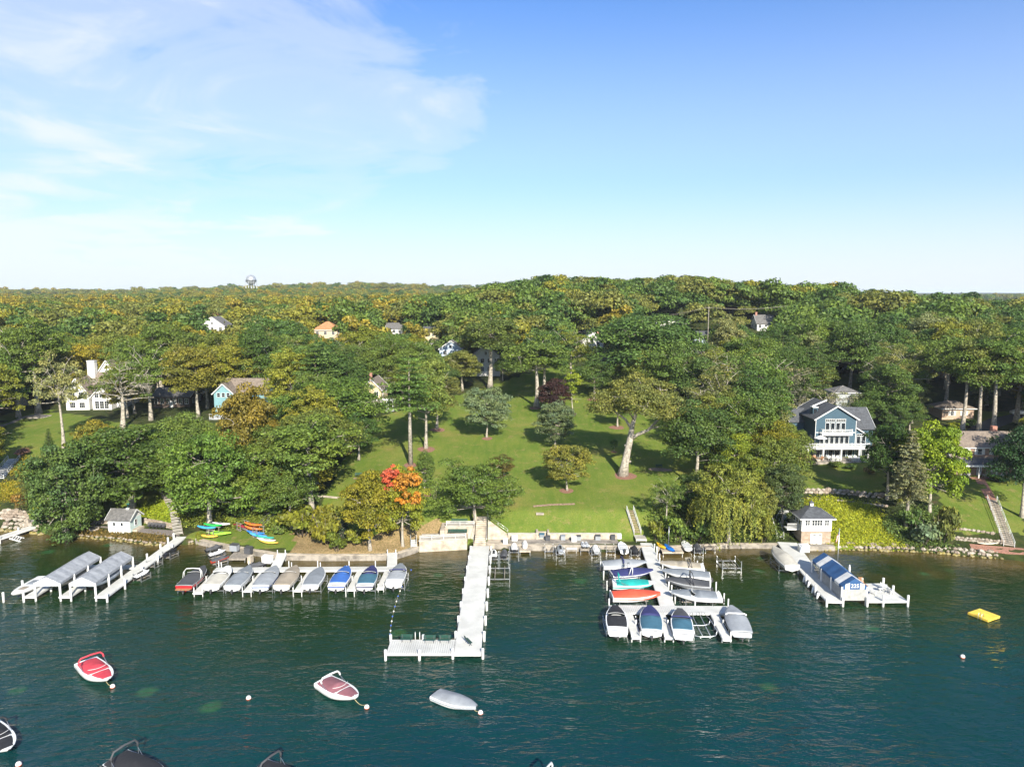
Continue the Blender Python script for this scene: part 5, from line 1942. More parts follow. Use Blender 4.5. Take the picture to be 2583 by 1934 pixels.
lift('empty lift with blue bunks beside the long pier', -1.9, 107.2, 0, 3.1, 4.4, 1.3)
lift('rusty empty lift standing alone beyond the cross-armed boat dock', 35.3, 111.0, 0, 3.0, 3.2, 1.5)
make_boat('small white open skiff with a console at the seawall', *W_(1571, 1381, 1.0).xy, .45, 0, L=3.7, B=1.6, fb=.75, wind=False, drive='outboard', seats=True, covers=(), name='skiff')
make_boat('white rowing dinghy hauled up by the willow', *W_(1731, 1375, 1.0).xy, .5, 0, L=3.2, B=1.45, fb=.6, wind=False, drive=None, seats=True, name='dinghy')


def kayak(label, X, Y, z, rz, col, L=3.7, B=.88, hh=.44, roll=0.0, name='kayak', cat='kayak', group=None):
    t = thing(name, label, cat, (X, Y, z), rz, group)
    t.rotation_euler[1] = roll
    m = mat('plastic_' + '_'.join('%02d' % int(c * 99) for c in col), col, .4, .1, 2)
    b = MB()
    rows = []
    for i in range(15):
        q = i / 14
        w = B / 2 * max(.02, sin(pi * (.03 + .94 * q))) ** .75
        y = (q - .5) * L
        rock = .16 * (2 * q - 1) ** 2
        rows.append([(w * cos(a), y, hh / 2 + rock + hh / 2 * sin(a) * (.35 + .65 * (w / (B / 2)))) for a in [2 * pi * k / 10 for k in range(11)]])
    b.grid(rows)
    b.build('shell', m, t)
    c = MB()
    c.lathe([(.24, hh * .72), (.27, hh * .98), (.30, hh * 1.10), (.26, hh * 1.12), (.22, hh * .8)], 12)
    for i, v_ in enumerate(c.v):
        c.v[i] = (v_[0] * .9, v_[1] * 1.7, v_[2])
    c.build('cockpit', DARKMET, t)
    return t


def rack(label, X, Y, z, rz, n=2, L=1.6, hh=1.5, D=.9):
    t = thing('kayak_rack', label, 'rack', (X, Y, z), rz)
    for s in (-1, 1):
        b = MB()
        b.bar((s * L / 2, -D / 2, -.1), (s * L / 2, -D / 2, hh), .09)
        b.bar((s * L / 2, D / 2, -.1), (s * L / 2, D / 2, hh), .09)
        b.bar((s * L / 2, -D / 2, .05), (s * L / 2, D / 2, .05), .09)
        b.build('frame', WOODG, t)
        for k in range(n):
            c = MB()
            zz = .25 + k * (hh - .3) / max(1, n - 1)
            c.bar((s * L / 2, -D / 2 - .35, zz), (s * L / 2, D / 2 + .3, zz), .08)
            c.build('arm', WOODG, t)
    b = MB()
    b.bar((-L / 2, D / 2, hh * .6), (L / 2, D / 2, hh * .6), .08)
    b.build('brace', WOODG, t)


def KG(u, v, dz=0.0):
    g = G(u, v)
    return g.x, g.y, g.z + dz


rack('grey wooden rack of green, blue and yellow kayaks by the garden stairs', *KG(540, 1352), 1.35)
for u, v, dz, rz, col, lab in ((522, 1350, 1.25, 1.35, (.05, .32, .62), 'light blue kayak on top of the rack by the stairs'), (526, 1358, .25, 1.35, (.75, .45, .06), 'yellow kayak low on the rack by the stairs'),
                               (538, 1345, 1.35, 1.35, (.03, .42, .08), 'green kayak on top of the rack by the stairs'), (548, 1352, .25, 1.35, (.30, .62, .06), 'lime kayak low on the rack, nearest the yellow one'),
                               (558, 1340, 1.2, 1.35, (.62, .60, .66), 'white canoe on top of the rack by the tree trunks'), (560, 1349, .2, 1.35, (.32, .65, .05), 'lime kayak low on the rack, behind the other lime one')):
    kayak(lab, *KG(u, v, dz), rz, col)
rack('weathered wooden rack holding two overturned canoes', *KG(612, 1335), 1.0)
kayak('maroon overturned canoe leaning on the weathered rack', *KG(607, 1335, .95), 1.0, (.28, .03, .05), 4.2, .85, .4, pi, 'canoe', 'canoe')
kayak('grey overturned canoe leaning on the weathered rack', *KG(617, 1337, .55), .9, (.17, .16, .14), 4.2, .85, .4, pi, 'canoe', 'canoe')
kayak('orange kayak under the weathered rack', *KG(622, 1338, .1), 1.0, (.62, .18, .05))
rack('white rack of orange, blue and white paddle boards', *KG(652, 1352), 1.15, hh=1.7, n=3)
for u, v, dz, col, lab in ((640, 1346, 1.55, (.75, .17, .03), 'orange kayak topmost on the paddle board rack'), (641, 1348, .95, (.78, .20, .04), 'orange kayak second from top on the paddle board rack'),
                           (645, 1354, .6, (.03, .20, .62), 'deep blue kayak on the paddle board rack'), (652, 1358, .4, (.10, .38, .75), 'sky blue kayak on the paddle board rack'),
                           (668, 1362, .35, (.04, .36, .28), 'green and blue kayak on the paddle board rack'), (672, 1368, .3, (.70, .66, .58), 'white paddle board low on the rack'),
                           (678, 1371, .12, (.78, .45, .08), 'white and yellow paddle board lowest on the rack')):
    kayak(lab, *KG(u, v, dz), 1.2 + rnd.uniform(-.05, .05), col, 3.9, .88, .38)
p = W_(1668, 1378, .9)
kayak('yellow kayak propped against the seawall', p.x, p.y, .75, .35, (.78, .48, .02), 2.9)
p = W_(1689, 1382, .9)
kayak('bright blue covered sailing dinghy with a bare mast', p.x, p.y, .6, .25, (.01, .16, .58), 3.6, 1.15, .5, name='sailing_dinghy', cat='dinghy')
b = MB()
b.tube([(0, .4, .3), (0, .4, 4.0)], .045, 7)
b.build('mast', ALU, COL.objects[[o.name for o in COL.objects if o.name.startswith('sailing_dinghy')][0]])
for u, lab in ((1472, 'white kayak standing at the seawall, one of a pair nearer the pier'), (1481, 'white kayak standing at the seawall, one of a pair farther from the pier')):
    p = W_(u, 1377, .9)
    kayak(lab, p.x, p.y, .85, .05, (.6, .62, .64), 2.6)
p = W_(1324, 1377, .8)
jetski('small white jet ski on a wooden ramp', p.x, p.y, .72, 0, GEL, GEL, COVERS['white'], 2.2, .9)


def platform(label, X, Y, w, l, z=.7, m=None):
    t = thing('boat_ramp_platform', label, 'platform', (X, Y, 0))
    n_ = int(w / .2)
    b = MB()
    for i in range(n_):
        b.box(-w / 2 + i * w / n_, -w / 2 + (i + .92) * w / n_, -l / 2, l / 2, z - .05, z)
    tag(b.build('planks', m or WOODP, t), kind='stuff')
    f = MB()
    f.box(-w / 2, w / 2, -l / 2 - .04, -l / 2, z - .3, z - .02)
    f.build('fascia', m or WOODP, t)
    for sx in (-1, 1):
        p_ = MB()
        p_.box(sx * w / 2 * .9 - .05, sx * w / 2 * .9 + .05, -l / 2 + .05, -l / 2 + .15, -1, z - .06)
        p_.build('leg', ALU, t)


for u, v, w, l, lab, m in ((1324, 1381, 1.9, 2.9, 'bare wooden ramp under the small white jet ski', CONC), (1354, 1373, 2.0, 2.0, 'beige wooden platform between two lifts', CONC), (1441, 1376, 1.8, 2.2, 'white platform between jet skis', WHITE),
                           (1474, 1379, 1.6, 2.2, 'grey platform under the pair of white kayaks', WOODG), (605, 1400, 3.0, 3.0, 'big grey wooden platform with lockers off the kayak lawn', WOODG), (1789, 1378, 1.8, 1.6, 'little wooden platform under the willow', WOODG),
                           (1694, 1386, 3.6, 2.2, 'tan ramp under the yellow kayak and blue dinghy', CONC)):
    p = W_(u, v, .65)
    platform(lab, p.x, p.y, w, l, .68, m)


def locker(label, X, Y, z, w=.9, d=.6, h=.75, body=None, lid=None, rz=0.0):
    t = thing('dock_locker', label, 'storage box', (X, Y, z), rz)
    b = MB()
    b.box(-w / 2, w / 2, -d / 2, d / 2, 0, h)
    b.build('box', body or COVERS['lgrey'], t)
    b = MB()
    b.add([(-w / 2 - .03, -d / 2 - .03, h + .003), (w / 2 + .03, -d / 2 - .03, h + .003), (w / 2 + .03, d / 2 + .03, h + .003), (-w / 2 - .03, d / 2 + .03, h + .003),
           (-w / 2 - .03, -d / 2 - .03, h + .07), (w / 2 + .03, -d / 2 - .03, h + .07), (w / 2 + .03, d / 2 + .03, h + .17), (-w / 2 - .03, d / 2 + .03, h + .17)],
          [(3, 2, 1, 0), (4, 5, 6, 7), (0, 1, 5, 4), (1, 2, 6, 5), (2, 3, 7, 6), (3, 0, 4, 7)])
    b.build('lid', lid or COVERS['charcoal'], t)


for u, v, w, bd, ld, lab in ((1298, 1362, 1.0, WHITE, WHITE, 'white dock locker behind the white-seated jet ski'), (1367, 1356, .9, COVERS['grey'], COVERS['slate'], 'grey locker at the notch of the beige wall'), (1382, 1362, .8, GD, GD, 'charcoal dock locker behind the empty lift'),
                             (1420, 1360, .8, GB, COVERS['grey'], 'grey dock locker behind the grey jet ski'), (1448, 1364, .9, WHITE, WHITE, 'white dock locker on the white platform'), (1460, 1361, .7, GB, GD, 'dock locker with a charcoal lid beside the white one'),
                             (1508, 1360, .9, GB, GD, 'wide charcoal-lidded locker at the end of the beige wall'), (1546, 1360, .7, GD, GD, 'black dock locker on the grass edge'), (1562, 1357, .7, WHITE, WHITE, 'tall white board behind the skiff'), (1275, 1374, .8, WHITE, WHITE, 'white step box behind the black jet ski')):
    p = W_(u, v, 1.05)
    locker(lab, p.x, max(p.y, 119.0), 1.0, w, .6, .7, bd, ld)
for u, v, z, w, bd, ld, lab in ((592, 1388, .9, 1.3, GB, GD, 'white box with a dark lid on the platform off the kayak lawn'), (627, 1395, .7, 1.1, GD, GD, 'dark brown locker on the platform off the kayak lawn'), (675, 1418, .8, 1.6, WHITE, WHITE, 'big white dock locker beside the dock ramp'),
                                (632, 1418, .5, .6, CONC, CONC, 'small tan box standing in the water by the dock')):
    p = W_(u, v, z)
    locker(lab, p.x, p.y, z, w, .9, 1.0, bd, ld, -.2)

# ------------------------------------------------------------------ canopy docks
dock('canopy_dock', 'white dock with slips under two grey canopies',
     [(-59.15, 97.5, -59.05, 122.6, 1.75, .8, .95), (-64.35, 97.5, -64.35, 108.4, 1.6, .8), (-69.4, 97.5, -69.4, 108.4, 1.5, .8), (-70.1, 108.9, -60.1, 108.9, 1.2, .8)],
     [(x, 97.45, 1.5) for x in (-73.1, -70.2)] + [(x, 97.45, 1.3) for x in (-58.2,)] + [(-58.1, y, 1.7) for y in (102, 107, 112, 117)] + [(-60.1, y, 1.6) for y in (112.5, 117)] + [(-73.1, 101.5, 1.6), (-60.0, 119.5, 1.9), (-60.0, 121.6, 1.9)], post_r=.16)


def canopy(label, x0, x1, y0, y1, ze, zp, roofm, stripes=None, side=None, sign=None, name='boat_canopy', mid_posts=2):
    t = thing(name, label, 'canopy', ((x0 + x1) / 2, y0, 0))
    w = (x1 - x0) / 2
    D = y1 - y0
    n_ = 12
    prof_ = [(-w - .15, ze), (-w * .5, (ze + zp) / 2 + .05), (0, zp), (w * .5, (ze + zp) / 2 + .05), (w + .15, ze)]
    segs = stripes or [(0, 1, roofm)]
    for f0, f1, m in segs:
        b = MB()
        k = max(2, int(n_ * (f1 - f0)))
        rows = []
        for i in range(k + 1):
            y = (f0 + (f1 - f0) * i / k) * D - .1 + .2 * (f0 + (f1 - f0) * i / k)
            sag = .05 * sin(i * 2.6) * (0 < i < k)
            rows.append([(x, y, z + sag * (1 if abs(x) < w else .3)) for x, z in prof_])
        b.grid(rows, flip=True, smooth=False)
        for s in (0, -1):
            b.grid([[r[s], (r[s][0], r[s][1], r[s][2] - .38)] for r in rows], smooth=False)
        b.build('roof', m, t)
    for y, m in ((-.12, segs[0][2]), (D + .12, segs[-1][2])):
        b = MB()
        b.add([(x, y, z) for x, z in prof_] + [(w + .15, y, ze - .42), (-w - .15, y, ze - .42)], [(0, 1, 2, 3, 4, 5, 6)])
        b.build('valance', m if not sign else stripes[0][2], t)
    for y in [D * i / (mid_posts + 1) for i in range(mid_posts + 2)]:
        for s in (-1, 1):
            p_ = MB()
            p_.lathe([(.15, -1.2), (.15, ze - .05)], 10, (s * (w + .1), y, 0))
            p_.build('post', WHITE, t)
    fr = MB()
    for i in range(5):
        y = D * i / 4
        fr.tube([(x * .97, y, z - .06) for x, z in prof_], .03, 5)
    fr.build('roof_frame', ALU, t)
    return t


GCAN = striped('grey_ribbed_canvas', (.27, .285, .305), (.22, .235, .255), 1, .82, .10, .8, .1, .3)
WSTR = striped('striped_valance', (.62, .63, .64), (.42, .44, .47), 0, .22, .35, .8, .06, .1)
for x0, x1, lab in ((-68.6, -65.2, 'grey canvas boat canopy with a plain scalloped front'), (-63.5, -60.1, 'grey canvas boat canopy with a small sign on its front')):
    t = canopy(lab, x0, x1, 97.8, 108.0, 2.75, 3.65, GCAN)
    for c in t.children:
        if c.name.startswith('valance'):
            c.data.materials[0] = WSTR
    if 'sign' in lab:
        b = MB()
        b.box(-.45, .45, -.17, -.13, 2.75, 3.15)
        s_ = b.build('name_board', WHITE, t)
        b = MB()
        for x0_, x1_, z0_, z1_ in ((-.45, .45, 3.11, 3.15), (-.45, .45, 2.75, 2.79), (-.45, -.41, 2.79, 3.11), (.41, .45, 2.79, 3.11)):
            b.box(x0_, x1_, -.185, -.172, z0_, z1_)
        b.build('board_border', NAVYGEL, s_)
make_boat('beige covered boat under the plain grey canopy', -66.9, 102.6, .75, pi, L=6.8, B=2.6, hull=mat('beige_gelcoat', (.48, .44, .36), .3, .05), covers=[full('tan', .5, .4, .1)], wind=False)
make_boat('white open boat under the canopy with the sign', -61.8, 102.8, .65, pi, L=6.8, B=2.6, covers=[('grey', .1, .55, .8, .5, .2, .0)], wind=.6)
make_boat('low white boat with two grey hatches in the outer slip', -71.7, 101.2, .2, pi, L=6.6, B=2.5, fb=.85, covers=[('grey', .25, .5, .62, .4, .1, 0), ('taupe', .62, .80, .5, .7, .08, 0)], wind=False, drive=None)

# the numbered blue canopy and its dock
dock('canopy_dock', 'white dock with a sun deck beside the blue numbered canopy',
     [(45.75, 95.9, 46.6, 108.6, 2.25, .8), (46.6, 108.6, 48.0, 119.6, 3.2, .82, .95), (51.5, 96.0, 51.5, 102.6, 2.2, .8), (54.4, 96.0, 54.2, 102.2, 3.4, .8)],
     [(44.6, 96.0, 1.3), (46.9, 96.0, 1.4), (50.35, 96.0, 1.4), (52.6, 96.0, 1.7), (56.1, 96.0, 1.7), (52.7, 102.4, 1.6), (55.9, 99.6, 1.6), (55.8, 102.2, 1.7), (44.7, 100, 1.5), (45.0, 104, 1.5), (45.4, 108, 1.5), (50.9, 103.4, 1.9), (51.4, 104.4, 1.6)], post_r=.17)
NAVYC = canvas('deep_blue_canvas', (.020, .075, .190))
ct = canopy('deep blue boat canopy with white bands, grey side curtains and a house number', 46.95, 50.25, 96.4, 106.4, 2.85, 4.05, NAVYC,
            [(0, .10, NAVYC), (.10, .24, COVERS['white']), (.24, .72, NAVYC), (.72, .86, COVERS['white']), (.86, 1, NAVYC)], sign=True)
GCUR = striped('grey_curtain', (.33, .33, .31), (.27, .27, .26), 0, .5, .06, .8, .1, .1)
b = MB()
b.box(-1.6, 1.6, -.05, -.01, .75, 2.62)
b.build('front_curtain', GCUR, ct)
for s in (-1, 1):
    b = MB()
    b.box(s * 1.72 - .02, s * 1.72 + .02, .1, 7.6, .85, 2.6)
    b.build('side_curtain', striped('grey_side_curtain', (.26, .27, .28), (.21, .22, .23), 1, .6, .06, .8, .1, .1), ct)
for x0, x1 in ((-1.35, -.72), (.72, 1.35)):
    b = MB()
    b.add([(x0, -.135, 2.46), (x1, -.135, 2.46), (x1, -.135, 3.22 if x0 > 0 else 3.40 - .02), (x0, -.135, 3.22 if x0 < 0 else 3.40 - .02)], [(0, 1, 2, 3)])
    b.build('white_panel', COVERS['white'], ct)
cu = bpy.data.curves.new('house_number', 'FONT')
cu.body = '225'
cu.size = .78
cu.extrude = .012
cu.align_x = 'CENTER'
cu.offset = .012
cu.materials.append(COVERS['white'])
tmp = bpy.data.objects.new('house_number_curve', cu)
COL.objects.link(tmp)
bpy.context.view_layer.update()
nm_ = bpy.data.meshes.new_from_object(tmp.evaluated_get(bpy.context.evaluated_depsgraph_get()))
bpy.data.objects.remove(tmp)
co = link('house_number', nm_, ct, (0, -.15, 2.70))
co.rotation_euler = (radians(90), 0, 0)
make_boat('tan covered boat tied beside the blue canopy dock', 44.0, 110.6, .7, 0.0, L=7.2, B=2.7, covers=[full('cream', .45, .75, .2)], wind=False, hull=mat('pale_gelcoat', (.6, .6, .58), .3, .05), drive=None)
lift('lift under the tan covered boat at the blue canopy dock', 44.0, 110.4, 0, 3.0, 3.8, 1.2)
for i, (x, y) in enumerate(((44.45, 98.6), (44.6, 100.6), (44.8, 102.6), (44.95, 104.6))):
    b = MB()
    b.lathe([(.05, -.5), (.19, -.42), (.2, .42), (.05, .5)], 10)
    o = b.build('dock_fender', GEL, None, (x, y, .45))
    o.rotation_euler = (0, radians(12), 0)
    tag(o, 'white fender hung on the edge of the blue canopy dock', 'fender', 'fenders along the blue canopy dock')


def lounger(label, X, Y, rz):
    t = thing('sun_lounger', label, 'lounger', (X, Y, .83), rz)
    for i in range(7):
        b = MB()
        b.box(-.32, .32, -1.0 + i * .17, -1.0 + i * .17 + .13, .32, .36)
        b.build('slat', TEAK, t)
    bk = MB()
    for i in range(5):
        bk.bar((-.32, .24 + i * .13, .40 + i * .13), (.32, .24 + i * .13, .40 + i * .13), .12, .035, (0, -.7, .7))
    bk.build('backrest', TEAK, t)
    f = MB()
    for s in (-1, 1):
        f.bar((s * .3, -1, .28), (s * .3, .9, .28), .05, .06)
    f.build('frame', TEAK, t)
    for sx in (-1, 1):
        for y in (-.9, .5):
            l = MB()
            l.box(sx * .3 - .03, sx * .3 + .03, y - .03, y + .03, 0, .25)
            l.build('leg', TEAK, t)


lounger('teak sun lounger nearer the blue canopy', 51.3, 101.4, 0)
lounger('teak sun lounger farther from the blue canopy', 52.3, 101.4, 0)


def deck_chair(label, X, Y, z, rz, m=None, group=None, name='deck_chair'):
    t = thing(name, label, 'chair', (X, Y, z), rz, group)
    m = m or WHITE
    b = MB()
    b.add([(-.3, -.3, .38), (.3, -.3, .38), (.3, .25, .30), (-.3, .25, .30), (-.3, -.3, .34), (.3, -.3, .34), (.3, .25, .26), (-.3, .25, .26)], [(0, 1, 2, 3), (7, 6, 5, 4), (0, 4, 5, 1), (1, 5, 6, 2), (2, 6, 7, 3), (3, 7, 4, 0)])
    b.build('seat', m, t)
    b = MB()
    for i in range(5):
        x = -.26 + i * .13
        b.bar((x, .24, .30), (x * 1.15, .52, .95 - abs(i - 2) * .04), .11, .025, (0, 1, 0))
    b.build('backrest', m, t)
    for s in (-1, 1):
        a = MB()
        a.box(s * .38 - .06, s * .38 + .06, -.38, .32, .55, .58)
        a.build('armrest', m, t)
        l = MB()
        l.box(s * .36 - .03, s * .36 + .03, -.34, -.26, 0, .55)
        l.bar((s * .36, .5, .02), (s * .36, -.2, .40), .05)
        l.build('leg', m, t)


for X, Y, rz, lab in ((54.9, 100.2, 1.0, 'white slatted chair on the sun deck, at its outer edge'), (54.9, 98.6, 2.0, 'white slatted chair on the sun deck, at its front corner'), (52.3, 98.3, 2.6, 'white slatted chair on the sun deck, by the canopy')):
    deck_chair(lab, X, Y, .83, rz, WHITE)
t = thing('side_table', 'small white table among the sun deck chairs', 'table', (53.9, 99.4, .83))
b = MB()
b.lathe([(.42, .42), (.42, .46)], 12)
b.build('top', WHITE, t)
b = MB()
b.lathe([(.22, 0), (.06, .05), (.05, .42)], 10)
b.build('leg', WHITE, t)
t = thing('closed_parasol', 'closed white parasol standing behind the loungers', 'parasol', (51.0, 103.0, .8))
b = MB()
b.tube([(0, 0, 0), (0, 0, 2.6)], .03, 6)
b.build('pole', ALU, t)
b = MB()
b.lathe([(.20, 1.05), (.24, 1.15), (.13, 1.7), (.17, 2.0), (.05, 2.65)], 10)
b.build('canopy', COVERS['white'], t)
b = MB()
b.lathe([(.25, 0), (.25, .08), (.05, .1)], 10)
b.build('base', DARKMET, t)
fp = thing('flagpole', 'flagpole with a small striped flag behind the blue canopy', 'flagpole', (51.0, 106.9, 0))
b = MB()
b.tube([(0, 0, -1), (0, 0, 7.6)], .05, 8)
b.ball((0, 0, 7.68), .09, 8, 5)
b.build('pole', ALU, fp)
FR_, FW_, FBL = mat('flag_red', (.5, .03, .04), .8, .05), mat('flag_white', (.7, .7, .7), .8, .05), mat('flag_blue', (.02, .04, .2), .8, .05)
for i in range(7):
    b = MB()
    z1 = 7.2 - i * .16
    b.grid([[(-.06 - j * .05 - i * .012, .05 * sin(j * 1.5 + i), z1 - j * .12), (-.06 - j * .05 - i * .012 - .012, .05 * sin(j * 1.5 + i + .5), z1 - .16 - j * .12)] for j in range(7)])
    b.build('stripe', FBL if i < 0 else (FR_ if i % 2 == 0 else FW_), fp)
b = MB()
b.grid([[(-.05 - j * .05, -.02 + .05 * sin(j * 1.5), 7.22 - j * .12), (-.05 - j * .05 - .05, -.02 + .05 * sin(j * 1.5 + 1), 6.7 - j * .12)] for j in range(3)])
b.build('canton', FBL, fp)
locker('white box seat at the head of the blue canopy dock', 49.2, 115.4, .85, 1.7, .9, 1.1, WHITE, WHITE)

# dock at the left edge with its steps, and another at the right edge
dock('edge_dock', 'white dock with steps below the tall stone wall', [(-93.0, 118.5, -89.3, 128.2, 1.7, .75, .95)], [(-92.6, 121.5, 1.7), (-90.9, 121.6, 1.4), (-94.3, 117.5, 1.6), (-90.6, 126.0, 1.5)], post_r=.16)
s_ = thing('dock_steps', 'white steps hanging into the water from the dock below the tall stone wall', 'steps', (-90.0, 123.0, 0), radians(-70))
for i in range(5):
    b = MB()
    b.box(-.9, .9, .3 + i * .34, .3 + i * .34 + .26, .62 - i * .17, .66 - i * .17)
    b.build('tread', WHITE, s_)
for s in (-1, 1):
    b = MB()
    b.bar((s * .95, .1, .75), (s * .95, 2.1, -.2), .06, .2)
    b.build('stringer', WHITE, s_)
dock('edge_dock', 'white dock with swim steps below the brick steps', [(90.5, 108.0, 87.5, 114.5, 2.4, .75, .9)], [(86.9, 112.5, 1.8), (89.0, 108.0, 1.6)], post_r=.15)
s_ = thing('dock_steps', 'white steps hanging into the water from the dock below the brick steps', 'steps', (86.7, 110.6, 0), radians(95))
for i in range(4):
    b = MB()
    b.box(-.6, .6, .3 + i * .34, .3 + i * .34 + .26, .62 - i * .17, .66 - i * .17)
    b.build('tread', WHITE, s_)
for s in (-1, 1):
    b = MB()
    b.bar((s * .65, .1, .75), (s * .65, 1.8, -.1), .06, .2)
    b.bar((s * .65, .1, 1.5), (s * .65, 1.8, .6), .06, .08)
    b.build('stringer', WHITE, s_)


# ------------------------------------------------------------------ stairs
def stairs_px(label, foot, head, w=1.2, m=None, railm=None, name='bank_stairs', n=None, tread=None, landing=0, rails=True):
    a, e = G(*foot), G(*head)
    t = thing(name, label, 'stairs', a)
    d = e - a
    n = n or max(4, int(d.z / .19))
    h = Vector((d.x, d.y, 0))
    ang = atan2(d.y, d.x) - pi / 2
    r = Vector((h.y, -h.x, 0)).normalized()
    tm = MB()
    tm.box(-w / 2, w / 2, -h.length / n * .5, h.length / n * .5, -.06, 0)
    me_ = tm.mesh('tread', tread or m or WHITE)
    for i in range(n):
        p = d * ((i + .5) / n)
        link('tread', me_, t, (p.x, p.y, d.z * (i + 1) / n + .12), ang)
    for s in (-1, 1):
        b = MB()
        o_ = r * (s * (w / 2 + .03))
        b.bar(o_ + Vector((0, 0, .05)), d + o_ + Vector((0, 0, .05)), .06, .28)
        b.build('stringer', m or WHITE, t)
        if rails:
            b = MB()
            for k in range(5):
                p = d * (k / 4) + o_
                b.bar(p, p + Vector((0, 0, 1.0)), .07)
            b.bar(o_ + Vector((0, 0, 1.0)), d + o_ + Vector((0, 0, 1.0)), .06)
            b.bar(o_ + Vector((0, 0, .55)), d + o_ + Vector((0, 0, .55)), .045)
            b.build('handrail', railm or WHITE, t)
    return t


stairs_px('white wooden stairs with rails on the lawn bank', (1608, 1347), (1589, 1288), 1.2, tread=WOODP)
p = G(1610, 1355)
platform('pale wooden landing below the white bank stairs', p.x + .2, p.y - .6, 1.9, 2.6, p.z + .35, CONCW)
stairs_px('curving stone garden stairs beside the white boat hut', (450, 1350), (440, 1290), 1.5, STONEL, name='garden_stairs', tread=CONCW, rails=False)
stairs_px('upper stone garden stairs under the bright green oaks', (440, 1288), (405, 1225), 1.4, STONEL, name='garden_stairs', tread=CONCW, rails=False)
stairs_px('white stairs beside the stone boathouse', (1968, 1358), (1956, 1318), 1.1)
stairs_px('upper white stairs climbing behind the stone boathouse', (1966, 1316), (1984, 1288), 1.1)
stairs_px('long brick and stone steps with a white rail to the brick house', (2545, 1378), (2502, 1262), 1.5, STONE, WHITE, 'garden_steps', 24, CONC)
stairs_px('metal stairs up the shrubby bank behind the paddle boards', (655, 1338), (712, 1276), .9, ALU, ALU, 'bank_stairs')
stairs_px('wide white steps up to the lawn of the white many-gabled house', (-6, 1210), (36, 1158), 2.2, WHITE, WHITE, 'white_steps')
stairs_px('grey plank walk down to the dock below the tall stone wall', (84, 1322), (105, 1262), 1.3, GREYDECK, DARKMET, 'plank_steps')
t = stairs_px('short white steps at the seawall end of the concrete terrace', (1044, 1380), (1043, 1362), .9)


# brick path
def path_px(label_kind, px, w, m, name, lift_=.05):
    b = MB()
    P_ = [G(u, v) for u, v in px]
    L_, R_ = [], []
    for i, p in enumerate(P_):
        d = (P_[min(i + 1, len(P_) - 1)] - P_[max(i - 1, 0)])
        r = Vector((d.y, -d.x, 0)).normalized()
        for s, lst in ((-1, L_), (1, R_)):
            q = p + r * (s * w / 2)
            lst.append((q.x, q.y, H(q.x, q.y) + lift_))
    b.grid([L_, R_], flip=True)
    tag(b.build(name, m), kind='structure')


BRICKP = mat('brick_paving', (.30, .15, .10), .9, .2, 5, .4)
path_px('', [(2502, 1262), (2490, 1240), (2478, 1220), (2470, 1205)], 1.8, BRICKP, 'path')
path_px('', [(-20, 1082), (30, 1066), (60, 1052), (100, 1044)], 1.6, CONCG, 'path', .08)
path_px('', [(2460, 1100), (2478, 1080), (2520, 1062), (2600, 1045)], 5, mat('asphalt', (.055, .055, .06), .9, .15, 2, .3), 'driveway', .08)
g = G(100, 1050)
b = MB()
b.lathe([(3.2, -.3), (3.2, .18), (2.9, .2)], 28)
o = b.build('paved_circle', CONCG)
o.location = g
tag(o, 'round paved sitting circle before the white many-gabled house', 'patio')
b = MB()
gp = [G(u, v) for u, v in ((2445, 1372), (2450, 1384), (2540, 1398), (2583, 1400), (2583, 1384), (2540, 1380))]
b.add([(p.x, p.y, p.z + .08) for p in gp], [tuple(range(len(gp)))])
tag(b.build('shore_walk', BRICKP), kind='structure')
p = KG(2490, 1375, .25)
kayak('cream paddle board lying on the shore walk by the brick steps', *p, 1.55, (.74, .66, .46), 3.4, .8, .18, name='paddle_board', cat='paddle board')

# dirt scar and mulch rings
MR = [(1577, 1200, 2.3, 'great oak'), (1429, 1238, 1.4, 'round yellow-green tree'), (1401, 1131, 1.2, 'grey-green tree by the purple one'), (1229, 1106, 1.3, 'lone grey-green tree'), (1443, 1044, 1.2, 'young bare-topped tree'), (1350, 1029, 1.7, 'tall oak near the purple tree'),
      (1372, 995, 1.8, 'oak behind the tall oak'), (1498, 1008, 2.0, 'dark short-trunked oak'), (1556, 1078, 1.9, 'small oak behind the great oak'), (1036, 1173, 1.5, 'tall pine'), (1075, 1133, 2.0, 'twin-trunked oak'), (1104, 1084, 1.9, 'oak behind the twin-trunked one'),
      (1074, 1247, 1.1, 'slim young lawn tree'), (1549, 1140, .7, 'tiny sapling'), (872, 1140, 2.0, 'spreading oak beside the tall pine')]
for u, v, r, lab in MR:
    g = G(u, v)
    b = MB()
    n_ = 22
    vs = [(0, 0, .09)]
    for k in range(n_):
        a = 2 * pi * k / n_
        q = r * (1 + .06 * sin(3 * a + r * 9) + rnd.uniform(-.03, .03))
        x, y = q * cos(a), q * sin(a)
        vs.append((x, y, H(g.x + x, g.y + y) - g.z + .035))
    b.add(vs, [(0, k + 1, (k + 1) % n_ + 1) for k in range(n_)], True)
    o = b.build('mulch_ring', MULCH, None, g)
    tag(o, 'round mulch ring under the ' + lab, 'mulch ring')
bench('dark green bench on a gravel patch beside the great oak', *KG(1663, 1181), .1, 1.5)
bench('dark green bench on the lawn above the yellow maple', *KG(904, 1203), .05, 1.5)
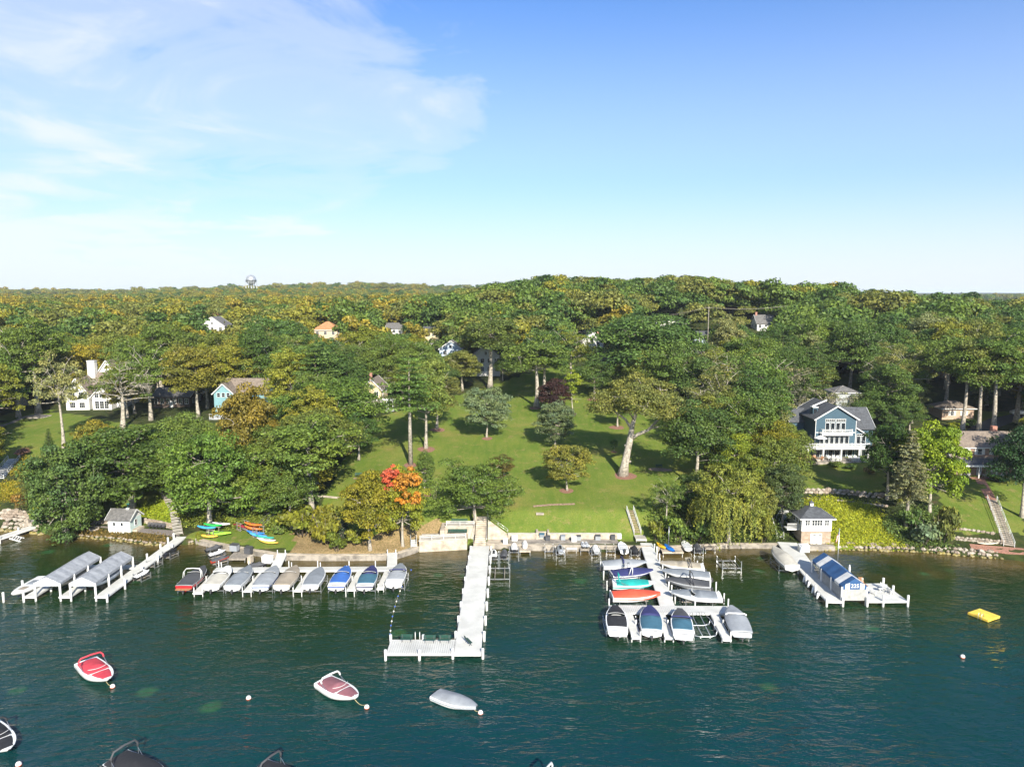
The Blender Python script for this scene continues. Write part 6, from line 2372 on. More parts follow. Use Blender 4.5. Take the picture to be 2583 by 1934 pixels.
for u, v, w, lab in ((1663, 1184, 2.6, 'gravel'), (905, 1206, 1.3, 'gravel')):
    g = G(u, v)
    b = MB()
    n_ = 16
    b.add([(0, 0, .05)] + [(w * cos(2 * pi * k / n_) * rnd.uniform(.85, 1.1), w * .45 * sin(2 * pi * k / n_), H(g.x + w * cos(2 * pi * k / n_), g.y + w * .45 * sin(2 * pi * k / n_)) - g.z + .03) for k in range(n_)], [(0, k + 1, (k + 1) % n_ + 1) for k in range(n_)], True)
    tag(b.build('gravel_patch', mat('pale_gravel', (.30, .21, .14), .95, .2, 6, .5), None, g), 'bare gravel patch under the bench ' + ('beside the great oak' if u > 1000 else 'above the yellow maple'), 'gravel patch')
path_px('', [(1345, 1277), (1390, 1273), (1450, 1271)], .8, mat('bare_earth', (.30, .20, .13), .95, .25, 3, .5), 'dirt_strip', .04)
path_px('', [(770, 1250), (815, 1252), (855, 1256)], .7, CONC, 'path', .05)

# ------------------------------------------------------------------ shrubs and ground cover
def cover_stuff(name, label, polys, n_, size, col, hgt=.35, cat='ground cover'):
    P_ = [[(lambda p: (p.x, p.y))(G(u, v)) for u, v in L] for L in polys]
    pos = []
    while len(pos) < n_:
        Q = rnd.choice(P_)
        x = rnd.uniform(min(a for a, _ in Q), max(a for a, _ in Q))
        y = rnd.uniform(min(b_ for _, b_ in Q), max(b_ for _, b_ in Q))
        if inpoly(x, y, Q):
            cl_ = noise.noise((x * .7, y * .7, 3))
            x += rnd.gauss(0, .7)
            y += rnd.gauss(0, .7)
            pos.append((x, y, H(x, y) + hgt * (.15 + .85 * rnd.random()) * (.7 + .6 * cl_)))
    pos = np.array(pos)
    nn = np.array([0, -.3, 1.0]) + .55 * nr.normal(size=(n_, 3))
    nn /= np.linalg.norm(nn, axis=1)[:, None]
    o = link(name, leaf_mesh(name, pos, nn, size * (.7 + .6 * nr.rand(n_)), nr.rand(n_)))
    o.color = (*col, 1)
    tag(o, label, cat, kind='stuff')


cover_stuff('ground_cover', 'yellow-green ground cover on the bank beside the stone boathouse', [[(2100, 1258), (2195, 1272), (2250, 1335), (2300, 1376), (2100, 1376), (2100, 1300)]], 18000, .15, (.26, .29, .022), .5)
cover_stuff('ground_cover', 'yellow-green ground cover behind the stone boathouse', [[(2012, 1262), (2110, 1255), (2110, 1300), (2012, 1300)]], 5000, .15, (.25, .28, .022), .5)
cover_stuff('ground_cover', 'bright ground cover above the white boat hut wall', [[(290, 1312), (330, 1285), (430, 1270), (455, 1325), (400, 1320)]], 5000, .15, (.22, .28, .022), .35)
cover_stuff('ground_cover', 'golden grasses beside the wide white steps', [[(0, 1218), (42, 1218), (60, 1240), (30, 1262), (0, 1262)], [(0, 1190), (60, 1150), (90, 1180), (60, 1200)]], 4000, .14, (.22, .19, .02), .4)
cover_stuff('ground_cover', 'brownish planting along the hut shore', [[(195, 1350), (300, 1357), (420, 1366), (420, 1360), (300, 1350), (200, 1342)]], 3500, .13, (.15, .11, .035), .35)
cover_stuff('ground_cover', 'rough brush under the trees on the bank above the kayak lawn', [[(560, 1330), (640, 1290), (770, 1270), (800, 1335), (700, 1345)], [(440, 1330), (470, 1280), (560, 1270), (560, 1325)]], 12000, .2, (.130, .165, .03), 1.2)
cover_stuff('ground_cover', 'rough brush along the bank under the willow', [[(1640, 1300), (1700, 1260), (1960, 1270), (1985, 1360), (1660, 1366)]], 14000, .2, (.085, .125, .03), 1.3)
cover_stuff('ground_cover', 'planting at the foot of the bank before the spruce', [[(2230, 1330), (2300, 1290), (2370, 1290), (2385, 1380), (2290, 1378)]], 12000, .2, (.085, .130, .035), 1.2)
SH = [(762, 1352, 1262, 120, (.130, .155, .020), 'big yellow-green shrub between the paddle boards and the yellow maple'), (820, 1372, 1270, 100, (.140, .150, .020), 'yellow-green shrub beside the yellow maple'), (705, 1348, 1312, 46, GREEN, 'round green shrub behind the paddle boards'),
      (850, 1390, 1335, 60, (.10, .13, .02), 'low green shrub on the dry bank by the seawall'), (895, 1375, 1325, 60, (.12, .14, .02), 'green shrub under the yellow maple'), (600, 1305, 1255, 90, GREEN, 'leafy shrub above the maroon canoe'), (680, 1300, 1240, 110, GREEN, 'leafy shrub on the bank above the paddle boards'),
      (505, 1362, 1340, 26, (.16, .19, .02), 'tiny lime bush between the garden stairs and the kayak rack'), (985, 1352, 1300, 55, (.20, .17, .02), 'yellow shrub between the two maples'), (575, 1280, 1225, 90, DEEP, 'dark shrub under the bright green oaks'),
      (1655, 1364, 1300, 50, (.13, .15, .02), 'feathery yellow-green shrub by the white bank stairs'), (1710, 1366, 1295, 80, GREEN, 'big green shrub beside the dead-topped tree'), (1760, 1366, 1290, 80, DEEP, 'dark shrub beside the willow'), (1925, 1366, 1310, 60, (.12, .13, .025), 'flowering shrub beside the white stairs'),
      (2330, 1376, 1295, 80, BLUEG, 'blue-green shrub at the water before the spruce'), (2375, 1372, 1270, 80, OLIVE, 'tall olive shrub at the water before the brick house lawn'), (2300, 1340, 1270, 70, DEEP, 'dark shrub under the spruce'), (2270, 1270, 1255, 20, LIME, 'tiny clipped lime bush under the spruce'),
      (2037, 1175, 1130, 52, (.30, .24, .11), 'cream hydrangea at the blue house fire pit'), (2195, 1195, 1168, 44, (.26, .21, .10), 'cream hydrangea at the blue house patio tables'), (2105, 1178, 1158, 44, GREEN, 'clipped green shrub before the blue house posts'), (2145, 1182, 1168, 36, DEEP, 'clipped dark hedge before the blue house patio'),
      (2430, 1212, 1195, 40, DEEP, 'dark shrub beside the brick house walk, nearer the lime-green maple'), (2520, 1215, 1195, 60, DEEP, 'dark shrub row beside the brick house walk, nearer the dark tree'), (2440, 1078, 1050, 40, DEEP, 'dark conical shrub by the brick garage'), (2410, 1080, 1066, 46, LIME, 'lime shrub row by the brick garage'),
      (190, 1130, 1108, 60, (.17, .21, .02), 'lime hosta bed behind the pale bare trunk'), (235, 1118, 1092, 50, (.20, .19, .03), 'yellow shrub bed before the gnarled oak'), (55, 1150, 1125, 40, (.28, .15, .12), 'pink and orange flower clump at the white steps'), (60, 1290, 1240, 60, (.16, .11, .03), 'rusty shrub above the tall stone wall'),
      (95, 1310, 1262, 44, LIME, 'lime shrub by the grey plank walk'), (2000, 1345, 1322, 12, (.05, .12, .02), 'clipped cone bush by the stone boathouse, nearest the stairs'), (1990, 1345, 1322, 12, (.05, .12, .02), 'clipped cone bush by the stone boathouse, second from the stairs'), (2010, 1345, 1322, 12, (.05, .12, .02), 'clipped cone bush by the stone boathouse, nearest its wall'),
      (470, 1318, 1290, 40, (.15, .17, .02), 'yellow-green shrub beside the garden stairs'), (640, 1200, 1150, 80, GREEN, 'green shrub below the golden maple'), (700, 1240, 1190, 90, OLIVE, 'olive shrub on the bank below the teal house')]
for i, (u, v, vt, w, col, lab) in enumerate(SH):
    T('hedge_cone' if w < 14 else ('shrub_a', 'shrub_b')[i % 2], u, v, vt, w, col, lab, name='shrub', cat='shrub')
T('small_spruce', 862, 1360, 1288, 55, (.045, .075, .045), 'small blue-green spruce beside the yellow maple', name='spruce_tree')

# ================================================================== buildings
def siding(name, col, pitch=.18):
    return striped(name, col, tuple(c * .72 for c in col), 2, pitch, .13, .75, .07, .35)


def shingle(name, col):
    return striped(name, col, tuple(c * .7 for c in col), 2, .15, .16, .9, .2, .5)


SID_W = siding('white_siding', (.62, .61, .57))
SID_B = siding('blue_siding', (.038, .082, .115))
SID_T = siding('teal_siding', (.16, .30, .33))
SID_P = siding('pale_blue_siding', (.36, .43, .50))
SID_C = siding('cream_siding', (.60, .48, .28))
SID_G = siding('grey_siding', (.34, .36, .36))
SID_D = siding('dark_brown_siding', (.085, .060, .045))
SID_O = siding('tan_siding', (.55, .42, .28))
SID_M = siding('mint_siding', (.50, .62, .60))
ROOF_G = shingle('grey_shingles', (.135, .130, .125))
ROOF_B = shingle('brown_shingles', (.20, .160, .125))
ROOF_D = shingle('charcoal_shingles', (.075, .080, .088))
ROOF_O = shingle('orange_shingles', (.42, .20, .09))
ROOF_GR = shingle('green_shingles', (.10, .19, .14))
ROOF_R = shingle('red_shingles', (.26, .07, .05))


def brickmat(name, c1, c2, mortar, sx=1.0):
    if name in MATS:
        return MATS[name]
    m = bpy.data.materials.new(name)
    m.use_nodes = True
    t = m.node_tree
    b = t.nodes['Principled BSDF']
    tc = nd(t, 'ShaderNodeTexCoord')
    mp = nd(t, 'ShaderNodeMapping')
    mp.inputs['Rotation'].default_value = (radians(90), 0, 0)
    t.links.new(tc.outputs['Object'], mp.inputs[0])
    br = nd(t, 'ShaderNodeTexBrick', ins={'Color1': (*c1, 1), 'Color2': (*c2, 1), 'Mortar': (*mortar, 1), 'Scale': 1.0, 'Mortar Size': .02, 'Brick Width': .42 * sx, 'Row Height': .16 * sx})
    t.links.new(mp.outputs[0], br.inputs['Vector'])
    f = noise_tex(t, tc.outputs['Object'], 2.0, 4, .6)
    c = mixc(t, ramp(t, f, [(.35, .45), (.65, 0.0)]), br.outputs['Color'], tuple(x * .55 for x in c1))
    t.links.new(c, b.inputs['Base Color'])
    b.inputs['Roughness'].default_value = .9
    MATS[name] = m
    return m


BRICK = brickmat('brown_brick', (.25, .135, .09), (.32, .19, .13), (.30, .26, .22))
BRICKT = brickmat('tan_brick', (.42, .27, .18), (.48, .33, .23), (.42, .36, .30))
STONEV = brickmat('stone_veneer', (.30, .22, .15), (.42, .33, .25), (.25, .20, .15), 1.6)
CHIM = brickmat('chimney_brick', (.36, .13, .08), (.42, .18, .12), (.36, .30, .26))


def gable(t, x0, x1, y0, y1, z0, ze, zp, wallm, roofm, ridge='x', over=.45, trim=True, thick=.16, wallname='wall'):
    """one block: walls with gable ends, two roof slabs and white barge boards"""
    b = MB()
    if ridge == 'y':
        xm = (x0 + x1) / 2
        P_ = [(x0, z0), (x1, z0), (x1, ze), (xm, zp), (x0, ze)]
        vs = [(x, y0, z) for x, z in P_] + [(x, y1, z) for x, z in P_]
    else:
        ym = (y0 + y1) / 2
        P_ = [(y0, z0), (y1, z0), (y1, ze), (ym, zp), (y0, ze)]
        vs = [(x1, y, z) for y, z in P_] + [(x0, y, z) for y, z in P_]
    b.add(vs, [(0, 1, 2, 3, 4), (9, 8, 7, 6, 5)] + [(i, i + 5, (i + 1) % 5 + 5, (i + 1) % 5) for i in (0, 1, 4)])
    b.build(wallname, wallm, t)
    r = MB()
    tr_ = MB()
    half = (x1 - x0) / 2 if ridge == 'y' else (y1 - y0) / 2
    sl = (zp - ze) / half
    e = half + over
    for s in (-1, 1):
        prof_ = [(0, zp + .06), (s * e, zp + .06 - sl * e), (s * e, zp + .06 - sl * e + thick), (0, zp + .06 + thick)]
        if ridge == 'y':
            xm = (x0 + x1) / 2
            vs = [(xm + a, y0 - over, z) for a, z in prof_] + [(xm + a, y1 + over, z) for a, z in prof_]
        else:
            ym = (y0 + y1) / 2
            vs = [(x1 + over, ym + a, z) for a, z in prof_] + [(x0 - over, ym + a, z) for a, z in prof_]
        fs = [(0, 1, 2, 3), (7, 6, 5, 4), (0, 4, 5, 1), (1, 5, 6, 2), (2, 6, 7, 3), (3, 7, 4, 0)]
        r.add(vs, fs if s > 0 else [tuple(reversed(f)) for f in fs])
        if trim:
            for q in (0, 1):
                if ridge == 'y':
                    yy = (y0 - over - .03) if q == 0 else (y1 + over + .03)
                    a_ = (xm, yy, zp + .10)
                    c_ = (xm + s * e, yy, zp + .10 - sl * e)
                else:
                    xx = (x0 - over - .03) if q == 0 else (x1 + over + .03)
                    a_ = (xx, ym, zp + .10)
                    c_ = (xx, ym + s * e, zp + .10 - sl * e)
                tr_.bar(a_, c_, .06, .26)
    ro = r.build('roof', roofm, t)
    if trim:
        tr_.build('barge_board', WHITE, ro)
    return ro


def hip(t, x0, x1, y0, y1, z0, ze, zp, wallm, roofm, over=.5, wallname='wall'):
    b = MB()
    b.box(x0, x1, y0, y1, z0, ze)
    b.build(wallname, wallm, t)
    w, d = x1 - x0 + 2 * over, y1 - y0 + 2 * over
    xm, ym = (x0 + x1) / 2, (y0 + y1) / 2
    k = max(0, (max(w, d) - min(w, d)) / 2)
    rx, ry = (k, .02) if w > d else (.02, k)
    vs = [(xm - w / 2, ym - d / 2, ze), (xm + w / 2, ym - d / 2, ze), (xm + w / 2, ym + d / 2, ze), (xm - w / 2, ym + d / 2, ze),
          (xm - rx, ym - ry, zp), (xm + rx, ym - ry, zp), (xm + rx, ym + ry, zp), (xm - rx, ym + ry, zp)]
    r = MB()
    r.add([(a, b_, c + .02) for a, b_, c in vs], [(0, 1, 5, 4), (1, 2, 6, 5), (2, 3, 7, 6), (3, 0, 4, 7), (4, 5, 6, 7), (3, 2, 1, 0)])
    ro = r.build('roof', roofm, t)
    f = MB()
    for a, c in ((vs[0], vs[1]), (vs[1], vs[2]), (vs[2], vs[3]), (vs[3], vs[0])):
        f.bar(Vector(a) - Vector((0, 0, .08)), Vector(c) - Vector((0, 0, .08)), .08, .2)
    f.build('fascia', WHITE, ro)
    return ro


def window(t, c, w, h, face='f', bars=(2, 2), name='window', frame=.09, shutters=None):
    """c: centre on the wall plane. face: f front (-y), l left (-x), r right (+x)"""
    def pt(a, d, z):
        if face == 'f':
            return (c[0] + a, c[1] - d, c[2] + z)
        if face == 'l':
            return (c[0] - d, c[1] + a, c[2] + z)
        return (c[0] + d, c[1] + a, c[2] + z)

    def bx(b, a0, a1, d0, d1, z0, z1):
        p, q = pt(a0, d0, z0), pt(a1, d1, z1)
        b.box(min(p[0], q[0]), max(p[0], q[0]), min(p[1], q[1]), max(p[1], q[1]), min(p[2], q[2]), max(p[2], q[2]))
    b = MB()
    bx(b, -w / 2 - frame, w / 2 + frame, .005, .07, h / 2, h / 2 + frame)
    bx(b, -w / 2 - frame * 1.4, w / 2 + frame * 1.4, .005, .11, -h / 2 - frame, -h / 2)
    bx(b, -w / 2 - frame, -w / 2, .005, .07, -h / 2, h / 2)
    bx(b, w / 2, w / 2 + frame, .005, .07, -h / 2, h / 2)
    for i in range(1, bars[0]):
        x = -w / 2 + w * i / bars[0]
        bx(b, x - .025, x + .025, .02, .055, -h / 2, h / 2)
    for i in range(1, bars[1]):
        z = -h / 2 + h * i / bars[1]
        bx(b, -w / 2, w / 2, .02, .05, z - .02, z + .02)
    o = b.build(name, WHITE, t)
    g = MB()
    bx(g, -w / 2, w / 2, .008, .03, -h / 2, h / 2)
    g.build('pane', GLASS, o)
    if shutters is not None:
        for s in (-1, 1):
            q = MB()
            x = s * (w / 2 + frame + .28)
            bx(q, x - .25, x + .25, .005, .05, -h / 2 - .05, h / 2 + .05)
            q.build('shutter', shutters, o)
    return o


def bldg(name, label, u, Y, z=None, rz=0.0, cat='house'):
    p = AtY(u, 1000, Y)
    return thing(name, label, cat, (p.x, Y, H(p.x, Y) if z is None else z), rz)


def zat(v, Y):
    return AtY(1291, v, Y).z


def simple(name, label, u0, u1, veave, vpeak, Y, wallm, roofm, ridge='x', d=8, wins=3, rows=1, chim=None, rz=0.0, skew=0, shut=None, below=None):
    """house whose wall and roof lines the photo shows at those rows; ground taken from the terrain"""
    uc = (u0 + u1) / 2
    t = bldg(name, label, uc, Y, rz=rz)
    w = (u1 - u0) * depth((0, Y, 25)) / FPX
    zg = t.location.z
    ze, zp = zat(veave, Y) - zg, zat(vpeak, Y + (d / 2 if ridge == 'x' else 0)) - zg
    ze = max(ze, 2.6)
    zp = max(zp, ze + 1.2)
    if ridge == 'hip':
        ro = hip(t, -w / 2, w / 2, 0, d, -1.5, ze, zp, wallm, roofm)
    else:
        ro = gable(t, -w / 2, w / 2, 0, d, -1.5, ze, zp, wallm, roofm, ridge)
    fl = max(1, int(ze / 2.8))
    for r in range(fl):
        z = ze - 1.35 - r * 2.9
        if z < .8:
            break
        for i in range(wins):
            window(t, (-w / 2 + w * (i + .5) / wins, 0, z), min(1.1, w / wins * .5), 1.4, shutters=shut)
        for i in range(2):
            window(t, (-w / 2, d * (i + .5) / 2, z), 1.0, 1.3, 'l')
            window(t, (w / 2, d * (i + .5) / 2, z), 1.0, 1.3, 'r')
    if ridge == 'y' and zp - ze > 2:
        window(t, (0, 0, ze + (zp - ze) * .32), .8, 1.0)
    if chim is not None:
        c = MB()
        x = w * chim
        c.box(x - .4, x + .4, d * .45, d * .45 + .8, ze, zp + 1.3)
        c.box(x - .48, x + .48, d * .45 - .08, d * .45 + .88, zp + 1.3, zp + 1.42)
        c.build('chimney', CHIM, t)
    dr = MB()
    dr.box(-.5, .5, -.05, -.005, -.2, 2.0)
    do = dr.build('door', WHITE, t)
    k = MB()
    k.ball((.36, -.08, .95), .05, 6, 4)
    k.build('handle', DARKMET, do)
    return t


simple('house', 'tan house with an orange hipped roof up the hillside', 796, 856, 832, 812, 312, SID_O, ROOF_O, 'hip', 9, 3)
simple('house', 'white gabled house with a grey roof uphill of the teal house', 514, 575, 822, 800, 318, SID_W, ROOF_G, 'y', 9, 3)
simple('house', 'house with a low orange roof behind the white gabled house', 520, 572, 800, 789, 345, SID_O, ROOF_O, 'hip', 9, 3)
simple('cottage', 'pale cottage with dark roof among the upper trees, grey-roofed one of a pair', 978, 1018, 828, 815, 325, SID_W, ROOF_G, 'x', 7, 3)
simple('cottage', 'cream cottage with charcoal roof among the upper trees, one of a pair', 1072, 1108, 836, 824, 315, SID_C, ROOF_D, 'x', 7, 4)
simple('house', 'grey-blue house beside the small blue spruce', 1110, 1166, 880, 860, 258, SID_P, ROOF_G, 'y', 9, 2)
simple('house', 'large white house with a windowed porch above the lawn', 1190, 1262, 900, 872, 246, SID_W, ROOF_G, 'y', 10, 4)
simple('house', 'white house with a green roof above the dome-crowned oak', 1468, 1520, 858, 836, 288, SID_W, ROOF_GR, 'y', 9, 2, chim=.3)
simple('house', 'white house tower behind the green roof', 1470, 1492, 828, 817, 312, SID_W, ROOF_G, 'hip', 5, 1)
simple('house', 'grey-roofed house with a red brick chimney beside the blue spruce', 1650, 1708, 814, 800, 332, SID_W, ROOF_D, 'x', 8, 3, chim=.22)
simple('house', 'low grey-roofed white house below the blue spruce', 1728, 1790, 850, 836, 296, SID_P, ROOF_D, 'x', 8, 3)
simple('house', 'tall white house with a grey roof and brick chimney uphill of the blue lake house', 1902, 1946, 815, 795, 318, SID_W, ROOF_G, 'x', 8, 3, chim=-.42)
simple('house', 'house with a dull red roof at the top of the slope beyond the utility pole', 1812, 1852, 788, 777, 372, SID_D, ROOF_R, 'x', 8, 2)
simple('cottage', 'cream gabled cottage with a brick chimney at the top of the lawn', 913, 962, 982, 958, 198, SID_C, ROOF_B, 'y', 10, 2, chim=-.2)
simple('house', 'dark brown house with many windows behind the gnarled oak', 385, 478, 1000, 978, 206, SID_D, ROOF_G, 'x', 9, 6)
simple('house', 'grey house in deep shade behind the two thin pines', 1755, 1862, 1040, 1012, 176, SID_G, ROOF_D, 'x', 9, 5)
simple('house', 'pale blue house sliver between the tall oaks uphill of the brick garage', 2362, 2384, 945, 930, 238, SID_P, ROOF_G, 'y', 9, 1)
simple('house', 'white house mostly hidden under the dome-crowned oak', 1520, 1610, 915, 885, 232, SID_W, ROOF_G, 'x', 9, 5)
simple('house', 'white house mostly hidden beside the white pine', 660, 730, 990, 965, 215, SID_W, ROOF_G, 'x', 9, 4)
simple('house', 'pale blue house hidden behind the yellow-crowned oak', 330, 400, 880, 862, 265, SID_P, ROOF_G, 'x', 9, 4)
simple('house', 'dark house under the yellow woods uphill of the white house', 205, 250, 870, 855, 275, SID_D, ROOF_D, 'x', 8, 3)
# pergola porch beside the cream cottage
pg = bldg('pergola', 'white porch pergola beside the cream cottage', 968, 197, cat='pergola')
for x in (-2.5, -.8, .8, 2.5):
    for y in (0, 2.5):
        b = MB()
        b.box(x - .08, x + .08, y - .08, y + .08, -.6, 3.0)
        b.build('post', WHITE, pg)
for i in range(9):
    b = MB()
    b.box(-2.8, 2.8, -.3 + i * .38, -.3 + i * .38 + .1, 3.0, 3.12)
    b.build('slat', WHITE, pg)
b = MB()
b.box(-2.8, 2.8, -.2, 2.7, -.2, .25)
b.build('deck', GREYDECK, pg)

# the white many-gabled house on the left
Y0 = 204
t = bldg('house', 'big white many-gabled house with a tall white chimney', 205, Y0)
zg = t.location.z
k = depth((0, Y0, 20)) / FPX
X_ = lambda u: (u - 205) * k
Z_ = lambda v, dy=0: zat(v, Y0 + dy) - zg
gable(t, X_(165), X_(224), 0, 9, -1, Z_(992), Z_(955), SID_W, ROOF_B, 'y')
gable(t, X_(200), X_(300), 3, 13, -1, Z_(990, 3), Z_(940, 8), SID_W, ROOF_B, 'x')
gable(t, X_(206), X_(252), 9, 16, -1, Z_(940, 9), Z_(910, 9), SID_W, ROOF_B, 'y')
gable(t, X_(232), X_(280), 0, 6, -1, Z_(1000), Z_(975), SID_W, ROOF_B, 'y')
b = MB()
b.box(X_(191), X_(210), 6.5, 8, 3, Z_(911, 7))
b.box(X_(190), X_(211), 6.4, 8.1, Z_(911, 7), Z_(911, 7) + .2)
b.build('chimney', SID_W, t)
for u in (182, 206):
    for z in (1.4, 4.4):
        window(t, (X_(u), 0, z), 1.5, 1.5, bars=(3, 2))
window(t, (X_(194), 0, Z_(985)), .8, .9)
for u in (244, 256, 268):
    window(t, (X_(u), 0, 1.5), 1.1, 2.1, bars=(2, 3))
    window(t, (X_(u), 0, 4.3), 1.1, 1.3)
b = MB()
b.lathe([(.45, -.03), (.45, .03)], 14)
o = b.build('round_window', GLASS, t)
o.location = (X_(229), 8.96, Z_(925, 9))
o.rotation_euler = (radians(90), 0, 0)

# the teal gabled house
Y0 = 194
t = bldg('house', 'teal house with white gable trim and a long brown roof behind the golden maple', 600, Y0)
zg = t.location.z
k = depth((0, Y0, 20)) / FPX
X_ = lambda u: (u - 600) * k
gable(t, X_(548), X_(662), 1.5, 10, -1, Z_(992, 1), Z_(955, 6), SID_T, ROOF_B, 'x')
gable(t, X_(544), X_(592), -1.2, 5, -1, Z_(990), Z_(968), SID_T, ROOF_B, 'y')
for u in (556, 568, 580):
    window(t, (X_(u), -1.2, 1.5), .9, 2.0, bars=(1, 2))
    window(t, (X_(u), -1.2, Z_(990) - .5), .8, 1.1, bars=(1, 2))
for u in (610, 630, 648):
    window(t, (X_(u), 1.5, 1.6), 1.2, 1.5)
b = MB()
b.box(X_(540), X_(596), -4.0, -1.25, -1.0, .2)
b.build('deck', GREYDECK, t)
b = MB()
for i in range(10):
    x = X_(541) + (X_(595) - X_(541)) * i / 9
    b.box(x - .04, x + .04, -3.98, -3.9, .2, 1.1)
b.box(X_(540), X_(596), -3.99, -3.9, 1.05, 1.13)
b.build('deck_railing', WHITE, t)

# ------------------------------------------------------------------ the blue lake house
t = thing('house', 'three-storey blue lake house with white balconies and grey roof', 'house', (75, 162, 6.2))
E, PK = 9.1, 12.0
gable(t, -4.7, 4.7, 0, 12, -1, E, PK, SID_B, ROOF_D, 'y', .55)
gable(t, 1.5, 10.2, 3.0, 12.6, -1, 6.4, 10.4, SID_B, ROOF_D, 'x', .5)
gable(t, -8.0, -3.0, 6.5, 12.5, -1, 7.4, 9.9, SID_B, ROOF_D, 'x', .4)
# lean-to wing on the right front
b = MB()
b.add([(4.72, .4, -1), (8.2, .4, -1), (8.2, .4, 4.6), (4.72, .4, 6.8), (4.72, 3.6, -1), (8.2, 3.6, -1), (8.2, 3.6, 4.6), (4.72, 3.6, 6.8)], [(0, 1, 2, 3), (1, 5, 6, 2), (5, 4, 7, 6)])
b.build('wing_wall', SID_B, t)
b = MB()
b.add([(4.72, 0, 7.0), (8.6, 0, 4.55), (8.6, 3.6, 4.55), (4.72, 3.6, 7.0), (4.72, 0, 7.15), (8.6, 0, 4.7), (8.6, 3.6, 4.7), (4.72, 3.6, 7.15)], [(3, 2, 1, 0), (4, 5, 6, 7), (0, 1, 5, 4), (1, 2, 6, 5), (2, 3, 7, 6)])
ro = b.build('roof', ROOF_D, t)
b = MB()
b.bar((4.72, -.04, 7.02), (8.65, -.04, 4.57), .06, .24)
b.build('barge_board', WHITE, ro)
# corner boards
b = MB()
for x in (-4.72, 4.62):
    b.box(x, x + .12, -.04, -.002, -.5, E + .2)
b.box(-4.5, 4.5, -.03, -.002, 5.78, 5.98)
b.build('corner_board', WHITE, t)
# dormer on the left roof slope
b = MB()
b.box(-4.1, -3.0, 3.2, 4.6, 8.6, 11.2)
do = b.build('dormer', SID_B, t)
b = MB()
b.box(-4.25, -2.85, 3.05, 4.75, 11.2, 11.35)
b.build('dormer_roof', WHITE, do)
b = MB()
b.box(-3.95, -3.15, 3.16, 3.198, 9.2, 10.9)
b.build('pane', GLASS, do)
b = MB()
b.bar((-4.0, 4.0, 11.4), (-.6, 4.0, 12.9), .12, .3)
b.build('ridge_trim', WHITE, do)
for i in range(4):
    x = -1.95 + i * 1.22
    window(t, (x, 0, 7.15), .85, 1.9, bars=(1, 1), name='glass_door')
for x in (-1.35, 1.1):
    window(t, (x, 0, 8.75), 2.1, .55, bars=(5, 2))
for i in range(6):
    x = -3.1 + i * 1.16
    window(t, (x, 0, 4.05), .82, 2.0, bars=(1, 1), name='glass_door')
for x in (-2.5, -.2, 2.1):
    window(t, (x, 0, 5.40), 1.9, .36, bars=(4, 1))
for i in range(6):
    x = -3.9 + i * 1.5
    window(t, (x, 0, 1.15), 1.0, 2.1, bars=(1, 1), name='glass_door')
for x in (5.6, 6.8):
    window(t, (x, .4, 4.0), .8, 1.8, bars=(1, 1))
window(t, (6.2, .4, 5.2), 2.0, .4, bars=(4, 1))
for x in (5.7, 7.0):
    window(t, (x, .4, 1.2), .9, 2.0, bars=(1, 1))
for y in (2, 5):
    window(t, (-4.7, y, 4.1), 1.0, 1.5, 'l')


def balcony(x0, x1, y0, y1, z, bays, nm):
    b = MB()
    b.box(x0, x1, y0, y1, z - .32, z)
    o = b.build(nm, WHITE, t)
    p_ = MB()
    p_.box(-.08, .08, -.08, .08, 0, 1.15)
    pm_ = p_.mesh('rail_post', WHITE)
    for i in range(bays + 1):
        link('rail_post', pm_, o, (x0 + .1 + (x1 - x0 - .2) * i / bays, y0 + .1, z))
    r = MB()
    r.box(x0, x1, y0 + .05, y0 + .15, z + .95, z + 1.05)
    r.box(x0, x1, y0 + .06, y0 + .14, z + .1, z + .17)
    for x in (x0 + .1, x1 - .1):
        r.box(x - .05, x + .05, y0, y1, z + .95, z + 1.05)
    r.build('top_rail', WHITE, o)
    q = MB()
    n_ = int((x1 - x0) / .16)
    for i in range(n_):
        x = x0 + (x1 - x0) * (i + .5) / n_
        q.box(x - .02, x + .02, y0 + .08, y0 + .12, z + .17, z + .95)
    tag(q.build('balusters', WHITE, o), kind='stuff')
    return o


balcony(-3.6, 3.4, -1.3, -.01, 5.75, 3, 'balcony')
dk = balcony(-7.7, 6.6, -3.2, -.02, 2.9, 7, 'main_deck')
for x in (-7.4, -3.9, .2, 4.3, 6.4):
    b = MB()
    b.box(x - .16, x + .16, -3.1, -2.78, -1.0, 2.58)
    b.build('deck_post', WHITE, t)
pt = thing('patio', 'stone patio with a curved seat wall under the blue house deck', 'patio', (72.0, 158.2, 6.2))
b = MB()
b.prism([(-5.2, -.5), (-3.5, -1.8), (-1, -1.4), (9, -1.4), (9, 3.6), (-5.2, 3.6)], -1.0, .12)
b.build('paving', CONCG, pt)
b = MB()
for i in range(8):
    a0, a1 = pi + .1 + i * .17, pi + .1 + (i + 1) * .17
    b.bar((-3.2 + 2.2 * cos(a0), .2 + 2.2 * sin(a0), .35), (-3.2 + 2.2 * cos(a1), .2 + 2.2 * sin(a1), .35), .35, .5)
b.build('seat_wall', STONEL, pt)
b = MB()
b.lathe([(.7, .1), (.7, .5), (.55, .52)], 14, (-2.6, -.2, 0))
b.build('fire_pit', STONEL, pt)
for i, (x, y, rz) in enumerate(((-3.9, .5, .7), (-2.6, 1.1, 0), (-1.4, .4, -.8))):
    deck_chair('teak armchair by the blue house fire pit', 72 + x, 158.2 + y, 6.32, rz, TEAK, 'teak chairs round the fire pit')
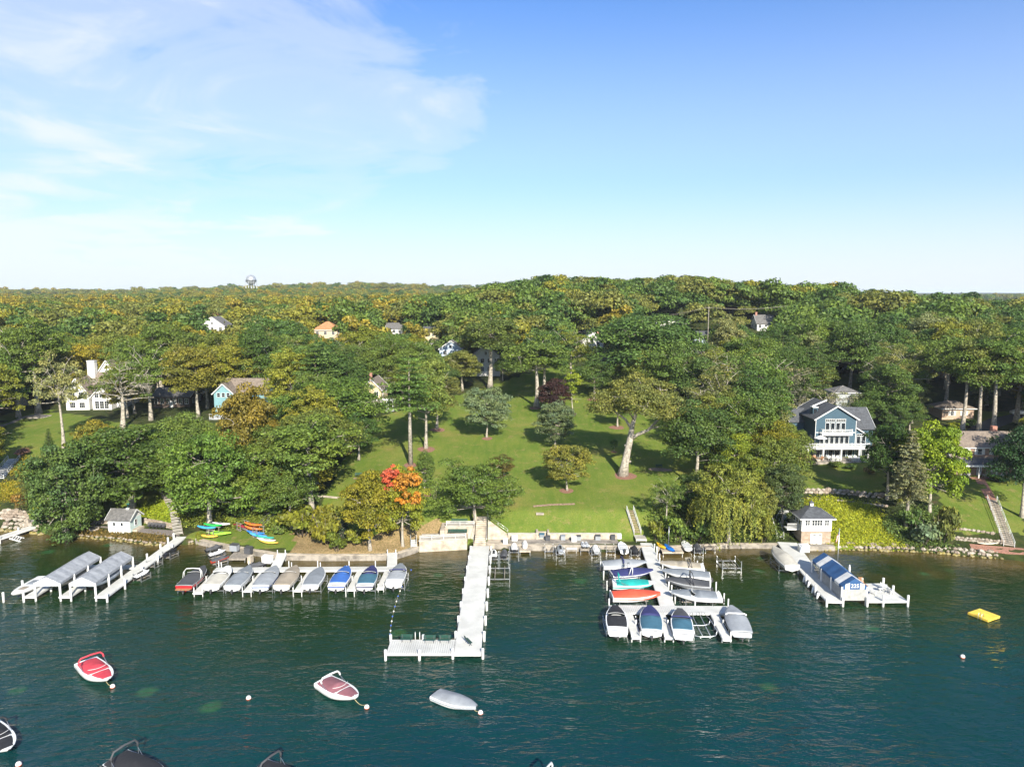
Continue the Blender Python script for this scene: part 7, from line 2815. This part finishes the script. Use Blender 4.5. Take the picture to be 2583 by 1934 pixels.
for i, (x, y, rz) in enumerate(((.6, .9, 0), (1.6, .9, 0), (2.6, .9, .1), (.6, -.6, pi), (1.6, -.6, pi), (5.4, .9, 0), (6.6, .9, 0), (5.4, -.9, pi), (6.6, -.9, pi))):
    deck_chair('white chair at the patio tables under the blue house deck', 72 + x, 158.0 + y, 6.32, rz, WHITE, 'white patio chairs under the deck')
for x, lab in ((1.6, 'white dining table under the blue house deck, nearer the fire pit'), (6.0, 'white dining table under the blue house deck, farther from the fire pit')):
    o = thing('patio_table', lab, 'table', (72 + x, 158.1, 6.32))
    b = MB()
    b.box(-1.1, 1.1, -.45, .45, .70, .75)
    b.build('top', WHITE, o)
    for sx in (-1, 1):
        for sy in (-1, 1):
            b = MB()
            b.box(sx * .95 - .04, sx * .95 + .04, sy * .36 - .04, sy * .36 + .04, 0, .70)
            b.build('leg', WHITE, o)
t2 = thing('parasol', 'open white parasol on the blue house deck', 'parasol', (71.0, 160.6, 9.1))
b = MB()
b.tube([(0, 0, 0), (0, 0, 2.5)], .03, 6)
b.build('pole', ALU, t2)
b = MB()
b.lathe([(1.5, 1.95), (1.45, 2.0), (.7, 2.35), (.04, 2.62)], 8, smooth=False)
b.build('canopy', COVERS['white'], t2)
# garage behind
t = bldg('garage', 'blue-grey garage with a hipped roof behind the blue house', 2140, 186, cat='garage')
zg = t.location.z
zz = zat(990, 186) - zg
hip(t, -3.2, 2.6, 0, 6, -2, max(3, zz), max(4.5, zat(972, 189) - zg), SID_G, ROOF_G)
b = MB()
b.box(2.45, 2.62, -.03, -.003, -1, max(3, zz))
b.build('corner_board', WHITE, t)
window(t, (-.5, 0, 1.6), 1.0, 1.2)

# ------------------------------------------------------------------ stone boathouse
t = thing('boathouse', 'little boathouse with a stone base, windowed white upper floor and cupola', 'boathouse', (52.85, 119.2, .7))
b = MB()
b.box(-2.55, 2.55, 0, 5.2, -.6, 2.4)
b.build('stone_base', STONEV, t)
ro = hip(t, -2.6, 2.6, -.05, 5.25, 2.4, 4.75, 6.3, WHITE, ROOF_D, .5, 'upper_wall')
b = MB()
b.box(-2.4, 2.4, -.085, -.053, 2.62, 3.15)
b.build('front_panel', SID_P, t)
b = MB()
b.box(-2.635, -2.603, .2, 5.0, 2.55, 3.25)
b.build('side_panel', SID_G, t)
for x0, x1, n_ in ((-2.0, -1.2, 2), (-.85, .95, 4), (1.35, 2.1, 2)):
    for i in range(n_):
        x = x0 + (x1 - x0) * (i + .5) / n_
        window(t, (x, -.05, 3.95), (x1 - x0) / n_ - .14, .95, bars=(1, 2), frame=.05)
for i in range(4):
    window(t, (-2.6, .8 + i * 1.15, 3.95), .8, .95, 'l', (1, 2), frame=.06)
b = MB()
b.box(-1.0, 1.0, -.07, -.004, -.1, 2.0)
dr = b.build('garage_door', WHITE, t)
for i, x in enumerate((-.55, .45)):
    b = MB()
    b.box(x, x + .5, -.085, -.072, 1.55, 1.75)
    b.build('pane', GLASS, dr)
b = MB()
b.box(-.28, .28, 2.3, 2.86, 6.0, 6.75)
cu_ = b.build('cupola', WHITE, ro)
b = MB()
b.lathe([(.48, 6.75), (.1, 7.1), (.03, 7.2), (.02, 7.6)], 8, (0, 2.58, 0), smooth=False)
b.build('cupola_cap', ROOF_D, cu_)
b = MB()
b.box(-4.6, -2.62, 1.2, 2.8, 2.2, 2.4)
ba = b.build('side_porch', WHITE, t)
b = MB()
for i in range(12):
    x = -4.55 + i * .17
    b.box(x - .02, x + .02, 1.22, 1.26, 2.4, 3.3)
b.box(-4.6, -2.62, 1.2, 1.28, 3.3, 3.38)
b.build('porch_railing', WHITE, ba)
b = MB()
b.box(-4.5, 2.9, -1.2, -.01, -.7, .08)
b.build('apron', CONCG, t)

# ------------------------------------------------------------------ white boat hut
t = thing('boat_hut', 'small white boat hut with a grey roof and mint gable end at the water', 'hut', (-71.4, 124.8, .95), radians(-6))
gable(t, -2.1, 2.1, 0, 3.4, -.3, 2.45, 3.75, siding('bright_white_siding', (.70, .70, .68)), ROOF_G, 'x', .35)
b = MB()
b.box(2.104, 2.125, .1, 3.3, 0, 2.4)
b.build('mint_panel', SID_M, t)
for x in (-.9, .6):
    window(t, (x, 0, 1.55), .4, .6, bars=(1, 1), frame=.06)
window(t, (2.125, 1.7, 1.5), .6, 1.0, 'r', (1, 2), frame=.08)
b = MB()
b.box(2.15, 3.0, .6, 2.8, -.1, .45)
b.build('step', CONC, t)
b = MB()
b.box(.5, 1.0, 1.5, 1.9, 3.6, 4.1)
cp = b.build('cupola', WHITE, t)
b = MB()
b.tube([(.75, 1.7, 4.1), (.75, 1.7, 4.9)], .025, 5)
b.box(.45, 1.05, 1.69, 1.71, 4.78, 4.92)
b.build('weathervane', MATS['teal_gelcoat'], cp)
for s, x in ((-1, -2.12), (1, 2.0)):
    b = MB()
    b.box(x, x + .12, -.03, -.003, -.2, 2.4)
    b.build('corner_board', WHITE, t)
for i in range(5):
    p = KG(375 + i * 9, 1331 + i * .6)
    deck_chair('dark slatted chair in the row along the wall by the white hut', p[0], p[1], p[2] + .05, 0, DARKMET, 'dark chairs along the hut yard wall')
p = KG(238, 1336)
b = MB()
b.lathe([(.85, 0), (.85, .32), (.7, .34), (.68, .1)], 16)
o = b.build('fire_ring', STONEL, None, p)
tag(o, 'round pale stone fire ring beside the white boat hut', 'fire pit')

# ------------------------------------------------------------------ brick house on the right
g = G(2480, 1206)
Yb = g.y + 2.2
t = thing('house', 'brick house with a long grey roof, white dormer row and front porch', 'house', (AtY(2490, 1200, Yb).x, Yb, g.z))
zg = g.z
k = depth((0, Yb, zg + 3)) / FPX
xl, xr = (2402 - 2490) * k, (2590 - 2490) * k
ZP = zat(1090, Yb + 4.5) - zg
gable(t, xl, xr, 0, 9, -.8, 3.0, ZP, BRICK, ROOF_B, 'x', .4)
# shed dormer
dx0, dx1 = (2420 - 2490) * k, (2560 - 2490) * k
zd0, zd1 = zat(1150, Yb + .6) - zg, zat(1129, Yb + .6) - zg
b = MB()
b.box(dx0, dx1, .6, 4.6, zd0 - .4, zd1)
do = b.build('dormer', BRICK, t)
b = MB()
b.add([(dx0 - .2, .3, zd1 + .01), (dx1 + .2, .3, zd1 + .01), (dx1 + .2, 4.6, ZP + .1), (dx0 - .2, 4.6, ZP + .1), (dx0 - .2, .3, zd1 + .15), (dx1 + .2, .3, zd1 + .15), (dx1 + .2, 4.6, ZP + .26), (dx0 - .2, 4.6, ZP + .26)],
      [(3, 2, 1, 0), (4, 5, 6, 7), (0, 1, 5, 4), (1, 2, 6, 5), (3, 0, 4, 7)])
b.build('dormer_roof', ROOF_B, do)
b = MB()
b.box(dx0 - .2, dx1 + .2, .25, .30, zd1 - .1, zd1 + .1)
b.build('dormer_fascia', WHITE, do)
for u in (2434, 2471, 2508, 2545):
    window(t, ((u - 2490) * k, .6, (zd0 + zd1) / 2 + .05), .9, 1.15, bars=(1, 2), shutters=WHITE)
# porch
b = MB()
b.add([(xl, -2.4, 2.65), (xr, -2.4, 2.65), (xr, .2, 3.5), (xl, .2, 3.5), (xl, -2.4, 2.8), (xr, -2.4, 2.8), (xr, .2, 3.65), (xl, .2, 3.65)], [(3, 2, 1, 0), (4, 5, 6, 7), (0, 1, 5, 4), (0, 4, 7, 3), (1, 2, 6, 5)])
pr = b.build('porch_roof', ROOF_D, t)
b = MB()
b.box(xl, xr, -2.46, -2.405, 2.45, 2.8)
b.build('porch_fascia', WHITE, pr)
for u in (2406, 2450, 2494, 2540, 2580):
    b = MB()
    b.box((u - 2490) * k - .1, (u - 2490) * k + .1, -2.4, -2.2, -.5, 2.6)
    b.build('porch_post', WHITE, t)
b = MB()
b.box(xl, xr, -2.7, -.01, -.9, .05)
b.build('porch_floor', BRICKP, t)
for u in (2428, 2512, 2570):
    window(t, ((u - 2490) * k, 0, 1.5), 1.2, 1.3, shutters=WHITE)
b = MB()
b.box((2468 - 2490) * k - .5, (2468 - 2490) * k + .5, -.06, -.004, .05, 2.15)
dd = b.build('door', WHITE, t)
b = MB()
b.box((2468 - 2490) * k - .3, (2468 - 2490) * k + .3, -.08, -.062, .9, 1.9)
b.build('pane', GLASS, dd)
b = MB()
b.box((2537 - 2490) * k - .5, (2537 - 2490) * k + .5, 4.5, 5.4, ZP - .8, ZP + 1.3)
b.build('chimney', CHIM, t)
for i, u in enumerate((2440, 2486, 2500, 2525)):
    p = AtY(u, 1200, Yb - 1.3)
    deck_chair('white chair on the brick house porch', p.x, Yb - 1.3, zg + .06, pi, WHITE, 'white chairs on the brick porch')
t = bldg('garage', 'small brick garage with a hipped grey roof and white shutters', 2420, 189, cat='garage')
zg = t.location.z
k = depth((0, 189, zg + 3)) / FPX
hip(t, -40 * k, 40 * k, 0, 6.5, -1.5, zat(1030, 189) - zg, zat(1010, 192) - zg, BRICKT, ROOF_B)
for x in (-1.6, 1.6):
    window(t, (x, 0, (zat(1030, 189) - zg) * .55), .8, 1.1, bars=(2, 2), shutters=WHITE)
t = bldg('gazebo', 'dark screened gazebo with a grey hip roof behind the tall oaks', 2422, 232, cat='gazebo')
b = MB()
b.lathe([(3.4, 2.5), (3.3, 2.6), (.1, 4.2)], 8, smooth=False)
b.build('roof', ROOF_G, t)
for i in range(8):
    a = i * pi / 4 + pi / 8
    b = MB()
    b.box(2.8 * cos(a) - .08, 2.8 * cos(a) + .08, 2.8 * sin(a) - .08, 2.8 * sin(a) + .08, -.5, 2.55)
    b.build('post', DARKMET, t)
b = MB()
b.lathe([(2.7, -.4), (2.7, .9), (2.6, .9)], 8, smooth=False)
b.build('skirt_wall', DARKMET, t)

# ------------------------------------------------------------------ white car
g = G(2573, 1046)
t = thing('parked_car', 'white car parked on the driveway behind the brick house', 'car', g, radians(80))
prof_ = [(-2.2, .35), (-2.25, .75), (-2.0, .95), (-1.3, 1.02), (-.75, 1.45), (.9, 1.5), (1.7, 1.1), (2.2, 1.0), (2.3, .6), (2.25, .35)]
b = MB()
for s0, s1 in ((-.88, .88),):
    vs = [(x, s0, z) if i in (0, 1, 2, 3, 6, 7, 8, 9) else (x, s0 * .8, z) for i, (x, z) in enumerate(prof_)] + [(x, s1, z) if i in (0, 1, 2, 3, 6, 7, 8, 9) else (x, s1 * .8, z) for i, (x, z) in enumerate(prof_)]
    n_ = len(prof_)
    b.add([(-y, x, z) for x, y, z in vs], [tuple(range(n_)), tuple(reversed(range(n_, 2 * n_)))] + [(i, i + n_, (i + 1) % n_ + n_, (i + 1) % n_) for i in range(n_)])
bd = b.build('body', GEL, t)
b = MB()
for s in (-1, 1):
    b.add([(s * .872, -1.2, 1.04), (s * .872, 1.55, 1.1), (s * .73, .85, 1.44), (s * .73, -.7, 1.40)], [(0, 1, 2, 3)])
b.build('side_windows', GLASS, bd)
for x in (-1.4, 1.4):
    for s in (-1, 1):
        b = MB()
        b.tube([(s * .72, x, .33), (s * .92, x, .33)], .33, 14)
        w_ = b.build('wheel', RUBBER, t)
        b = MB()
        b.tube([(s * .90, x, .33), (s * .935, x, .33)], .2, 10)
        b.build('rim', ALU, w_)
for s in (-1, 1):
    b = MB()
    b.box(s * .6 - .16, s * .6 + .16, 2.24, 2.31, .68, .82)
    b.build('headlight', ALU, t)

# ------------------------------------------------------------------ water tower
Yt = 1080
p = AtY(633, 700, Yt)
t = thing('water_tower', 'silver water tower with a round tank above the far woods', 'water tower', (p.x, Yt, H(p.x, Yt)))
zt = zat(707, Yt) - t.location.z
R_ = 7.4
SILT = mat('silver_paint', (.42, .44, .45), .35, .1, .2, metal=.5)
b = MB()
b.lathe([(.8, zt - R_ * 1.05), (R_ * .6, zt - R_ * .8), (R_ * .96, zt - R_ * .25), (R_, zt), (R_ * .97, zt + R_ * .35), (R_ * .75, zt + R_ * .78), (R_ * .4, zt + R_ * 1.0), (.2, zt + R_ * 1.08)], 24)
b.build('tank', SILT, t)
b = MB()
b.lathe([(R_ * 1.02, zt - .5), (R_ * 1.10, zt - .5), (R_ * 1.10, zt + .3), (R_ * 1.02, zt + .3)], 24)
b.build('walkway', DARKMET, t)
for i in range(6):
    a = i * pi / 3 + .3
    b = MB()
    b.tube([(R_ * 1.15 * cos(a), R_ * 1.15 * sin(a), -1), (R_ * .98 * cos(a), R_ * .98 * sin(a), zt)], .42, 8)
    b.build('leg', SILT, t)
b = MB()
b.tube([(0, 0, -1), (0, 0, zt - R_)], 1.1, 10)
b.build('riser_pipe', SILT, t)

# utility pole and wires up the hill
Yp = 262
p = AtY(1788, 780, Yp)
t = thing('utility_pole', 'thin wooden utility pole with wires above the hillside trees', 'utility pole', (p.x, Yp, H(p.x, Yp)))
zt = zat(773, Yp) - t.location.z
b = MB()
b.tube([(0, 0, -1), (0, 0, zt)], [.16, .11], 8)
b.build('pole', WOODG, t)
b = MB()
b.box(-1.2, 1.2, -.06, .06, zt - .5, zt - .38)
b.build('crossarm', WOODG, t)
for dx, e in ((-1.1, (-22, 10, -3.5)), (0, (-22, 12, -4)), (1.1, (30, 6, .5)), (-1.1, (30, 5, .2))):
    b = MB()
    b.tube([Vector((dx, 0, zt - .3)).lerp(Vector((dx + e[0], e[1], zt - .3 + e[2])), i / 8) - Vector((0, 0, .9 * sin(pi * i / 8))) for i in range(9)], .035, 4)
    b.build('wire', WOODG, t)

# ------------------------------------------------------------------ the air
b = MB()
b.box(-16000, 16000, -12000, 22000, -6, 96)
hm = bpy.data.materials.new('haze')
hm.use_nodes = True
t = hm.node_tree
t.nodes.clear()
pv = nd(t, 'ShaderNodeVolumePrincipled', ins={'Density': 0.00008, 'Color': (0.80, 0.90, 1.0, 1), 'Anisotropy': 0.0})
o = nd(t, 'ShaderNodeOutputMaterial')
t.links.new(pv.outputs[0], o.inputs['Volume'])
tag(b.build('haze', hm), kind='stuff')
